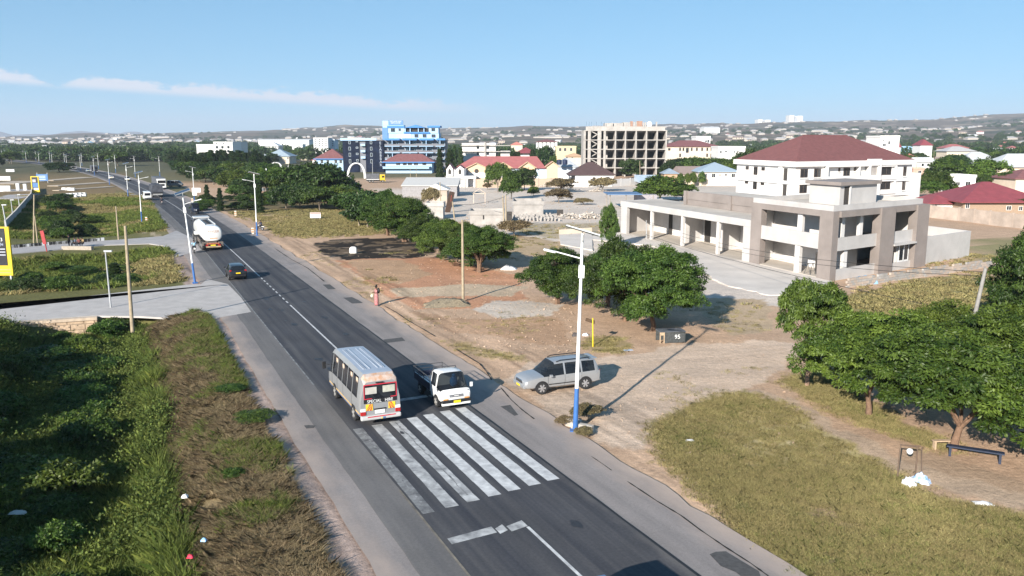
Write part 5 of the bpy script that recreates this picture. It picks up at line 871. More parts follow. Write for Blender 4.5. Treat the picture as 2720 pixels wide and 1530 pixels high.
# roadside planting right of the road, up to the hotel
PARK = [('Z2', 1480, 930, 14, 9.6, 1), ('Z2', 1330, 900, 13, 9.8, 1), ('Z2', 1180, 900, 12, 8.6, 0), ('Z2', 1080, 880, 11, 7.6, 2), ('Z2', 960, 820, 11, 7.5, 2), ('Z2', 860, 800, 11, 7.0, 0), ('Z2', 1200, 970, 8, 5.6, 1), ('Z2', 1400, 985, 7, 5.0, 0), ('Z2', 1560, 970, 7, 5.0, 2), ('Z2', 1640, 960, 7.5, 5.0, 0), ('Z2', 1700, 985, 6.5, 4.6, 2), ('Z2', 1060, 960, 7.5, 5.2, 1), ('Z2', 760, 830, 10, 6.8, 0), ('Z2', 660, 860, 8, 6.0, 1), ('Z2', 600, 790, 10, 7, 2), ('Z2', 520, 780, 10, 7.2, 2), ('Z2', 430, 740, 11, 7, 1), ('Z2', 330, 720, 11, 7, 0), ('Z2', 250, 700, 11, 7.2, 1), ('Z2', 190, 690, 12, 7.4, 1), ('Z2', 90, 640, 12, 7, 0), ('Z2', 480, 680, 12, 7.6, 2), ('Z2', 620, 690, 12, 8, 2), ('Z2', 720, 700, 12, 8, 1), ('Z2', 860, 700, 12, 8, 0), ('Z2', 380, 640, 13, 7.5, 1), ('Z2', 250, 620, 13, 7.5, 2), ('Z2', 550, 630, 13, 7.8, 0), ('Z2', 140, 600, 13, 7.5, 2), ('Z2', 0, 600, 12, 7, 1), ('Z2', 680, 880, 6, 4, 1), ('Z2', 560, 870, 6, 4, 0)]
for fr, x, y, w_, h, k in PARK: tree(MID[k], g(fr, x, y), w_ * (.84 if x < 900 else .95), h * (.9 if x < 900 else 1), ('leafy mid-green tree in the planting across the road', 'dark green tree in the planting across the road', 'light green tree in the planting across the road')[k], group=('mid-green trees of the roadside planting', 'dark trees of the roadside planting', 'light green trees of the roadside planting')[k])
for k, (fr, x, y, w_, h) in enumerate((('X2', 1510, 740, 1.6, 4.6), ('X2', 1760, 860, 1.6, 4.8), ('X2', 2510, 900, 1.9, 5.4))): tree(CYP, g(fr, x, y), w_, h, 'small columnar tree %s' % ('beside the roadside sign lamp', 'midway along the red-soiled garden', 'beside the second right-hand street lamp')[k], 'columnar_tree', 'tree')
for k in range(26):
    rg = random.Random(k + 900); p = g('Z2', rg.uniform(180, 900), rg.uniform(840, 985)); tree(MID[k % 3], p, rg.uniform(1.6, 4), rg.uniform(.9, 2.2), 'low garden shrub in the planting by the road', 'shrub', 'shrub', 'low shrubs of the roadside garden')
# cypress screen and woods behind the road
for k in range(34):
    x = 480 + k * 9 if k < 26 else 500 + (k - 26) * 30; rg = random.Random(k + 50); p = at('S', x, 420, 345 + rg.uniform(0, 60)); tree(CYP, p, rg.uniform(4, 5.5), rg.uniform(8, 11), 'dark evergreen in the screen beyond the roadside trees', 'columnar_tree', 'tree', 'dark evergreens screening the far side of the road')
for k in range(70):
    rg = random.Random(k + 300); x = rg.uniform(-60, 900) if k < 52 else rg.uniform(1750, 2750); Y = rg.uniform(330, 620) if k >= 52 else rg.uniform(470, 800); X = (x - 1360) / FPX * Y
    n_ = X*.9063 + Y*.4226; t_ = -X*.4226 + Y*.9063
    if k < 52 and abs(n_ - ncen(t_)) < 14: continue
    if 880 < x < 1160: continue
    tree(MID[k % 2 if k < 52 else k % 3], (X, Y, 0), rg.uniform(9, 16), rg.uniform(6, 9.5), 'rounded tree of the wooded plain beyond the road' if k < 52 else 'rounded tree among the houses on the right', group='trees of the wooded plain' if k < 52 else 'trees among the right-hand houses')
tree(MID[1], g('X1', 1140, 560), 13, 5.0, 'lone grey-green umbrella tree on the far left verge'); tree(MID[2], g('X4', 1880, 950), 3.4, 2.6, 'small dry bush in front of the dark yard tree', 'shrub', 'shrub')
for k, (fr, x, y, w_, h, lab) in enumerate((('Z3', 1455, 900, 6, 3.4, 'dry bush standing alone in the sandy yard'), ('Z3', 1480, 800, 8, 4.2, 'dry bush behind the yard lamp post'), ('Z3', 1900, 785, 8, 4, 'dry bush in front of the white panelled wall'), ('Z3', 1700, 925, 4, 1.6, 'low dry bush in the yard left of shelter'), ('Z3', 1010, 1240, 5, 2.4, 'brown bush behind the clump of roadside trees'), ('Z3', 740, 770, 3, 2, 'small dry bush by the hall porch'), ('Z3', 170, 960, 4, 4.6, 'bare twiggy tree in front of the cistern'))):
    t = tree(MID[0], g(fr, x, y), w_, h, lab, 'shrub', 'shrub')
    me = t.children[0].data.copy(); me.materials.clear(); me.materials.append(M_DRYB); t.children[0].data = me
for x, y, w_, h, lab in ((985, 880, 1.6, .75, 'dry weed bush behind the tall lamp base'), (945, 1045, .9, .45, 'dry weed bush in front of the tall lamp base'), (765, 930, 1.0, .45, 'dry weed bush left of the tall lamp base')):
    t = tree(MID[0], g('Y2', x, y), w_, h, lab, 'shrub', 'shrub'); me = t.children[0].data.copy(); me.materials.clear(); me.materials.append(M_DRYB); t.children[0].data = me
tree(NEAR[0], g('X8', 560, 640), 3.0, 6.6, 'narrow feathery tree in front of the grey wing pier', rz=1.0)
# trees on the bank left of the frame, whose shade lies over the ditch
for k, (x, y, w_, h) in enumerate([(n_ * .9063 - t_ * .4226, n_ * .4226 + t_ * .9063, 7.4, h_) for n_, t_, h_ in ((-12.0, 29, 4.4), (-11.6, 37, 4.8), (-12.2, 46, 4.6), (-12.6, 54, 4.8), (-13.4, 61, 4.4))]): tree(NEAR[k % 3], (x, y, 0), w_, h, 'leafy tree on the ditch bank at left', group='trees on the ditch bank')
# ---------------------------------------------------------------- grass and weeds
def blades(rs, n, r, h, w_, lean=.5):
    a = rs.uniform(0, 6.283, n); q = np.sqrt(rs.uniform(0, 1, n)) * r; b0 = np.stack([q*np.cos(a), q*np.sin(a), np.full(n, -.05)], 1); hh = h * rs.uniform(.5, 1.15, n); d = rs.normal(size=(n, 2)) * lean; d += np.stack([np.cos(a), np.sin(a)], 1) * .25
    m_ = b0 + np.stack([d[:, 0]*hh*.3, d[:, 1]*hh*.3, hh*.6], 1); tp = b0 + np.stack([d[:, 0]*hh, d[:, 1]*hh, hh], 1); th = rs.uniform(0, 6.283, n); sd = np.stack([np.cos(th), np.sin(th), 0*th], 1) * w_ * .5
    V = np.stack([b0 - sd, b0 + sd, m_ + sd*.8, tp, m_ - sd*.8], 1).reshape(-1, 3); return V, np.arange(5*n).reshape(n, 5)
PC = {}
def proto(nm, me):
    if nm not in PC: PC[nm] = bpy.data.collections.new('proto_' + nm)
    o = bpy.data.objects.new('%s_%02d' % (nm, len(PC[nm].objects)), me); PC[nm].objects.link(o)
M_G1 = leafmat('grass_green', (.055, .095, .015), (.21, .265, .058), .25, .7); M_G2 = leafmat('grass_dry', (.17, .13, .07), (.37, .30, .17), .2, .8); M_G3 = leafmat('grass_olive', (.17, .155, .055), (.48, .415, .19), .25, .9); M_G4 = leafmat('weed_leaf', (.034, .064, .012), (.140, .185, .040), .25, .8)
for k in range(4):
    rs = np.random.RandomState(600 + k)
    V, F = blades(rs, 60, .24, .62, .013, .40); proto('green', npmesh('tuft', V, F, M_G1, rs.uniform(0, 1, 60)))
    V, F = blades(rs, 80, .26, .30, .013, .75); proto('dry', npmesh('tuft', V, F, M_G2, np.clip(rs.uniform(-.2, .7) + rs.uniform(0, .6, 80), 0, 1)))
    V, F = blades(rs, 90, .34, .15, .010, .5); proto('olive', npmesh('tuft', V, F, M_G3, np.clip(rs.uniform(-.1, .6) + rs.uniform(0, .5, 90), 0, 1)))
    n_ = 230; P = rs.normal(size=(n_, 3)) * np.array((.30, .30, .22)) + np.array((0, 0, .34)); D = P - np.array((0, 0, .1)); D /= np.linalg.norm(D, axis=1)[:, None]; V, F = leaves(rs, P, D, .095, .055, .2, .5); proto('weed', npmesh('tuft', V, F, M_G4, np.clip(rs.uniform(0, .8) + rs.normal(0, .2, n_), 0, 1)))
    V, F = blades(rs, 80, .34, .17, .011, .5); proto('mgreen', npmesh('tuft', V, F, leafmat('grass_fresh', (.11, .125, .035), (.31, .32, .11), .25, .9), rs.uniform(0, 1, 80)))
    V, F = blades(rs, 34, .5, .55, .06, .6); proto('greenfar', npmesh('tuft', V, F, M_G1, rs.uniform(0, 1, 34))); V, F = blades(rs, 34, .5, .32, .06, .8); proto('olivefar', npmesh('tuft', V, F, M_G3, rs.uniform(0, 1, 34)))
def scatter(name, label, cat, P, nm, smin, smax, seed=0):
    rs = np.random.RandomState(seed); N = len(P); me = bpy.data.meshes.new(name); me.vertices.add(N); me.vertices.foreach_set('co', np.asarray(P, np.float32).ravel())
    a = me.attributes.new('rot', 'FLOAT_VECTOR', 'POINT'); a.data.foreach_set('vector', np.stack([rs.normal(0, .08, N), rs.normal(0, .08, N), rs.uniform(0, 6.283, N)], 1).astype(np.float32).ravel())
    a = me.attributes.new('scl', 'FLOAT', 'POINT'); a.data.foreach_set('value', rs.uniform(smin, smax, N).astype(np.float32)); a = me.attributes.new('idx', 'INT', 'POINT'); a.data.foreach_set('value', rs.randint(0, 4, N).astype(np.int32))
    o = link(bpy.data.objects.new(name, me)); tag(o, label, cat, kind='stuff')
    ng = bpy.data.node_groups.new(name, 'GeometryNodeTree'); ng.interface.new_socket('Geometry', in_out='INPUT', socket_type='NodeSocketGeometry'); ng.interface.new_socket('Geometry', in_out='OUTPUT', socket_type='NodeSocketGeometry')
    N_ = ng.nodes.new; gi = N_('NodeGroupInput'); go = N_('NodeGroupOutput'); ip = N_('GeometryNodeInstanceOnPoints'); ci = N_('GeometryNodeCollectionInfo'); ci.inputs['Collection'].default_value = PC[nm]; ci.inputs['Separate Children'].default_value = True; ci.inputs['Reset Children'].default_value = True
    def na(n_, t_): q = N_('GeometryNodeInputNamedAttribute'); q.data_type = t_; q.inputs['Name'].default_value = n_; return q.outputs['Attribute']
    er = N_('FunctionNodeEulerToRotation'); l = ng.links.new; l(na('rot', 'FLOAT_VECTOR'), er.inputs[0]); l(gi.outputs[0], ip.inputs['Points']); l(ci.outputs[0], ip.inputs['Instance']); ip.inputs['Pick Instance'].default_value = True
    l(na('idx', 'INT'), ip.inputs['Instance Index']); l(er.outputs[0], ip.inputs['Rotation']); l(na('scl', 'FLOAT'), ip.inputs['Scale']); l(ip.outputs[0], go.inputs[0])
    o.modifiers.new('scatter', 'NODES').node_group = ng; return o
_k = np.ones(5) / 5; GRB = np.apply_along_axis(lambda a: np.convolve(a, _k, 'same'), 0, np.apply_along_axis(lambda a: np.convolve(a, _k, 'same'), 1, GRS))
def sample(N, n0, n1, t0, t1, seed, keep):
    rs = np.random.RandomState(seed); n = rs.uniform(n0, n1, N); t = rs.uniform(t0, t1, N); X = n*.9063 - t*.4226; Y = n*.4226 + t*.9063
    gi = np.clip(np.searchsorted(NA, n), 0, len(NA)-1); ti = np.clip(np.searchsorted(TA, t), 0, len(TA)-1); gr = np.clip(GRB[ti, gi] * 1.25 - .06, 0, 1)
    dep = Y*cp + CAMH*sp; vis = (np.abs(X / dep) < .66) & (Y > 17); k = keep(n, t, X, Y, gr, rs) & vis
    return np.stack([X[k], Y[k], hgt(n[k], t[k])], 1)
den = lambda X, Y, s_, sd: fnoise(X, Y, s_, sd)
scatter('tall_grass', 'long green grass in the roadside ditch, left foreground', 'grass', sample(30000, -16, 2.6, 18, 71, 1, lambda n, t, X, Y, gr, rs: (den(X, Y, 2.6, 71) + rs.uniform(-.2, .2, len(n)) > .36) & (n < .1 + 1.7 * den(X, Y, 5, 12))), 'green', .7, 1.9, 1)
scatter('weeds', 'leafy green weeds thick in the ditch, left foreground', 'weeds', sample(7000, -16, 4.2, 18, 71, 2, lambda n, t, X, Y, gr, rs: (den(X, Y, 4.0, 75) + rs.uniform(-.08, .08, len(n)) > .56) & (n < -.6 + 2.4 * den(X, Y, 6, 77))), 'weed', .8, 1.7, 2)
scatter('dry_grass', 'brown dry grass on the verge left of the road', 'grass', sample(30000, -1.5, 5.5, 18, 70, 3, lambda n, t, X, Y, gr, rs: (n > -.2 + 2.0 * den(X, Y, 5, 12)) & (den(X, Y, 1.8, 79) > .28) & (n < 4.6 + .9 * rs.uniform(0, 1, len(n)))), 'dry', .6, 1.3, 3)
scatter('green_grass', 'green tufts sprouting along the left verge', 'grass', sample(9000, 1, 5.6, 18, 71, 4, lambda n, t, X, Y, gr, rs: (den(X, Y, 3.0, 81) + .10 * (n > 4.4) + .14 * (t > 52) > .64)), 'green', .35, .8, 4)
scatter('meadow_grass', 'dry olive grass of the open plot at lower right', 'grass', sample(130000, 18.6, 46, 14, 64, 5, lambda n, t, X, Y, gr, rs: (rs.uniform(0, 1, len(n)) < gr ** 1.5) & (den(X, Y, 1.3, 91) > .30)), 'olive', .5, 1.0, 5)
scatter('meadow_green', 'greener grass patches in the open plot at lower right', 'grass', sample(22000, 18.6, 46, 14, 64, 6, lambda n, t, X, Y, gr, rs: (gr > .85) & (den(X, Y, 3.4, 95) + rs.uniform(-.16, .16, len(n)) > .58)), 'mgreen', .6, 1.1, 6)
scatter('sparse_tufts', 'thin dry tufts dotted over the bare earth lots', 'grass', sample(5200, 19, 52, 30, 105, 14, lambda n, t, X, Y, gr, rs: (den(X, Y, 5, 103) > .66) & (gr < .3)), 'olive', .35, 1.1, 14)
scatter('far_grass', 'mixed grass of the plots left of the road', 'grass', sample(34000, -42, 6, 87, 230, 7, lambda n, t, X, Y, gr, rs: (gr > .5) & ((t < 116) | (t > 141)) & (den(X, Y, 6, 99) > .45)), 'greenfar', .5, 1.3, 7)
scatter('far_dry_grass', 'olive grass of the plots left of the road', 'grass', sample(30000, -42, 6, 87, 250, 8, lambda n, t, X, Y, gr, rs: (gr > .5) & ((t < 116) | (t > 141)) & (den(X, Y, 6, 99) < .55)), 'olivefar', .6, 1.4, 8)
scatter('plot_grass', 'olive grass tufts on plots right of the road', 'grass', sample(95000, 19, 95, 28, 175, 9, lambda n, t, X, Y, gr, rs: ((n > 46) | (t > 62)) & (rs.uniform(0, 1, len(n)) < gr ** 1.5 * .8)), 'olivefar', .35, .9, 9)
# ditch bushes
rg = random.Random(11)
for k, (x, y, w_, h, lab) in enumerate(((165, 905, 3.6, 1.6, 'lit leafy bush in the shaded ditch, upper'), (215, 960, 3.2, 1.7, 'lit leafy bush in the shaded ditch, middle'), (190, 1020, 3.0, 1.5, 'pale-leaved bush in the shaded ditch'), (130, 860, 4.5, 1.5, 'bush at the foot of the sandstone wall'), (290, 800, 3.2, 1.8, 'broad-leaved bush at the end of the sandstone wall'), (115, 1160, 3.0, 1.6, 'bushy weed clump in the lower ditch'), (590, 1200, .9, .5, 'small green shrub alone in the dry grass'), (580, 990, 1.6, .5, 'dark green tuft at the verge edge'), (640, 1060, 2.0, .5, 'green bush at the edge of the left shoulder'))):
    t = tree(MID[0] if k != 2 else MID[2], gv(x, y), w_, h, lab, 'bush', 'bush')
for k in range(44):
    rg = random.Random(k + 1400); n_ = rg.uniform(-8, -1.7); t_ = rg.uniform(26, 70); tree((MID[0], MID[2])[k % 2], NT(n_, t_), rg.uniform(1.4, 3.4), rg.uniform(.9, 2.2), 'leafy shrub rising among the weeds of the near ditch', 'bush', 'bush', 'leafy shrubs of the near ditch')
for k in range(20):
    rg = random.Random(k + 1500); x, y = rg.uniform(120, 240), rg.uniform(510, 610)
    if y > 596: y = 590
    tree(MID[k % 2], gv(x * (1 if y > 540 else .95), y), rg.uniform(2.5, 4.5), rg.uniform(1.6, 3.2), 'dark bush in the thicket between the far driveways', 'bush', 'bush', 'dark bushes of the ditch thicket')
for k in range(14):
    rg = random.Random(k + 1600); tree(MID[(k + 1) % 2], gv(rg.uniform(40, 330), rg.uniform(655, 745)), rg.uniform(2, 4), rg.uniform(.9, 1.8), 'leafy bush between the two driveways', 'bush', 'bush', 'bushes between the two driveways')
tree(CYP, gv(288, 678), 1.8, 1.9, 'feathery brown bush between the two driveways', 'bush', 'bush')
# far woods as one mass
for k in range(4):
    rs = np.random.RandomState(700 + k); n_ = 420; d = rs.normal(size=(n_, 3)); d[:, 2] = np.abs(d[:, 2]) * .9; d /= np.linalg.norm(d, axis=1)[:, None]; V, F = leaves(rs, d * np.array((5, 5, 4.5)) * rs.uniform(.75, 1.05, (n_, 1)) + np.array((0, 0, 2)), d, 1.6, .9, .3, .5); proto('wood', npmesh('clump', V, F, M_NEEM2, rs.uniform(0, 1, n_)))
rs = np.random.RandomState(9); WX = []
while len(WX) < 4200:
    sxp = rs.uniform(-80, 2800); Y = rs.uniform(620, 1500) if rs.rand() < .75 else rs.uniform(1500, 3600); X = (sxp - 1360) / FPX * Y; n_ = X*.9063 + Y*.4226; t_ = -X*.4226 + Y*.9063
    if abs(n_ - ncen(t_)) < 16 or (sxp < 60 and Y < 600): continue
    if float(fnoise(X, Y, 130, 63)) < (.36 if Y < 1200 else .60): continue
    WX.append((X, Y, float(hillz(X, Y)) if math.hypot(X, Y) > 950 else 0))
scatter('far_woods', 'dark band of woods on the far plain and lower hills', 'woods', np.array(WX), 'wood', .7, 1.5, 12)
# ================================================================ street furniture
M_LW = mat('lamp_white', (.78, .78, .78), .45, .04); M_LB = mat('lamp_blue', (.04, .13, .36), .5, .15, 3); M_PV = mat('solar_panel', (.02, .03, .06), .15, .2); M_WOOD = mat('pole_wood', (.33, .27, .19), .9, .2, 3); M_GALV = mat('galvanised', (.42, .43, .45), .5, .1, metal=.4)
def lamp_parts(t, H=9.2):
    MB().tube((0, 0, 2.05), (0, 0, H), .095, .06, 12).build('pole', M_LW, t, smooth=True); MB().tube((0, 0, 0), (0, 0, 2.05), .125, .105, 12).build('painted_base', M_LB, t, smooth=True); part('base_plate', M_LB, t, [(-.25, .25, -.25, .25, -.05, .05)])
    b = MB(); b.box(-.74, .74, -.48, .48, -.03, .02); p = b.build('solar_panel', M_PV, t); p.location = (0, 0, H + .12); p.rotation_euler = (R(-8), R(15), 0); b = MB(); b.box(-.77, -.74, -.51, .51, -.04, .025); b.box(.74, .77, -.51, .51, -.04, .025); b.box(-.74, .74, -.51, -.48, -.04, .025); b.box(-.74, .74, .48, .51, -.04, .025); b.build('frame', M_GALV, p)
    MB().tube((0, .5, H - .02), (0, 0, H - .45), .025, n=6).tube((0, -.5, H - .02), (0, 0, H - .45), .025, n=6).build('panel_brace', M_LW, t)
    MB().tube((0, 0, H - 1.15), (-1.25, 0, H - .85), .035, .028, 8).build('arm', M_LW, t); h = MB(); h.box(-1.75, -1.2, -.12, .12, -.04, .04); l = h.build('lamp_head', M_LW, t, bevel=.02); l.location = (0, 0, H - 1.14); l.rotation_euler = (0, R(12), 0); part('lens', mat('lens', (.5, .5, .5), .3), l, [(-1.7, -1.3, -.09, .09, -.052, -.041)])
    part('battery_box', M_LW, t, [(-.12, .14, -.16, .16, H - 2.0, H - 1.45)])
lamp0 = thing('street_lamp', 'x', 'street lamp'); lamp_parts(lamp0); used = [False]
def street_lamp(p, h, left, label, lean=(0, 0), ang=None):
    o = lamp0 if not used[0] else copy_tree(lamp0); used[0] = True; n_ = p.x*.9063 + p.y*.4226; t_ = -p.x*.4226 + p.y*.9063
    a = rdir(t_) - math.pi/2; o.location = (p.x, p.y, .0); o.rotation_euler = (lean[0], lean[1], (a + (math.pi if left else 0)) if ang is None else ang); k = h / 9.2; o.scale = (max(k, .9), max(k, .9), k); o['label'] = label; o['group'] = 'solar street lamps along the road'; return o
street_lamp(g('S', 1528, 1144), 9.45, False, 'tall white solar street lamp in front, right of the crossing', (0, R(1.3)), R(-4)); street_lamp(g('S', 683, 626), 9.05, False, 'second white street lamp on the right, beside the parked motorcycle'); street_lamp(g('S', 518, 751), 8.8, True, 'leaning white street lamp on the left beside the tanker', (0, R(4)))
street_lamp(g('S', 377, 591), 8.5, True, 'white street lamp on the left, second from the crossing'); street_lamp(g('S', 517, 540), 8.0, False, 'right street lamp carrying two small sign boards')
for k, (x, y, h, lf, lab) in enumerate(((340.5, 523, 8.4, 1, 'left street lamp behind the white van'), (291, 490, 8.1, 1, 'left street lamp fourth along the road'), (251, 466, 7.8, 1, 'left street lamp fifth along the road'), (425, 467, 7.9, 0, 'right street lamp behind the parked truck'), (359.6, 470, 8.2, 0, 'right street lamp among the truck trailers'), (307.6, 458.6, 8.0, 0, 'right street lamp beside the white wall posts'), (262, 448, 8, 0, 'right street lamp near the far white sign'), (215, 455, 7.6, 1, 'left street lamp near the umbrella tree'), (178, 446, 7.4, 1, 'left street lamp beyond the umbrella tree'), (218, 440, 7.4, 0, 'right street lamp beyond the far white sign'), (139, 438, 7.2, 1, 'left street lamp near the far road bend'), (172, 436, 7.2, 0, 'right street lamp near the far road bend'))): street_lamp(g('S', x, y), h, bool(lf), lab)
for k, (x, y) in enumerate(((104, 434), (133, 431), (70, 431), (96, 429), (36, 426), (63, 424), (13, 421), (6, 422))): o = street_lamp(g('S', x, y), 7.5, k % 2 == 0, 'tiny street lamp on the farthest stretch of road')
def pole(name, label, b, top, r=.11, m=None, group=None, cap=None):
    Z = (top - b) if isinstance(top, Vector) else Vector((0, 0, top)); t = thing(name, label, 'pole', b, 0, group); MB().path([(0, 0, -.3), Z * .5, Z], [r*1.1, r*.95, r*.75], 9).build('shaft', m or M_WOOD, t, smooth=True)
    if cap: cap(t, Z)
    return t
def pix_pole(name, label, fb, xb, yb, xt, yt, r=.11, m=None, group=None, cap=None):
    b = g(fb, xb, yb); T_ = at(fb, xt, yt, b.y); return pole(name, label, b, T_, r, m, group, cap)
pix_pole('utility_pole', 'bare wooden pole in the grass beside the near driveway', 'V', 333, 826, 315, 568, .13); pix_pole('utility_pole', 'bare wooden pole standing in the rusty soil lot', 'V', 1165, 758, 1163, 553, .12)
def lampcap(t, Z): part('lamp_head', M_GALV, t, [(Z.x - .1, Z.x + .55, Z.y - .1, Z.y + .1, Z.z - .05, Z.z + .08)])
pix_pole('lamp_pole', 'thin grey lamp pole on the near driveway edge', 'V', 279, 774, 265, 632, .07, M_GALV, cap=lampcap); pix_pole('utility_pole', 'thin pole on the meadow left of the tanker', 'Z1', 1193, 1200, 1166, 862, .10); pix_pole('utility_pole', 'tall thin pole of the leaning pair at left, upright one', 'Z1', 338, 1248, 343, 745, .10); pix_pole('utility_pole', 'leaning strut pole of the pair at left', 'Z1', 381, 1248, 349, 960, .09)
pix_pole('lamp_pole', 'pole with curved lamp at the left fence, nearest', 'Z1', 100, 1250, 25, 850, .10, M_GALV, cap=lampcap); pix_pole('lamp_pole', 'pole with curved lamp at the left fence, second', 'Z1', 138, 1020, 110, 800, .09, M_GALV, cap=lampcap); pix_pole('lamp_pole', 'pole with curved lamp at the left fence, third', 'Z1', 200, 900, 180, 745, .09, M_GALV, cap=lampcap)
for k, a in enumerate((('Z2', 1795, 1140, 1778, 795), ('X6', 1130, 665, 1110, 200), ('X6', 1157, 690, 1150, 190), ('X6', 455, 560, 420, 285), ('X6', 262, 390, 250, 20), ('Z3', 1498, 800, 1493, 600), ('Z3', 740, 745, 735, 545), ('Z4', 455, 900, 450, 670), ('X3', 885, 1400, 880, 1040), ('X3', 1690, 1420, 1690, 1180), ('X3', 1820, 1420, 1815, 1100), ('Z2', 370, 720, 366, 575), ('Z5', 1385, 700, 1390, 560), ('Z5', 1578, 640, 1576, 490), ('X6', 490, 1110, 486, 960), ('X2', 1700, 370, 1697, 70))):
    pix_pole('utility_pole', ('thin pole in the grass strip beside the big round tree', 'left pole of the pair behind the tree clump', 'right pole of the pair behind the tree clump', 'leaning pole by the dark plank board', 'pole beside the shack porch', 'yard lamp post in front of the dark brown roof', 'white post before the peach hall wall', 'pole before the concrete frame', 'slim pole in front of the black glass wing', 'left slim pole before the hotel pavilion', 'right slim pole before the hotel pavilion', 'thin pole in the roadside planting', 'pole right of the white building', 'crossarm pole behind the round trees', 'short concrete post under the tree clump', 'thin pole among the roadside trees')[k], *a, r=.12 if a[0][0] != 'X' or k < 5 else .09, m=M_GALV if k in (5, 6, 8) else None)
pr = pole('utility_pole', 'weathered grey pole carrying the cables among right-hand trees', Vector((27.3, 49.0, 0)), at('S', 2618, 712, 49.0), .13, mat('pole_grey', (.24, .23, .22), .9))
def wire(label, A_, B_, sag, r=.014):
    t = tag(MB().path([A_.lerp(B_, k/14) - Vector((0, 0, sag * 4 * (k/14) * (1 - k/14))) for k in range(15)], r, 5).build('cable', mat('cable_black', (.02, .02, .02), .6)), label, 'cable'); return t
pp = pole('utility_pole', 'thin post beside the near end of the grey wing', g('X8', 955, 545), at('X8', 953, 340, g('X8', 955, 545).y), .07, M_GALV)
top_r = at('S', 2616, 722, 49.0); top_l = at('X8', 953, 345, g('X8', 955, 545).y)
wire('upper sagging cable across the grey corner building', top_r, top_l, 1.3, .018); wire('second cable just under the upper one', top_r - Vector((0, 0, .25)), top_l - Vector((0, 0, .3)), 1.5, .018); wire('low cable sagging down to the right-hand pole', at('Y3', 2170, 385, 49.0), top_l - Vector((0, 0, 2.0)), .5, .022); wire('cable from the paired poles to the leaning pole', at('X6', 1150, 215, g('X6', 1157, 690).y), at('X6', 425, 320, g('X6', 455, 560).y), .5, .03)
# marker posts, kerb blocks, boards, totems
M_ORG = mat('marker_orange', (.55, .25, .08), .8, .15)
def marker(p, label):
    t = thing('marker_post', label, 'post', p, .4, 'striped roadside marker posts'); part('post', mat('marker_white', (.66, .63, .58), .85, .12), t, [(-.17, .17, -.12, .12, -.1, .95)], bevel=.03)
    for z in (.25, .6): MB().prism([(-.18, -.13), (.18, -.13), (.18, .13), (-.18, .13)], z, z + .17).build('stripe', M_ORG, t)
for fr, x, y, lab in (('X2', 1225, 700, 'striped marker post by the sign-board street lamp'), ('X2', 2372, 1300, 'striped marker post by the second right street lamp'), ('X2', 352, 1080, 'striped marker post by the second left street lamp'), ('X2', 2045, 955, 'striped marker post by the garden corner')): marker(g(fr, x, y), lab)
for k, (x, y) in enumerate(((1260, 1010), (1345, 1005), (1435, 1000), (1520, 996), (1600, 992), (1335, 1042), (1425, 1040), (1510, 1035), (1605, 1028), (1245, 890), (1320, 890), (1390, 895))): o = tag(MB().box(-.75, .75, -.3, .3, -.1, .75).build('kerb_block', M_WHITE, bevel=.05), 'white painted concrete block on the little culvert crossings at left', 'block', 'white blocks of the small culverts'); o.location = g('X1', x, y + 16)
for k, (fr, x, y, w_, h) in enumerate((('X1', 105, 930, 1.5, 1.0), ('X1', 348, 915, .45, 1.3), ('X1', 487, 915, .45, 1.2), ('X1', 70, 715, 2.6, .9), ('X1', 200, 550, 2.0, .7))): o = tag(MB().box(-w_, w_, -.2, .2, -.1, h*1.6).build('white_slab', M_WHITE, bevel=.04), ('wide white slab at the station forecourt edge', 'narrow white pillar on the station forecourt, left', 'narrow white pillar on the station forecourt, right', 'long white board beyond the station forecourt', 'low white block on the far left grass')[k], 'slab'); o.location = g(fr, x, y)
fp = [g('Z1', 62, 1105), g('Z1', 170, 985), g('Z1', 260, 868), g('Z1', 318, 795), g('Z1', 335, 690)]; wall('panel_fence', 'pale precast panel fence along the station forecourt', fp, 1.5, mat('fence_panel', (.5, .47, .45), .9, .15), th=.08, panel=2.2)['category'] = 'fence'
M_YEL = mat('sign_yellow', (.70, .50, .02), .5, .06); M_BLK = mat('sign_black', (.02, .022, .03), .4, .2); M_SBL = mat('sign_blue', (.06, .16, .36), .5, .15); M_TXT = mat('sign_white', (.75, .75, .75), .5, .05)
tb = thing('sign_totem', 'tall yellow and black sign totem cut by the left edge', 'sign', g('Z7', 60, 672)); q0 = tb.location; Yq = q0.y; xr = at('Z7', 52, 160, Yq).x - q0.x; xl = xr - 2.3; zt = at('Z7', 40, 160, Yq).z; zb_ = at('Z7', 60, 655, Yq).z
part('frame', M_YEL, tb, [(xl, xr + .38, -.12, .12, zb_ + .05, zt)], bevel=.03); part('display', M_BLK, tb, [(xl + .2, xr - .05, -.16, -.121, zb_ + 1.1, zt - .15)])
for x in (xl + .3, xr): part('leg', M_GALV, tb, [(x, x + .15, -.08, .08, -.2, zb_ + .05)])
text('3', .5, M_TXT, tb, (xr - .42, -.17, zt - 1.3), (R(90), 0, 0)); text('gle', .42, mat('sign_script', (.4, .45, .6), .5), tb, (xr - .5, -.17, zt - 1.75), (R(90), 0, 0))
for k in range(3): part('print_line', mat('sign_print', (.45, .48, .55), .6), tb, [(xr - 1.0, xr - .15, -.168, -.161, zt - 2.3 - .3*k, zt - 2.2 - .3*k)])
for k in range(2): part('print_line', mat('sign_print_red', (.62, .3, .12), .6), tb, [(xl + .6, xr + .2, -.128, -.121, zb_ + .6 - .3*k, zb_ + .72 - .3*k)])
ft = thing('sign_totem', 'yellow-framed price totem beside the far station forecourt', 'sign', g('X1', 700, 1000)); part('frame', M_YEL, ft, [(-1.05, 1.05, -.15, .15, .5, 4.9)], bevel=.03); part('display', M_BLK, ft, [(-.8, .8, -.19, -.151, 1.3, 4.7)])
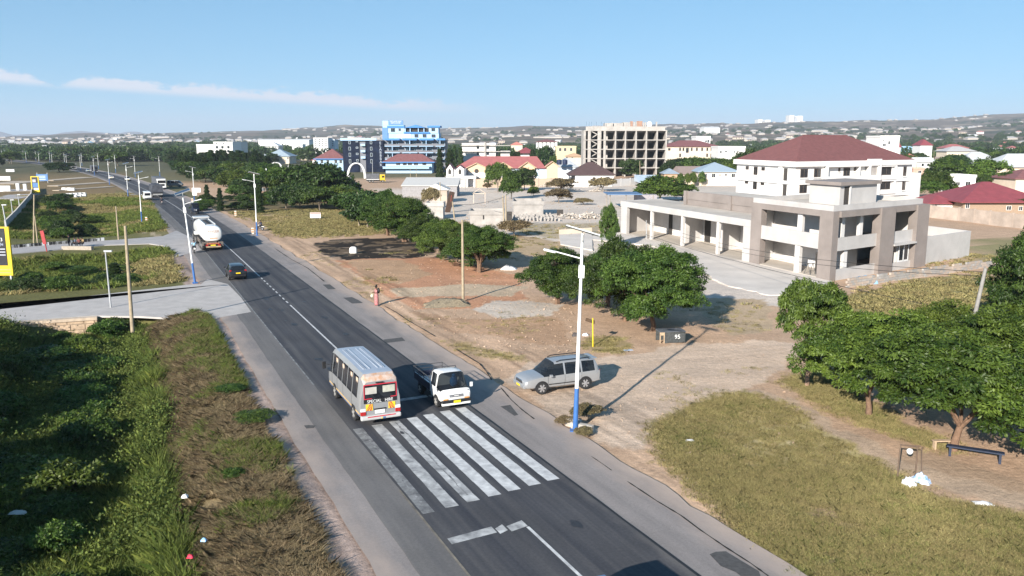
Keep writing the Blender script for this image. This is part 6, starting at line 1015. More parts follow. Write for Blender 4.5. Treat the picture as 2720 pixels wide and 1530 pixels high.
part('panel', M_SBL, ft, [(-.6, .8, -.2, -.191, 2.0, 3.2)]); part('panel', M_TXT, ft, [(-.4, .85, -.2, -.191, 1.35, 1.85)])
for k in range(3): part('print_line', M_TXT, ft, [(-.6, .3, -.2, -.191, 3.4 + .25*k, 3.52 + .25*k)])
for x in (-.6, .5): part('leg', M_GALV, ft, [(x, x + .12, -.05, .05, -.2, .5)])
bs = thing('notice_board', 'dark blue board on posts right of the price totem', 'sign', g('X1', 820, 760)); part('board', M_SBL, bs, [(-2.0, 2.0, -.08, .08, .6, 2.9)]); 
for x in (-1.8, 1.7): part('post', M_GALV, bs, [(x, x + .12, .09, .2, -.2, 3.4)])
for k in range(3): part('print_line', M_PEW, bs, [(-1.4, 1.2, -.09, -.081, 1.0 + .55*k, 1.2 + .55*k)])
rp = thing('sign_post', 'leaning red painted sign post beside the second driveway', 'sign', g('Z1', 468, 1312)); o = MB().box(-.22, .22, -.06, .06, .9, 2.6).build('board', mat('sign_red', (.35, .035, .04), .6, .2), rp); o.rotation_euler = (0, R(-8), 0); o = MB().tube((.05, 0, -.1), (-.12, 0, 1.2), .07).build('post', MATS['sign_red'], rp)
wsn = thing('sign_board', 'small white signboard on short legs in the dry grass', 'sign', g('Z8', 672, 212)); part('board', M_TXT, wsn, [(-.95, .95, -.04, .04, .25, 1.2)]); part('header', mat('sign_pinkred', (.5, .12, .1), .6), wsn, [(-.9, .9, -.05, -.041, .98, 1.14)])
for k in range(3): part('print_line', mat('sign_print2', (.4, .36, .38), .7), wsn, [(-.75, .7, -.05, -.041, .4 + .17*k, .48 + .17*k)])
for x in (-.8, .7): part('leg', M_WOOD, wsn, [(x, x + .08, .041, .1, -.2, 1.1)])
ys = thing('sign_post', 'yellow post with small arrow boards left of the tall lamp', 'sign', g('Y2', 1042, 152)); MB().tube((0, 0, -.1), (-.05, 0, 1.95), .045).build('post', M_YEL, ys); b = MB(); b.add([(-.55, -.03, 1.75), (.1, -.03, 1.55), (.1, .03, 1.55), (-.55, .03, 1.75), (-.5, -.03, 1.98), (.1, -.03, 1.78), (.1, .03, 1.78), (-.5, .03, 1.98)], [(0,1,2,3),(4,5,6,7),(0,1,5,4),(1,2,6,5),(2,3,7,6),(3,0,4,7)]); b.build('arrow_board', mat('arrow_dark', (.08, .05, .03), .8), ys)
sr = thing('sign_pair', 'pair of small white boards on the right street lamp', 'sign', g('S', 517, 540)); zz = at('X2', 1290, 465, sr.location.y).z; z2_ = at('X2', 1265, 540, sr.location.y).z; part('board', M_TXT, sr, [(-.35, 1.6, -.2, -.13, zz - .5, zz + .5)]); part('board', M_TXT, sr, [(-.3, .7, -.2, -.13, z2_ - .3, z2_ + .3)])
# crate, frame with sacks, drum, litter
M_CRT = mat('crate_paint_dark', (.055, .06, .062), .8, .4, 6); M_TIM = mat('crate_timber', (.42, .31, .21), .9, .2, 5)
cr = thing('crate', 'dark wooden stall crate with open end lying under the tree', 'crate', g('Y2', 1840, 118), R(8)); hw, hh_ = .88, .78
for k in range(3): part('side_board', M_CRT, cr, [(-.55 + k*.475, -.08 + k*.475, -.02, .02, .02, hh_)])
part('end_board', M_TIM, cr, [(-.9, -.56, -.03, .03, hh_*.72, hh_), (-.9, -.84, -.03, .03, 0, hh_*.72), (-.62, -.56, -.03, .03, 0, hh_*.72)]); part('back_board', M_CRT, cr, [(-.9, .87, .85, .9, 0, hh_)]); part('right_board', M_CRT, cr, [(.875, .91, -.02, .85, 0, hh_)])
for k in range(4): part('top_plank', mat('crate_top', (.10, .11, .13), .8, .3, 4), cr, [(-.92 + k*.465, -.47 + k*.465, -.08, .95, hh_ + .005, hh_ + .045)])
text('95', .42, M_TXT, cr, (.35, -.028, .42), (R(90), 0, 0))
mfm = mat('frame_rust', (.13, .09, .065), .8, .2); mf = thing('metal_stand', 'bare metal sign frame standing in the dry grass', 'frame', g('Y4', 1170, 590)); fs = [(g('Y4', 1090, 565) - mf.location), (g('Y4', 1250, 560) - mf.location)]; a_, b_ = fs
MB().path([a_ - Vector((0, 0, .1)), a_ + Vector((.03, 0, 1.42))], .03, 6).build('post', mfm, mf); MB().path([b_ - Vector((0, 0, .1)), b_ + Vector((0, 0, 1.28))], .03, 6).build('post', mfm, mf); MB().path([a_ + Vector((.03, 0, 1.40)), b_ + Vector((0, 0, 1.26))], .03, 6).build('crossbar', mfm, mf); MB().path([b_ + Vector((.02, -.5, 0)), b_ + Vector((.17, 0, 1.28))], .022, 6).build('strut', mfm, mf); MB().path([a_ + Vector((.03, 0, 1.40)), b_ + Vector((.17, .1, 1.27))], .022, 6).build('crossbar', mfm, mf)
MB().lathe([(.12, -.04), (.12, .04)], (a_.x + .42, a_.y, a_.z + 1.12), 'y', 12).build('disc', M_TXT, mf)
def crumple(name, label, cat, p, sx_, sy_, sz_, m, seed, rz=0, n=9):
    rs = np.random.RandomState(seed); b = MB(); V_ = []
    for j in range(n):
        for i in range(n):
            u, v = i/(n-1)*2-1, j/(n-1)*2-1; e = max(abs(u), abs(v)); V_.append((u*sx_*(1+.1*rs.randn()), v*sy_*(1+.1*rs.randn()), max(.01, sz_*(1-e**2)*(.85+.13*rs.randn())) if e < .99 else -.03))
    b.add(V_, [(j*n+i, j*n+i+1, (j+1)*n+i+1, (j+1)*n+i) for j in range(n-1) for i in range(n-1)]); o = b.build(name, m, smooth=60); o.location = p; o.rotation_euler[2] = rz; return tag(o, label, cat)
M_PLA = mat('plastic_white', (.72, .72, .74), .5, .1, 6); M_PLB = mat('plastic_blue_white', (.05, .22, .50), .5, col2=(.70, .72, .74), scale=6)
o = crumple('sack', 'white plastic sack slumped under the sign frame, left', 'sack', g('Y4', 1195, 640), .2, .26, .42, M_PLA, 1, .4); crumple('sack', 'blue and white printed sack under the sign frame, right', 'sack', g('Y4', 1300, 610), .36, .2, .42, M_PLB, 2, -.7); crumple('litter_sheet', 'white plastic sheet in the grass at the right edge', 'litter', g('Y4', 1855, 805), .42, .2, .12, M_PLA, 3, -.2); crumple('litter_sheet', 'white wrapper in the grass beside the dirt road', 'litter', g('Y2', 2020, 1105), .26, .14, .1, M_PLA, 4, 0); crumple('litter_sheet', 'blue printed wrapper on the dirt by the grass tuft', 'litter', g('Y2', 1398, 190), .42, .26, .04, M_PLB, 5, .2); crumple('tarp', 'light blue tarpaulin heap against the low block wall', 'tarpaulin', g('X5', 1350, 1095), 1.3, .8, .9, mat('tarp_blue', (.30, .50, .72), .6, .25, 2), 6, .3)
crumple('litter_bag', 'white bag half hidden in the ditch grass', 'litter', g('Y6', 180, 800), .3, .12, .1, mat('bag_dirty', (.4, .39, .37), .8), 7); crumple('litter_bag', 'white rag at the edge of the brown grass', 'litter', g('Y6', 1860, 640), .12, .09, .12, M_PLA, 8); crumple('litter_bag', 'blue wrapper at the edge of the brown grass', 'litter', g('Y6', 2050, 1078), .10, .07, .1, mat('plastic_blue', (.25, .45, .7), .5), 9); crumple('litter_bag', 'red rag in the verge grass at lower left', 'litter', g('Y6', 1915, 1245), .11, .07, .1, mat('rag_red', (.6, .03, .07), .7), 10); crumple('litter_bag', 'white bundle near the roadside tree stems', 'litter', g('X6', 1190, 1215), .9, .4, .5, M_PLA, 11); crumple('litter_bag', 'white bag beside the yellow arrow post', 'litter', g('Y2', 965, 45), .25, .2, .25, M_PLA, 12); crumple('dark_lump', 'dark lump of cloth left of the yellow post', 'litter', g('Y2', 870, 45), .3, .25, .3, mat('cloth_dark', (.08, .07, .07), .9), 13); crumple('brush_pile', 'pile of grey cut brush beside the lot pole', 'brush', g('Z8', 1850, 985), 1.9, .9, .7, mat('brush_grey', (.19, .16, .115), .95, .4, 8), 14, .2, 14)
b = MB(); V_ = []
for j, (s_, z) in enumerate(((.46, 0), (.48, .3), (.46, .55), (.38, .72), (.2, .8))): V_ += [(s_*math.copysign(abs(math.cos(a))**.6, math.cos(a)), .7*s_*math.copysign(abs(math.sin(a))**.6, math.sin(a)), z) for a in np.linspace(0, 6.283, 17)[:-1]]
b.add(V_, [(j*16+i, j*16+(i+1) % 16, (j+1)*16+(i+1) % 16, (j+1)*16+i) for j in range(4) for i in range(16)] + [tuple(range(64, 80))]); o = b.build('marker_stone', mat('stone_whitewash', (.72, .69, .66), .9, .1), smooth=50); o.location = g('Z8', 1012, 516); tag(o, 'rounded whitewashed stone standing in the burnt patch', 'stone')
for k, (x, y, rz, l_, lab) in enumerate(((935, 975, -.5, .55, 'worn white kerb block behind the tall lamp base'), (850, 925, -.5, .4, 'broken pale kerb block left of the tall lamp base'))): o = tag(MB().box(-l_, l_, -.16, .16, -.1, .32).build('kerb_stone', mat('kerb_worn', (.42, .38, .34), .95, .3, 3), bevel=.05), lab, 'block'); o.location = g('Y2', x, y + 20); o.rotation_euler[2] = rz
bn = thing('bench', 'dark blue plank bench in the shade of the lower right tree', 'bench', g('Y4', 1780, 400), R(-28)); part('seat', mat('bench_blue', (.02, .03, .06), .6), bn, [(-1.1, 1.1, -.16, .16, .40, .46)]); [part('leg', MATS['bench_blue'], bn, [(x, x + .1, -.14, .14, -.1, .40)]) for x in (-1.0, .9)]
bn = thing('bench', 'short pale plank bench left of the lower right trunk', 'bench', g('Y4', 1490, 310), R(4)); part('seat', M_TIM, bn, [(-.45, .45, -.12, .12, .36, .41)]); [part('leg', M_TIM, bn, [(x, x + .07, -.1, .1, -.1, .36)]) for x in (-.4, .33)]
ey = thing('easel', 'folding trestle inside the open bay of the corner building', 'trestle', C0 + AS*3.6 + BQ*.7 + Vector((0, 0, .16)), 1.9)
for s_ in (-1, 1): MB().path([(-.5, s_*.35, 0), (0, s_*.3, 1.1), (.5, s_*.35, 0)], .035, 6).build('leg_frame', mat('steel_dark', (.1, .1, .1), .6), ey)
MB().tube((0, -.5, 1.1), (0, .5, 1.1), .04, n=6).build('crossbar', MATS['steel_dark'], ey)
# scattered stones on the bare lots
b = MB(); rg = random.Random(5)
for i in range(3600):
    p = gv(rg.uniform(870, 1440), rg.uniform(640, 890)) if i < 1700 else (g('Z3', rg.uniform(500, 2000), rg.uniform(760, 1200)) if i < 2300 else gv(rg.uniform(1150, 2000), rg.uniform(850, 1150))); s_ = rg.uniform(.03, .13) * (1 if i < 1700 else (2 if i < 2300 else .6)); n_ = p.x*.9063 + p.y*.4226
    if n_ < 20: continue
    p.z = gz(p); b.add([(p.x + s_*rg.uniform(-1, 1), p.y + s_*rg.uniform(-1, 1), p.z + s_*rg.uniform(-.3, 1)) for _ in range(4)], [(0,1,2),(0,2,3),(0,3,1),(1,3,2)])
tag(b.build('stones', mat('stone_scatter', (.40, .29, .21), .95, .3, 3)), 'loose stones and clods on the bare lots right of road', 'stones', kind='stuff')
# ================================================================ vehicles
def paintm(n, c, metal=.0, rough=.32, var=.06): return mat(n, c, rough, var, 1.5, metal=metal, coat=.5, spec=.5)
M_TYRE = mat('tyre_rubber', (.025, .025, .027), .9, .2); M_RIM = mat('rim_silver', (.45, .45, .47), .35, .1, metal=.6); M_RIMW = mat('rim_dusty', (.30, .29, .28), .6, .15); M_BLACK = mat('trim_black', (.018, .018, .02), .5, .2); M_GL = glassmat('vehicle_glass', .30); M_GLD = glassmat('vehicle_glass_dark', .08); M_INT = mat('vehicle_interior', (.06, .058, .06), .9, .2)
M_PY = mat('plate_yellow', (.75, .55, .02), .5, .05); M_PW = mat('plate_white', (.72, .72, .72), .5, .05); M_RL = mat('lamp_red', (.35, .015, .015), .2, .1, coat=.5); M_HL2 = mat('headlamp', (.62, .64, .66), .12, .1, spec=.8); M_CHR = mat('chrome', (.55, .55, .57), .18, .05, metal=.8)
def wheel(par, x, y, r, w_, rim=None, spokes=6):
    s_ = 1 if y > 0 else -1; wl = MB().lathe([(r*.62, -w_*.5), (r*.9, -w_*.5), (r, -w_*.32), (r, w_*.32), (r*.9, w_*.5), (r*.62, w_*.5)], (0, 0, 0), 'y', 20).build('wheel', M_TYRE, par, smooth=True); wl.location = (x, y, r); yo = s_*w_*.5
    b = MB(); b.lathe([(r*.60, yo - s_*.05), (r*.62, yo - s_*.002)], (0, 0, 0), 'y', 20); b.build('hub_face', M_BLACK, wl); b = MB()
    for k in range(spokes):
        a = 6.283*k/spokes; c_, d = math.cos(a), math.sin(a); q = [(c_*r*.1 - d*r*.10, d*r*.1 + c_*r*.10), (c_*r*.1 + d*r*.10, d*r*.1 - c_*r*.10), (c_*r*.62 + d*r*.15, d*r*.62 - c_*r*.15), (c_*r*.62 - d*r*.15, d*r*.62 + c_*r*.15)]
        b.add([(u, yo - s_*.03, v) for u, v in q] + [(u, yo + s_*.012, v) for u, v in q], [(0,1,2,3),(4,5,6,7),(0,1,5,4),(1,2,6,5),(2,3,7,6),(3,0,4,7)])
    b.lathe([(r*.18, yo - s_*.03), (r*.16, yo + s_*.03)], (0, 0, 0), 'y', 12); b.build('rim', rim or M_RIM, wl, smooth=30); return wl
def arch_(par, x, y, r, w_):
    s_ = 1 if y > 0 else -1; P = [(x + r*math.cos(a), r/1.13 + r*math.sin(a)) for a in np.linspace(R(-12), R(192), 18)]; b = MB(); n_ = len(P); b.add([(p[0], y - s_*.25, p[1]) for p in P] + [(p[0], y, p[1]) for p in P], [tuple(range(n_)), tuple(range(n_, 2*n_))] + [(i, (i+1) % n_, n_+(i+1) % n_, n_+i) for i in range(n_)]); b.build('wheel_arch', M_BLACK, par)
def loft(par, ST, cls, mats, zk=.12):
    rings = []
    for (x, zb, zw, zr, wb, w_, wr) in ST:
        h = zr - zw; half = [(0, zb), (wb*.8, zb), (wb, zb + .16*(zw-zb)), (w_, zb + .55*(zw-zb)), (w_*.985, zw), (wr, zr - zk*h - .012), (wr*.84, zr - .012), (wr*.45, zr), (0, zr + .006)]
        rings.append([(x, y, z) for y, z in half])
    n_ = len(rings[0]); G_ = {}
    for i in range(len(ST) - 1):
        for j in range(n_ - 1):
            nm = cls(i, j)
            for s_ in (1, -1):
                q = [rings[i][j], rings[i+1][j], rings[i+1][j+1], rings[i][j+1]]; q = [(a, b*s_, c) for a, b, c in q]
                key = (nm, s_, i) if nm.startswith('side') else (nm, 0, 0); G_.setdefault(key, []).append(q)
    for i, e in ((0, 0), (len(ST) - 1, 1)):
        r_ = rings[i]; ring = r_ + [(a, -b, c) for a, b, c in r_[::-1][1:-1]]; G_.setdefault(('body', 0, 0), []).append(ring)
    for (nm, s_, i), qs in G_.items():
        b = MB(); idx = {}; 
        for q in qs:
            f = []
            for p in q:
                k = tuple(round(c, 4) for c in p)
                if k not in idx: idx[k] = len(b.v); b.v.append(p)
                if idx[k] not in f: f.append(idx[k])
            if len(f) > 2: b.f.append(tuple(f))
        b.build('side_window' if nm.startswith('side') else nm, mats.get(nm.split('_w')[0] if nm.startswith('side') else nm, mats['body']), par, smooth=38)
    return rings
def car(name, label, loc, rz, kind, pm, glass=None, group=None, rim=None, cat='car', plate=None, detail=True):
    t = thing(name, label, cat, loc, rz, group); gl = glass or M_GL
    if kind == 'suv':
        ST = [(-2.36,.46,.92,1.0,.74,.82,.70),(-2.30,.34,1.02,1.10,.82,.89,.73),(-2.12,.30,1.06,1.62,.84,.905,.66),(-1.98,.28,1.06,1.70,.85,.91,.67),(-1.18,.26,1.04,1.74,.85,.915,.68),(-1.08,.26,1.04,1.745,.85,.915,.68),(-.12,.26,1.02,1.74,.85,.915,.68),(-.02,.26,1.02,1.74,.85,.915,.68),(.50,.26,1.0,1.70,.85,.915,.66),(1.22,.27,.99,1.04,.85,.91,.74),(1.75,.29,.94,1.0,.84,.9,.70),(2.18,.33,.84,.90,.81,.86,.64),(2.32,.38,.74,.80,.76,.80,.58),(2.37,.46,.62,.66,.7,.74,.5)]
        def cls(i, j):
            if j == 4 and i in (3, 5, 7, 8): return 'side_w%d' % i
            if i == 8 and j >= 5: return 'windshield'
            if i == 1 and j >= 5: return 'rear_window'
            return 'body'
        wx_, wr_, ww = (-1.36, 1.36), .36, .23; L2, W2 = 2.36, .915
    elif kind == 'hatch':
        ST = [(-2.0,.42,.86,.92,.70,.78,.66),(-1.94,.32,.94,1.02,.78,.85,.68),(-1.70,.27,.97,1.42,.80,.86,.60),(-1.5,.25,.96,1.47,.81,.865,.62),(-.62,.24,.95,1.50,.81,.865,.63),(-.54,.24,.95,1.50,.81,.865,.63),(.22,.24,.93,1.49,.81,.865,.63),(.95,.25,.90,.96,.81,.86,.70),(1.5,.28,.83,.89,.79,.84,.66),(1.9,.33,.70,.76,.72,.78,.58),(2.0,.42,.58,.62,.66,.7,.5)]
        def cls(i, j):
            if j == 4 and i in (3, 5, 6): return 'side_w%d' % i
            if i == 6 and j >= 5: return 'windshield'
            if i == 1 and j >= 5: return 'rear_window'
            return 'body'
        wx_, wr_, ww = (-1.2, 1.25), .31, .2; L2, W2 = 2.0, .865
    elif kind == 'van':
        ST = [(-2.3,.42,1.05,1.75,.76,.82,.70),(-2.24,.34,1.08,1.9,.80,.845,.72),(-2.1,.3,1.08,1.95,.81,.85,.73),(-1.2,.28,1.08,1.98,.81,.85,.74),(-1.1,.28,1.08,1.98,.81,.85,.74),(0,.28,1.08,1.98,.81,.85,.74),(.1,.28,1.08,1.98,.81,.85,.74),(1.2,.28,1.05,1.96,.81,.85,.73),(2.05,.3,.98,1.06,.8,.84,.72),(2.25,.36,.85,.9,.76,.8,.66),(2.3,.44,.7,.74,.7,.74,.6)]
        def cls(i, j):
            if j == 4 and i in (2, 4, 6, 7): return 'side_w%d' % i
            if i == 7 and j >= 5: return 'windshield'
            return 'body'
        wx_, wr_, ww = (-1.35, 1.35), .32, .2; L2, W2 = 2.3, .85
    loft(t, ST, cls, {'body': pm, 'side': gl, 'windshield': gl, 'rear_window': M_GLD}); 
    part('cabin', M_INT, t, [(-L2*.8, L2*.3, -W2*.72, W2*.72, .4, .95 if kind != 'van' else 1.0)])
    for s_ in (-1, 1):
        for x in wx_: arch_(t, x, s_*(W2 + .004), wr_*1.14, ww); wheel(t, x, s_*(W2 - ww*.5 + .012), wr_, ww, rim)
        b = MB().box(-.09, .08, -.02, .02, -.07, .07).build('mirror', pm if kind != 'hatch' else M_BLACK, t, bevel=.03); b.location = (L2*.36, s_*(W2 + .11), 1.05 if kind != 'van' else 1.2); b.scale = (1, 5, 1)
        h = MB().ball((0, 0, 0), (.10, .20, .075), 12, 8).build('headlight', M_HL2, t, smooth=True); h.location = (L2 - .16, s_*(W2 - .26), .74 if kind != 'van' else .8)
        h = MB().box(-.06, .03, -.10, .10, -.12, .12).build('tail_light', M_RL, t, bevel=.02); h.location = (-L2 + .09, s_*(W2 - .15), .95 if kind != 'van' else 1.1)
    if kind == 'van': part('rear_window', M_GLD, t, [(-2.325, -2.3, -.6, .6, 1.12, 1.66)])
    part('rear_bumper', pm if kind == 'suv' else M_BLACK, t, [(-L2 - .05, -L2 + .12, -W2*.86, W2*.86, .40, .58)], bevel=.04); part('front_bumper', pm if kind == 'suv' else M_BLACK, t, [(L2 - .12, L2 + .06, -W2*.84, W2*.84, .38, .58)], bevel=.04)
    part('plate', plate or M_PY, t, [(-L2 - .075, -L2 - .055, -.22, .22, .70, .82)] if plate != M_PW or kind == 'x' else [(-L2 - .075, -L2 - .055, -.25, .25, .66, .8)]); part('plate', plate or M_PY, t, [(L2 + .065, L2 + .08, -.22, .22, .43, .54)])
    return t
# silver estate car leaving the dirt road
fw = g('Y2', 550, 640); rw = g('Y2', 950, 590); hd = (fw - rw).normalized(); nl = Vector((-hd.y, hd.x, 0)); cen = (fw + rw)/2 - nl*(.92) if (nl.y < 0) else (fw + rw)/2 + nl*.92
cen = (fw + rw)/2 + Vector((-hd.y, hd.x, 0)) * (-.92 if Vector((-hd.y, hd.x, 0)).y < 0 else .92); M_SIL = paintm('paint_silver', (.35, .36, .38), .35, .36)
sv = car('estate_car', 'silver estate car on the dirt road turning onto the road', (cen.x, cen.y, .02), math.atan2(hd.y, hd.x), 'suv', M_SIL)
for s_ in (-1, 1): MB().path([(-1.75, s_*.60, 1.71), (-1.6, s_*.62, 1.79), (.1, s_*.62, 1.79), (.35, s_*.60, 1.72)], .028, 6).build('roof_rail', M_BLACK, sv)
gr = part('grille', M_CHR, sv, [(2.33, 2.385, -.42, .42, .62, .80)]); [part('grille_slot', M_BLACK, gr, [(2.386, 2.392, -.38 + .11*k, -.32 + .11*k, .64, .78)]) for k in range(8)]
part('spoiler', M_SIL, sv, [(-2.28, -2.0, -.58, .58, 1.66, 1.70)], bevel=.015); part('wheel_steering', M_BLACK, sv, [(.55, .6, -.45, -.1, .95, 1.15)])
def seams(par, xs, ws, zs_, m=None):
    for x in xs:
        for s_ in (-1, 1): MB().path([(x, s_*(w_ + .001), z) for w_, z in zip(ws, zs_)], .007, 4).build('door_seam', m or M_BLACK, par)
seams(sv, (.98, -.07, -1.13), (.853, .915, .903), (.40, .66, 1.02))
for s_ in (-1, 1):
    for x in (-.28, -1.3 + .1): part('door_handle', M_SIL, sv, [(x, x + .17, s_*.915 - .02, s_*.915 + .02, .87, .90)])
    part('rub_strip', M_BLACK, sv, [(-1.0, .95, s_*.918 - .008, s_*.918 + .008, .52, .56)])
sv.scale = (.97, .97, .97)
# black hatchback behind the tanker
p = NT(9.97, 87.7); car('hatchback', 'black hatchback with yellow plate driving behind the tanker', (p.x, p.y, .03), rdir(88), 'hatch', paintm('paint_black', (.012, .013, .016)), M_GLD)
# vehicle entering at the bottom edge
p = NT(10.55, 16.8); bv = car('minivan', 'blue-roofed minivan just entering at the bottom edge', (p.x, p.y, .03), rdir(20), 'van', paintm('paint_blue', (.10, .20, .36), .3), M_GL); bv.scale = (1, 1, .98)
# far traffic
def rv(o, t_, z=.03): q = RD(o, t_); return (q.x, q.y, z)
car('minivan', 'white passenger van ahead of the covered truck', rv(-3.9, 219), rdir(219), 'van', paintm('paint_white', (.72, .72, .72)), M_GLD, cat='van', plate=M_PW).scale = (1.05, 1.05, 1.08)
q = g('Z1', 1120, 592); car('hatchback', 'white car far along the left lane', (q.x, q.y, .03), rdir(300), 'hatch', MATS['paint_white'], M_GLD); q = g('Z1', 1285, 608); car('hatchback', 'white car coming along the far right lane', (q.x, q.y, .03), rdir(300) + math.pi, 'hatch', MATS['paint_white'], M_GLD); q = g('Z1', 885, 520); car('hatchback', 'pale blue car tiny in the far distance', (q.x, q.y, .03), rdir(390), 'hatch', paintm('paint_paleblue', (.3, .38, .45)), M_GLD)
# ---------------------------------------------------------------- minibus
M_BUS = mat('paint_bus_grey', (.30, .305, .315), .38, .05, 1.2, coat=.25, metal=.25); M_BUSW = mat('paint_bus_pale', (.46, .46, .465), .4, .05, coat=.3); M_RUST = mat('roof_edge_rust', (.50, .50, .50), .6, col2=(.42, .20, .09), scale=3.2, detail=8); M_STR = mat('stripe_tan', (.52, .36, .16), .5)
p = NT(10.62, 41.25); bus = thing('minibus', 'grey minibus with red-framed rear window stopping at the crossing', 'minibus', (p.x, p.y, .03), rdir(40))
BX = [-2.95, -2.87, -1.9, -1.82, -.9, -.82, .1, .18, 1.1, 1.18]
ST = [(-3.45,.40,1.30,2.22,.93,.985,.80),(-3.36,.34,1.32,2.46,.98,1.015,.84),(-3.15,.34,1.32,2.55,.99,1.02,.86)] + [(x,.34,1.32,2.58 + .02*(x > -1),.99,1.025,.87) for x in BX] + [(2.25,.34,1.30,2.58,.99,1.02,.86),(2.35,.34,1.28,2.57,.99,1.02,.86),(2.75,.34,1.24,2.48,.99,1.015,.84),(3.25,.36,1.12,1.26,.96,.99,.86),(3.45,.42,1.0,1.1,.9,.94,.8)]
def bcls(i, j):
    if j == 4 and i in (4, 6, 8, 10, 12): return 'side_w%d' % i
    if j == 4 and i in (14, 15): return 'side_w%d' % i
    if i == 15 and j >= 5: return 'windshield'
    if i in (0, 1) and j >= 5: return 'roof_edge'
    if j >= 6: return 'roof'
    return 'body'
loft(bus, ST, bcls, {'body': M_BUS, 'side': glassmat('bus_glass', .16), 'windshield': M_GL, 'roof_edge': M_RUST, 'roof': mat('paint_bus_roof', (.33, .37, .44), .42, .10, .9, coat=.2)}, .16)
part('floor', M_INT, bus, [(-3.3, 3.0, -.9, .9, .5, .62)]); M_SEAT = mat('seat_fabric', (.10, .10, .12), .9)
for x in (-2.5, -1.6, -.7, .2, 1.1, 1.9):
    for y in (-.5, .5): part('seat', M_SEAT, bus, [(x, x + .45, y - .38, y + .38, .62, 1.0), (x - .12, x, y - .38, y + .38, .62, 1.65)])
for k, x in enumerate((-2.8, -1.75, -.1, 1.25)):
    for s_ in (-1, 1): MB().add([(x + .06*i, s_*(.90 + .015*(i % 2)), z) for i in range(7) for z in (1.3, 2.3)], [(2*i, 2*i+2, 2*i+3, 2*i+1) for i in range(6)]).build('curtain', mat('curtain_beige', (.55, .42, .33), .9, .15), bus)
rx = -3.46
rwn = part('rear_window', M_GLD, bus, [(rx - .012, rx + .01, -.80, .80, 1.36, 2.08)]); M_RF = mat('tape_red', (.48, .03, .05), .5, .1)
part('window_border', M_RF, rwn, [(rx - .02, rx - .0125, -.82, .82, 2.05, 2.10), (rx - .02, rx - .0125, -.82, -.775, 1.42, 2.05), (rx - .02, rx - .0125, .775, .82, 1.42, 2.05), (rx - .02, rx - .0125, .42, .82, 1.37, 1.41), (rx - .02, rx - .0125, -.82, -.5, 1.37, 1.41)])
M_BLIND = mat('window_blind', (.52, .50, .46), .7, .1); part('blind', M_BLIND, rwn, [(rx - .016, rx - .0125, .18, .74, 1.62, 1.95)]); [part('blind_slat', mat('blind_gap', (.25, .24, .22), .8), rwn, [(rx - .0185, rx - .0165, .2 + .055*k, .215 + .055*k, 1.63, 1.94)]) for k in range(10)]
part('sticker', mat('sticker_pale', (.42, .42, .36), .6), rwn, [(rx - .016, rx - .0125, -.72, -.12, 1.64, 1.97)]); part('lower_strip', M_BLACK, bus, [(rx - .012, rx + .01, -.82, .82, 1.16, 1.355)])
text('SPECIAL   HIRE', .215, M_PW, bus, (rx - .02, .02, 1.245), (R(90), 0, R(-90)), sx=.92)
for s_ in (-1, 1):
    pl = part('chevron_plate', mat('chevron_yellow', (.72, .52, .03), .5), bus, [(rx - .014, rx, s_*.56 - .17, s_*.56 + .17, .80, 1.12)]); b = MB()
    for k in range(3):
        y0 = s_*.56 - .17; z0 = .80; o_ = -.12 + .15*k; A_ = [(max(0, o_), 0 if o_ >= 0 else -o_)]; pts = [(o_, 0), (o_ + .085, 0), (o_ + .405, .32), (o_ + .32, .32)]; pts = [(min(max(u, 0), .34), v) for u, v in pts]; pts = [((.34 - u) if s_ > 0 else u, v) for u, v in pts]; b.add([(rx - .017, y0 + u, z0 + v) for u, v in pts], [(0, 1, 2, 3)])
    b.build('chevron_stripe', M_RF, pl); part('tail_light', M_RL, bus, [(rx - .03, rx + .1, s_*.86 - .13, s_*.86 + .13, .58, .76)], bevel=.02); part('reverse_light', M_HL2, bus, [(rx - .03, rx + .1, s_*.86 - .13, s_*.86 + .13, .765, .92)], bevel=.02)
    part('stripe', M_STR, bus, [(-3.3, 3.0, s_*1.012 - .006, s_*1.012 + .006, .60, .68)]); part('stripe', mat('stripe_blue', (.05, .1, .25), .5), bus, [(-3.3, 3.0, s_*1.006 - .006, s_*1.006 + .006, .54, .595)])
    for x in (-2.2, 1.75): arch_(bus, x, s_*1.018, .46, .3); wheel(bus, x, s_*.92, .39, .22, M_RIMW, 5)
    MB().path([(3.0, s_*1.0, 1.55), (3.25, s_*1.16, 1.55)], .02, 5).build('mirror_arm', M_BLACK, bus); mm = MB().box(-.05, .05, -.1, .1, -.2, .2).build('mirror', M_BLACK, bus, bevel=.03); mm.location = (3.27, s_*1.22, 1.5)
seams(bus, (-1.86, -.1, 1.14, 2.3), (.992, 1.026, 1.012), (.45, .88, 1.3)); part('plate', M_PW, bus, [(rx - .02, rx, -.2, .28, .62, .80)]); part('plate_hood', M_BLACK, bus, [(rx - .04, rx, -.26, .34, .82, .87)]); part('bumper', M_BUSW, bus, [(-3.58, -3.36, -1.0, 1.0, .34, .56)], bevel=.06); part('bumper_tape', M_RF, bus, [(-3.6, -3.585, -.7, .68, .49, .535)]); part('bumper_flash', mat('flash_yellow', (.7, .5, .05), .5), bus, [(-3.59, -3.582, -.04, .0, .36, .46)]); part('bumper_flash', MATS['paint_blue'], bus, [(-3.59, -3.582, -.2, -.08, .36, .46)])
for y in (-.5, -.42, .42, .5, -.2, .2): part('roof_rib', MATS['paint_bus_roof'], bus, [(-2.4, 1.8, y - .018, y + .018, 2.575, 2.625)])
part('rear_lamp', M_BLACK, bus, [(rx - .06, rx + .1, -.16, .22, 2.13, 2.18)])
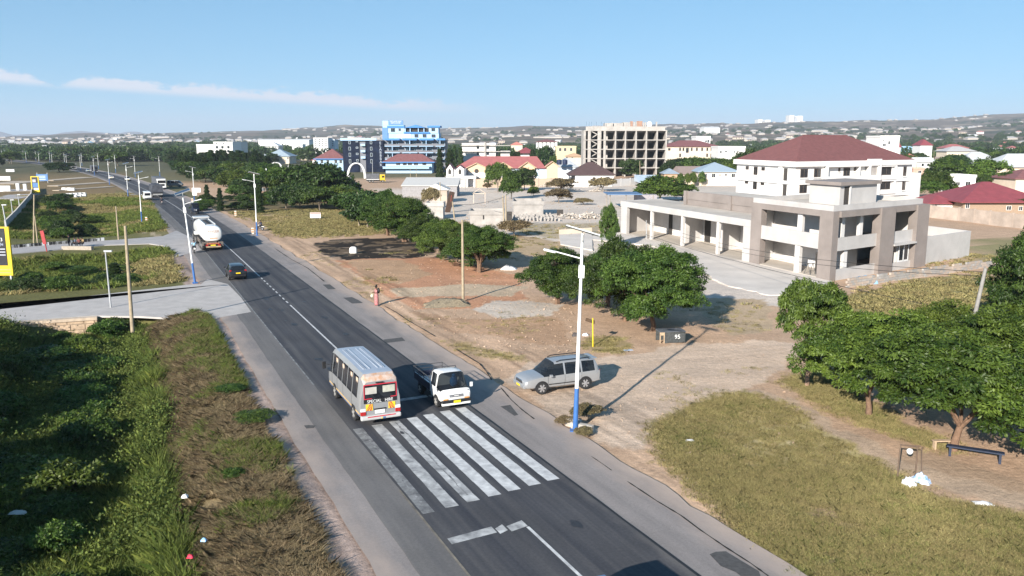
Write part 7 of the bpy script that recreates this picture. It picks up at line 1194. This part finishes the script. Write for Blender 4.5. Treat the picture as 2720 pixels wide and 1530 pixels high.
# ---------------------------------------------------------------- white pickup
p = NT(14.8, 40.65); pk = thing('pickup_truck', 'small white flat-nosed pickup with railed bed facing the crossing', 'pickup', (p.x, p.y, .03), rdir(40) + math.pi); M_WP = MATS['paint_white']
ST = [(.45,.42,1.05,1.72,.76,.80,.66),(.52,.36,1.07,1.80,.78,.81,.68),(.60,.36,1.07,1.82,.78,.815,.68),(1.25,.36,1.05,1.83,.78,.815,.68),(1.42,.36,1.04,1.80,.78,.815,.67),(1.98,.38,.98,1.06,.78,.81,.70),(2.12,.42,.86,.94,.76,.79,.66),(2.16,.48,.72,.78,.72,.75,.62)]
def pcls(i, j):
    if j == 4 and i in (2, 4): return 'side_w%d' % i
    if i == 4 and j >= 5: return 'windshield'
    return 'body'
loft(pk, ST, pcls, {'body': M_WP, 'side': M_GL, 'windshield': M_GL}); part('cab_floor', M_INT, pk, [(.6, 1.7, -.6, .6, .5, .9)]); dr = MB().ball((1.0, .3, 1.15), (.16, .22, .3)).ball((1.03, .3, 1.52), .11).build('driver', mat('shirt_blue', (.05, .22, .55), .9), pk, smooth=True)
part('bed_floor', M_WP, pk, [(-2.1, .4, -.8, .8, .62, .72)]); M_DKB = mat('bed_side_dark', (.02, .025, .05), .6)
for s_ in (-1, 1): part('bed_side', M_DKB, pk, [(-2.1, .4, s_*.82 - .02, s_*.82 + .02, .66, 1.02)]); part('bed_liner', M_WP, pk, [(-2.08, .38, s_*.785 - .012, s_*.785 + .012, .72, 1.02)])
part('tail_gate', M_DKB, pk, [(-2.14, -2.1, -.82, .82, .66, 1.02)]); part('head_board', M_WP, pk, [(.36, .41, -.76, .76, .72, 1.06)]); part('chassis', M_BLACK, pk, [(-2.0, 1.9, -.4, .4, .35, .6)])
b = MB(); RR = [(-2.15, -.84), (.44, -.84), (.44, .84), (-2.15, .84)]
for z in (1.36, 1.16): b.path([(x, y, z) for x, y in RR] + [(RR[0][0], RR[0][1], z)], .02, 6)
for x in (-2.15, -1.3, -.45, .42):
    for y in (-.84, .84): b.tube((x, y, 1.02), (x, y, 1.36), .018, n=5)
b.path([(.44, -.7, 1.02), (.5, -.6, 1.86), (.5, .6, 1.86), (.44, .7, 1.02)], .022, 6); b.path([(.44, -.84, 1.36), (.5, -.6, 1.86)], .018, 5); b.path([(.44, .84, 1.36), (.5, .6, 1.86)], .018, 5); b.build('bed_rails', mat('rail_dark', (.06, .06, .065), .5), pk)
for s_ in (-1, 1):
    for x in (-1.2, 1.35): arch_(pk, x, s_*.818, .36, .2); wheel(pk, x, s_*.73, .31, .19, M_RIMW, 5)
    part('headlight', M_HL2, pk, [(2.1, 2.17, s_*.55 - .15, s_*.55 + .15, .68, .84)], bevel=.015); part('indicator', M_ORG, pk, [(2.14, 2.19, s_*.58 - .13, s_*.58 + .13, .56, .62)]); mm = MB().box(-.03, .03, -.08, .08, -.12, .12).build('mirror', M_WP, pk, bevel=.02); mm.location = (1.75, s_*1.0, 1.12); MB().tube((1.75, s_*.8, 1.0), (1.75, s_*.95, 1.1), .015).build('mirror_arm', M_BLACK, pk)
part('grille', M_CHR, pk, [(2.14, 2.185, -.38, .38, .68, .82)]); part('badge', M_PW, pk, [(2.186, 2.19, -.12, .12, .735, .765)]); part('bumper', M_BLACK, pk, [(2.08, 2.26, -.8, .8, .40, .55)], bevel=.04); part('air_dam', M_WP, pk, [(2.05, 2.2, -.78, .78, .26, .395)], bevel=.03); part('plate', M_PY, pk, [(2.265, 2.28, -.18, .2, .40, .53)]); part('nose_band', M_DKB, pk, [(1.99, 2.09, -.72, .72, .90, .96)])
for y in (-.3, .28): MB().path([(2.0, y, 1.0), (1.85, y + .35, 1.22)], .012, 4).build('wiper', M_BLACK, pk)
# ---------------------------------------------------------------- fuel tanker
M_TW = mat('tank_white', (.74, .735, .72), .35, .05, .8, coat=.4); p = NT(10.1, 111.5); tk = thing('tanker_truck', 'white fuel tanker trailer marked in red letters heading away', 'tanker', (p.x, p.y, .03), rdir(115))
b = MB(); n_ = 28; V_ = []; TS = [(.0, .0), (.0, .86), (.12, .97), (.4, 1.0), (6, 1.0), (12.2, 1.0), (12.5, .96), (12.6, .8)]
for k, (x, s_) in enumerate(TS[1:]): V_ += [(x, 1.22*s_*math.copysign(abs(math.cos(a))**.7, math.cos(a)), 2.12 + .98*s_*math.copysign(abs(math.sin(a))**.75, math.sin(a))) for a in np.linspace(0, 2*math.pi, n_ + 1)[:-1]]
b.add(V_, [(j*n_+i, j*n_+(i+1) % n_, (j+1)*n_+(i+1) % n_, (j+1)*n_+i) for j in range(6) for i in range(n_)] + [tuple(range(n_)), tuple(range(6*n_, 7*n_))]); b.build('tank', M_TW, tk, smooth=45)
part('catwalk', M_GALV, tk, [(2.4, 10.5, -.55, .55, 3.09, 3.13)]); [part('catwalk_edge', M_TW, tk, [(2.3, 10.6, y - .04, y + .04, 3.08, 3.24)]) for y in (-.62, .62)]
for x in (3.4, 5.2, 7.0, 8.8): MB().lathe([(.30, 3.13), (.30, 3.22), (.22, 3.25)], (x, 0, 0), 'z', 14).build('hatch', M_BLACK, tk); part('grating', M_BLACK, tk, [(x + .45, x + 1.3, -.5, .5, 3.131, 3.145)])
text('DANGER', .44, mat('letter_brown', (.36, .19, .12), .7), tk, (-.008, 0, 2.42), (R(90), 0, R(-90)), sx=.95); part('chassis', mat('chassis_dusty', (.13, .11, .095), .8, .2), tk, [(.1, 12.0, -.5, .5, .75, 1.15)]); part('side_guard', MATS['chassis_dusty'], tk, [(3.4, 7.5, -1.2, -1.15, .6, 1.1), (3.4, 7.5, 1.15, 1.2, .6, 1.1)])
for x in (1.2, 2.5, 3.8, 9.2, 10.5):
    for s_ in (-1, 1): wheel(tk, x, s_*1.02, .52, .42 if x < 6 else .5, M_RIMW, 5)
for s_ in (-1, 1): part('mudguard', MATS['chassis_dusty'], tk, [(-.15, .5, s_*.95 - .3, s_*.95 + .3, .55, 1.1)])
rb_ = part('rear_bumper', mat('bumper_dusty', (.36, .27, .17), .8, .3, 4), tk, [(-.3, -.15, -.95, .95, .45, .62)]); part('tail_board', mat('board_red', (.36, .12, .07), .7, .3, 5), tk, [(-.32, -.22, -.75, .75, .85, 1.02)]); [part('tail_light', M_RL, tk, [(-.34, -.22, s_*.75 - .15, s_*.75 + .15, .65, .82)]) for s_ in (-1, 1)]; part('plate', M_PY, tk, [(-.34, -.32, -.3, .3, .65, .8)]); part('tank_label', M_ORG, tk, [(-.004, .1, -.6, .35, 1.52, 1.62)])
M_CAB = mat('cab_dark', (.03, .035, .05), .45, .2); cb_ = part('cab', M_CAB, tk, [(13.4, 15.6, -1.2, 1.2, .9, 3.0)], bevel=.15); part('cab_roof', M_BUSW, tk, [(13.4, 15.4, -1.1, 1.1, 3.0, 3.25)], bevel=.1); [part('cab_window', M_GLD, tk, [(14.4, 15.3, s_*1.205 - .01, s_*1.205 + .01, 2.0, 2.7)]) for s_ in (-1, 1)]; part('tractor_frame', M_BLACK, tk, [(9.0, 15.3, -.45, .45, .6, .95)]); [wheel(tk, 14.6, s_*1.02, .52, .34, M_RIMW, 5) for s_ in (-1, 1)]; part('windshield', M_GLD, tk, [(15.6, 15.62, -1.0, 1.0, 1.9, 2.8)]); [MB().tube((15.4, s_*1.25, 2.6), (15.5, s_*1.6, 2.5), .03).build('mirror_arm', M_BLACK, tk) for s_ in (-1, 1)]; part('fender_tank', M_TW, tk, [(11.2, 12.5, -1.22, 1.22, 1.0, 1.4)])
# ---------------------------------------------------------------- other trucks
def truck(label, loc, rz, cabm, kind, name='truck', L=8.5, scale=1.0):
    t = thing(name, label, 'truck', loc, rz); t.scale = (scale,) * 3; part('cab', cabm, t, [(L*.5 + .1, L*.5 + 2.1, -1.2, 1.2, .85, 3.0 if kind != 'box' else 3.1)], bevel=.12); part('windshield', M_GLD, t, [(L*.5 + 2.1, L*.5 + 2.13, -1.05, 1.05, 1.85, 2.65)]); [part('side_window', M_GLD, t, [(L*.5 + .9, L*.5 + 1.8, s_*1.21 - .01, s_*1.21 + .01, 1.9, 2.6)]) for s_ in (-1, 1)]
    part('bumper', cabm, t, [(L*.5 + 2.0, L*.5 + 2.25, -1.2, 1.2, .5, .9)], bevel=.05); [part('headlight', M_HL2, t, [(L*.5 + 2.25, L*.5 + 2.27, s_*.9 - .2, s_*.9 + .2, .6, .8)]) for s_ in (-1, 1)]; part('chassis', M_BLACK, t, [(-L*.5, L*.5 + 2, -.45, .45, .6, 1.0)]); part('grille', M_BLACK, t, [(L*.5 + 2.1, L*.5 + 2.12, -.8, .8, 1.0, 1.6)])
    for x in (-L*.5 + 1.2, -L*.5 + 2.4, L*.5 + 1.2):
        for s_ in (-1, 1): wheel(t, x, s_*1.0, .5, .36, M_RIMW, 5)
    if kind == 'tarp':
        rs = np.random.RandomState(3); V_ = []; na = 18; nx = 14
        for i in range(nx):
            x = -L*.5 + L*i/(nx-1)
            for j in range(na): a = math.pi*j/(na-1); rr_ = 1 + .05*rs.randn(); V_.append((x, 1.32*math.copysign(abs(math.cos(a))**.45, math.cos(a))*rr_, 1.2 + 2.0*math.sin(a)**.55*rr_ if 0 < j < na-1 else .95))
        MB().add(V_, [(i*na+j, (i+1)*na+j, (i+1)*na+j+1, i*na+j+1) for i in range(nx-1) for j in range(na-1)] + [tuple(range(na)), tuple(range((nx-1)*na, nx*na))]).build('tarpaulin', mat('tarp_dark_grey', (.055, .06, .075), .7, .4, 1.2), t, smooth=30); part('bed', M_BLACK, t, [(-L*.5, L*.5, -1.2, 1.2, .95, 1.25)]); part('rear_board', mat('board_grey', (.3, .3, .3), .7), t, [(-L*.5 - .06, -L*.5, -1.1, 1.1, .6, .95)])
    else:
        part('trailer_box', mat('trailer_dark', (.10, .105, .12), .6, .25, 1), t, [(-L*.5, L*.5 - .2, -1.22, 1.22, 1.1, 3.4)], bevel=.04); part('trailer_stripe', M_PW, t, [(-L*.5, L*.5 - .2, -1.235, -1.221, 1.1, 1.3)])
    return t
truck('dark truck with grey tarpaulin load beside the white van', rv(-.6, 232), rdir(232), M_CAB, 'tarp', 'covered_truck', 7)
q = g('X2', 650, 458); d_ = Vector((math.cos(rdir(262)), math.sin(rdir(262)), 0)); q2 = Vector(q) + d_*9.0; truck('white-cabbed lorry with long dark trailer parked on the right verge', (q2.x, q2.y, .05), rdir(265) + math.pi, M_WP, 'box', 'lorry', 13)
q = g('Z1', 945, 528); truck('dark lorry far up the road before the umbrella tree', (q.x, q.y, .03), rdir(360) + math.pi, M_CAB, 'box', 'lorry', 7); q = g('Z1', 735, 492); truck('pale lorry at the far bend of the road', (q.x, q.y, .03), rdir(430) + math.pi, mat('paint_dusty_grey', (.3, .29, .3), .6), 'tarp', 'lorry', 8)
for k, (x, y, lab) in enumerate(((1700, 640, 'parked grey car in front of the hotel arch'), (120, 420, 'parked dark car beyond the roadside planting'))): q = g('Z2', 1690, 712) if k == 0 else g('X2', 900, 400); car('parked_car', lab, (q.x, q.y, 0), .3 if k == 0 else .1, 'van', paintm('paint_grey', (.2, .21, .22)), M_GLD)
q = g('Z2', 1935, 700); tt = truck('yellow lorry parked near the hotel arch', (q.x, q.y, 0), .2, paintm('paint_yellow', (.6, .42, .03)), 'box', 'lorry', 5); tt.scale = (.9, .9, .9)
# three-wheeler
p = NT(13.1, 173); bj = thing('auto_rickshaw', 'black three-wheeled auto rickshaw coming along the right shoulder', 'auto rickshaw', (*RD(1.6, 172.5)[:2], .03), rdir(172) + math.pi); bj.scale = (1.15, 1.15, 1.2)
loft(bj, [(-1.3,.35,.9,1.45,.6,.64,.5),(-1.2,.3,.95,1.7,.63,.66,.54),(-.4,.28,.95,1.75,.63,.66,.55),(.35,.28,.95,1.72,.62,.65,.54),(.75,.3,.9,1.0,.55,.58,.42),(1.15,.35,.8,.88,.32,.36,.25),(1.3,.45,.65,.7,.15,.18,.12)], lambda i, j: 'windshield' if i == 3 and j >= 5 else ('side_w%d' % i if j == 4 and i in (1, 2) else 'body'), {'body': mat('rickshaw_dark', (.015, .02, .035), .4, .2), 'side': M_GLD, 'windshield': M_GL}); wheel(bj, 1.0, .04, .22, .12); wheel(bj, -.85, .55, .22, .12); wheel(bj, -.85, -.55, .22, .12); part('headlight', M_HL2, bj, [(1.28, 1.32, -.08, .08, .6, .75)])
# ---------------------------------------------------------------- people and motorcycles
def skin(name, J, E, m, par, k=1.0, root='pelvis', sub=2):
    nm = list(J); me = bpy.data.meshes.new(name); me.from_pydata([J[n][:3] for n in nm], [(nm.index(a), nm.index(b)) for a, b in E], []); me.materials.append(m); o = link(bpy.data.objects.new(name, me)); o.parent = par
    bm = bmesh.new(); bm.from_mesh(me); ly = bm.verts.layers.skin.verify(); bm.verts.ensure_lookup_table()
    for i, n in enumerate(nm): bm.verts[i][ly].radius = (J[n][3]*k, J[n][3]*k); bm.verts[i][ly].use_root = (n == root)
    bm.to_mesh(me); bm.free(); o.modifiers.new('skin', 'SKIN').use_smooth_shade = True; s_ = o.modifiers.new('sub', 'SUBSURF'); s_.levels = sub; s_.render_levels = sub; return o
BE = [('pelvis','waist'),('waist','chest'),('chest','neck'),('neck','head'),('head','crown'),('head','nose'),('chest','shL'),('shL','elL'),('elL','wrL'),('chest','shR'),('shR','elR'),('elR','wrR'),('pelvis','hipL'),('hipL','knL'),('knL','anL'),('anL','toL'),('pelvis','hipR'),('hipR','knR'),('knR','anR'),('anR','toR')]
for s_ in 'LR': BE += [('wr'+s_, 'pa'+s_)] + [('pa'+s_, 'f%d%s' % (k, s_)) for k in range(5)]
def pose(kind, lean=0):
    J = dict(pelvis=(0,0,.95,.12), waist=(0,0,1.12,.11), chest=(0,0,1.32,.125), neck=(0,0,1.48,.055), head=(.02,0,1.60,.088), crown=(.01,0,1.69,.07), nose=(.10,0,1.59,.02))
    for s_, y in (('L', 1), ('R', -1)):
        J.update({'sh'+s_: (0,.17*y,1.40,.062), 'el'+s_: (-.02,.24*y,1.14,.042), 'wr'+s_: (.08,.24*y,.92,.03), 'hip'+s_: (0,.09*y,.90,.095), 'kn'+s_: (.03,.10*y,.50,.06), 'an'+s_: (0,.10*y,.09,.042), 'to'+s_: (.17,.12*y,.035,.035)})
        if kind == 'ride': J.update({'el'+s_: (.24,.29*y,1.12,.042), 'wr'+s_: (.50,.30*y,1.05,.03), 'kn'+s_: (.40,.18*y,.82,.062), 'an'+s_: (.22,.17*y,.40,.042), 'to'+s_: (.38,.18*y,.36,.035)})
        if kind == 'sit': J.update({'el'+s_: (.10,.24*y,1.10,.042), 'wr'+s_: (.30,.16*y,.98,.03), 'kn'+s_: (.42,.12*y,.92,.062), 'an'+s_: (.46,.12*y,.50,.042), 'to'+s_: (.62,.12*y,.46,.035)})
        if kind == 'hold': J.update({'el'+s_: (.06,.22*y,1.14,.042), 'wr'+s_: (.28,.10*y,1.16,.03)})
        wx, wy, wz, _ = J['wr'+s_]; ex = J['el'+s_]; d = Vector((wx-ex[0], wy-ex[1], wz-ex[2])).normalized(); pa = Vector((wx, wy, wz)) + d*.05; J['pa'+s_] = (*pa, .028); sd = Vector((0, 0, 1)).cross(d); sd = sd.normalized() if sd.length > .1 else Vector((1, 0, 0))
        for k in range(5): q = pa + d*(.07 - .008*abs(k-2) if k else .02) + sd*(.012*(k-2) if k else -.05) + Vector((0, 0, -.01)); J['f%d%s' % (k, s_)] = (*q, .010)
    if kind in ('ride', 'sit'):
        for n in ('chest', 'neck', 'head', 'crown', 'nose', 'shL', 'shR'): x, y, z, r = J[n]; J[n] = (x + .06 + lean*.1, y, z, r)
    return J
M_SKIN = mat('skin_brown', (.13, .065, .04), .6, .1); M_HAIR = mat('hair_black', (.012, .01, .01), .8)
def person(label, loc, rz, kind, shirt, trous, group=None, dress=None, s_=1.0):
    t = thing('person', label, 'person', loc, rz, group); t.scale = (s_,)*3; J = pose(kind); skin('body', J, BE, M_SKIN, t)
    sub = lambda ns: ({n: J[n] for n in ns}, [e for e in BE if e[0] in ns and e[1] in ns])
    if not dress: a, e = sub(['pelvis','waist','chest','shL','elL','shR','elR']); a = dict(a); skin('shirt', a, e, shirt, t, 1.22); a, e = sub(['pelvis','hipL','knL','anL','hipR','knR','anR']); skin('trousers', a, e, trous, t, 1.22)
    else:
        b = MB(); prof = [(.20, .06), (.215, .35), (.21, .7), (.185, .95), (.15, 1.12), (.175, 1.30), (.15, 1.42), (.075, 1.47)]; b.lathe(prof, n=18); b.v = [(x*.85, y*1.05, z) for x, y, z in b.v]; b.build('dress', dress, t, smooth=True); a, e = sub(['shL','elL']); skin('sleeve', a, e, dress, t, 1.35, 'shL'); a, e = sub(['shR','elR']); skin('sleeve', a, e, dress, t, 1.35, 'shR')
    hx_, hy_, hz_, _ = J['head']; MB().ball((hx_ - .02, hy_, hz_ + .035), (.115, .105, .105), 14, 9).build('hair', M_HAIR, t, smooth=True); return t
M_DRS = mat('dress_red_print', (.28, .02, .045), .8, col2=(.50, .30, .28), scale=14); p = g('Z8', 1222, 988)
wo = person('woman in a long red patterned dress standing by the road', (p.x, p.y, .0), R(205), 'hold', None, None, dress=M_DRS, s_=.98); MB().ball((-.02, 0, 1.76), (.09, .09, .07), 12, 8).build('hair_bun', M_HAIR, wo, smooth=True)
bp_ = MB().ball((0, 0, 0), (.13, .17, .24), 12, 8).build('backpack', M_BLACK, smooth=True); bp_.location = (p.x + .17, p.y + .08, 1.25); bp_.rotation_euler[2] = R(205); tag(bp_, 'black backpack on the back of the woman in red', 'backpack')
hb = thing('handbag', 'pale handbag held in front by the woman in red', 'bag', (p.x - .34, p.y - .14, .86), R(25)); MB().ball((0, 0, 0), (.14, .09, .15), 12, 8).build('pouch', mat('bag_pale', (.62, .60, .45), .7), hb, smooth=True); MB().path([(-.1, 0, .1), (-.05, 0, .26), (.05, 0, .26), (.1, 0, .1)], .012, 5).build('handle', mat('bag_strap', (.2, .35, .15), .7), hb)
def moto(label, loc, rz, col, group=None):
    t = thing('motorcycle', label, 'motorcycle', loc, rz, group)
    for x in (-.62, .62): wheel(t, x, .05, .30, .10, M_RIM, 6)
    MB().path([(-.62, 0, .30), (-.3, 0, .55), (.3, 0, .62), (.45, 0, .85)], .035, 6).path([(.62, 0, .30), (.42, 0, .95)], .035, 6).build('frame', M_BLACK, t); MB().path([(.40, .34, 1.02), (.45, .12, .98), (.45, -.12, .98), (.40, -.34, 1.02)], .018, 6).build('handlebar', M_CHR, t); MB().ball((.15, 0, .78), (.26, .14, .13)).build('fuel_tank', col, t, smooth=True); part('seat', M_BLACK, t, [(-.72, 0, -.13, .13, .74, .83)], bevel=.03); MB().ball((.05, 0, .42), (.2, .14, .17)).build('engine', M_RIMW, t, smooth=True); part('rear_guard', col, t, [(-.95, -.45, -.08, .08, .60, .68)]); part('plate', M_PW, t, [(-.97, -.955, -.1, .1, .5, .62)]); MB().ball((.52, 0, .86), (.09, .1, .1)).build('headlight', M_HL2, t, smooth=True); return t
M_TRS = mat('trousers_dark', (.02, .022, .03), .9)
def rider(fr, x, y, rz, shirt, ml, rl, col):
    q = g(fr, x, y); moto(ml, (q.x, q.y, .03), rz, col); d = Vector((math.cos(rz), math.sin(rz), 0)); q = q - d*.28; person(rl, (q.x, q.y, -.06), rz, 'ride', shirt, M_TRS)
a_ = rdir(115); rider('X7', 240, 735, a_, mat('shirt_pale_blue', (.28, .48, .62), .9), 'small motorcycle riding beside the tanker wheels', 'rider in a pale blue shirt beside the tanker', M_PW); rider('X2', 640, 735, rdir(200), mat('shirt_dark', (.03, .035, .05), .9), 'motorcycle on the centre line behind the covered truck', 'dark-clothed rider on the centre line', M_RL); rider('X2', 2510, 1235, 2.6, mat('shirt_navy', (.04, .06, .11), .9), 'parked motorcycle beside the second right street lamp', 'person in navy sitting on the parked motorcycle', M_PW)
# people sitting on the culvert edge of the second driveway
sb_ = thing('stone_seat', 'pale stone parapet where people sit by second driveway', 'ledge', g('Z7', 760, 385), R(-4)); part('ledge', mat('stone_pale', (.36, .31, .26), .95, .15), sb_, [(-1.7, 2.3, -.3, .3, -.3, .4)], bevel=.05)
for k, (x, y, sh_m, lab, kd) in enumerate(((700, 372, mat('shirt_black', (.02, .02, .025), .9), 'person in black standing by the second driveway', 'stand'), (762, 368, mat('shirt_grey_blue', (.10, .14, .20), .9), 'person in grey-blue sitting on the stone ledge', 'sit'), (800, 368, mat('shirt_maroon', (.16, .05, .05), .9), 'person in dull red sitting in the middle of ledge', 'sit'), (832, 366, mat('shirt_ochre', (.45, .32, .16), .9), 'person in ochre sitting at the right of ledge', 'sit'))):
    q = g('Z7', x, y); person(lab, (q.x, q.y, .0 if kd == 'stand' else -.35), R(200 + 25*k), kd, sh_m, M_TRS)
# ================================================================ air
hz_b = MB().box(-16500, 9000, -400, 16500, -60, 460); m = bpy.data.materials.new('haze_air'); m.use_nodes = True; t = m.node_tree; t.nodes.remove(t.nodes['Principled BSDF']); pv = t.nodes.new('ShaderNodeVolumePrincipled'); pv.inputs['Color'].default_value = (.76, .84, 1.0, 1); pv.inputs['Density'].default_value = 1.0e-4; pv.inputs['Anisotropy'].default_value = 0.0
t.links.new(pv.outputs[0], t.nodes['Material Output'].inputs['Volume']); hzo = hz_b.build('haze', m); tag(hzo, 'thin blue haze lying over the whole plain', 'haze', kind='stuff')
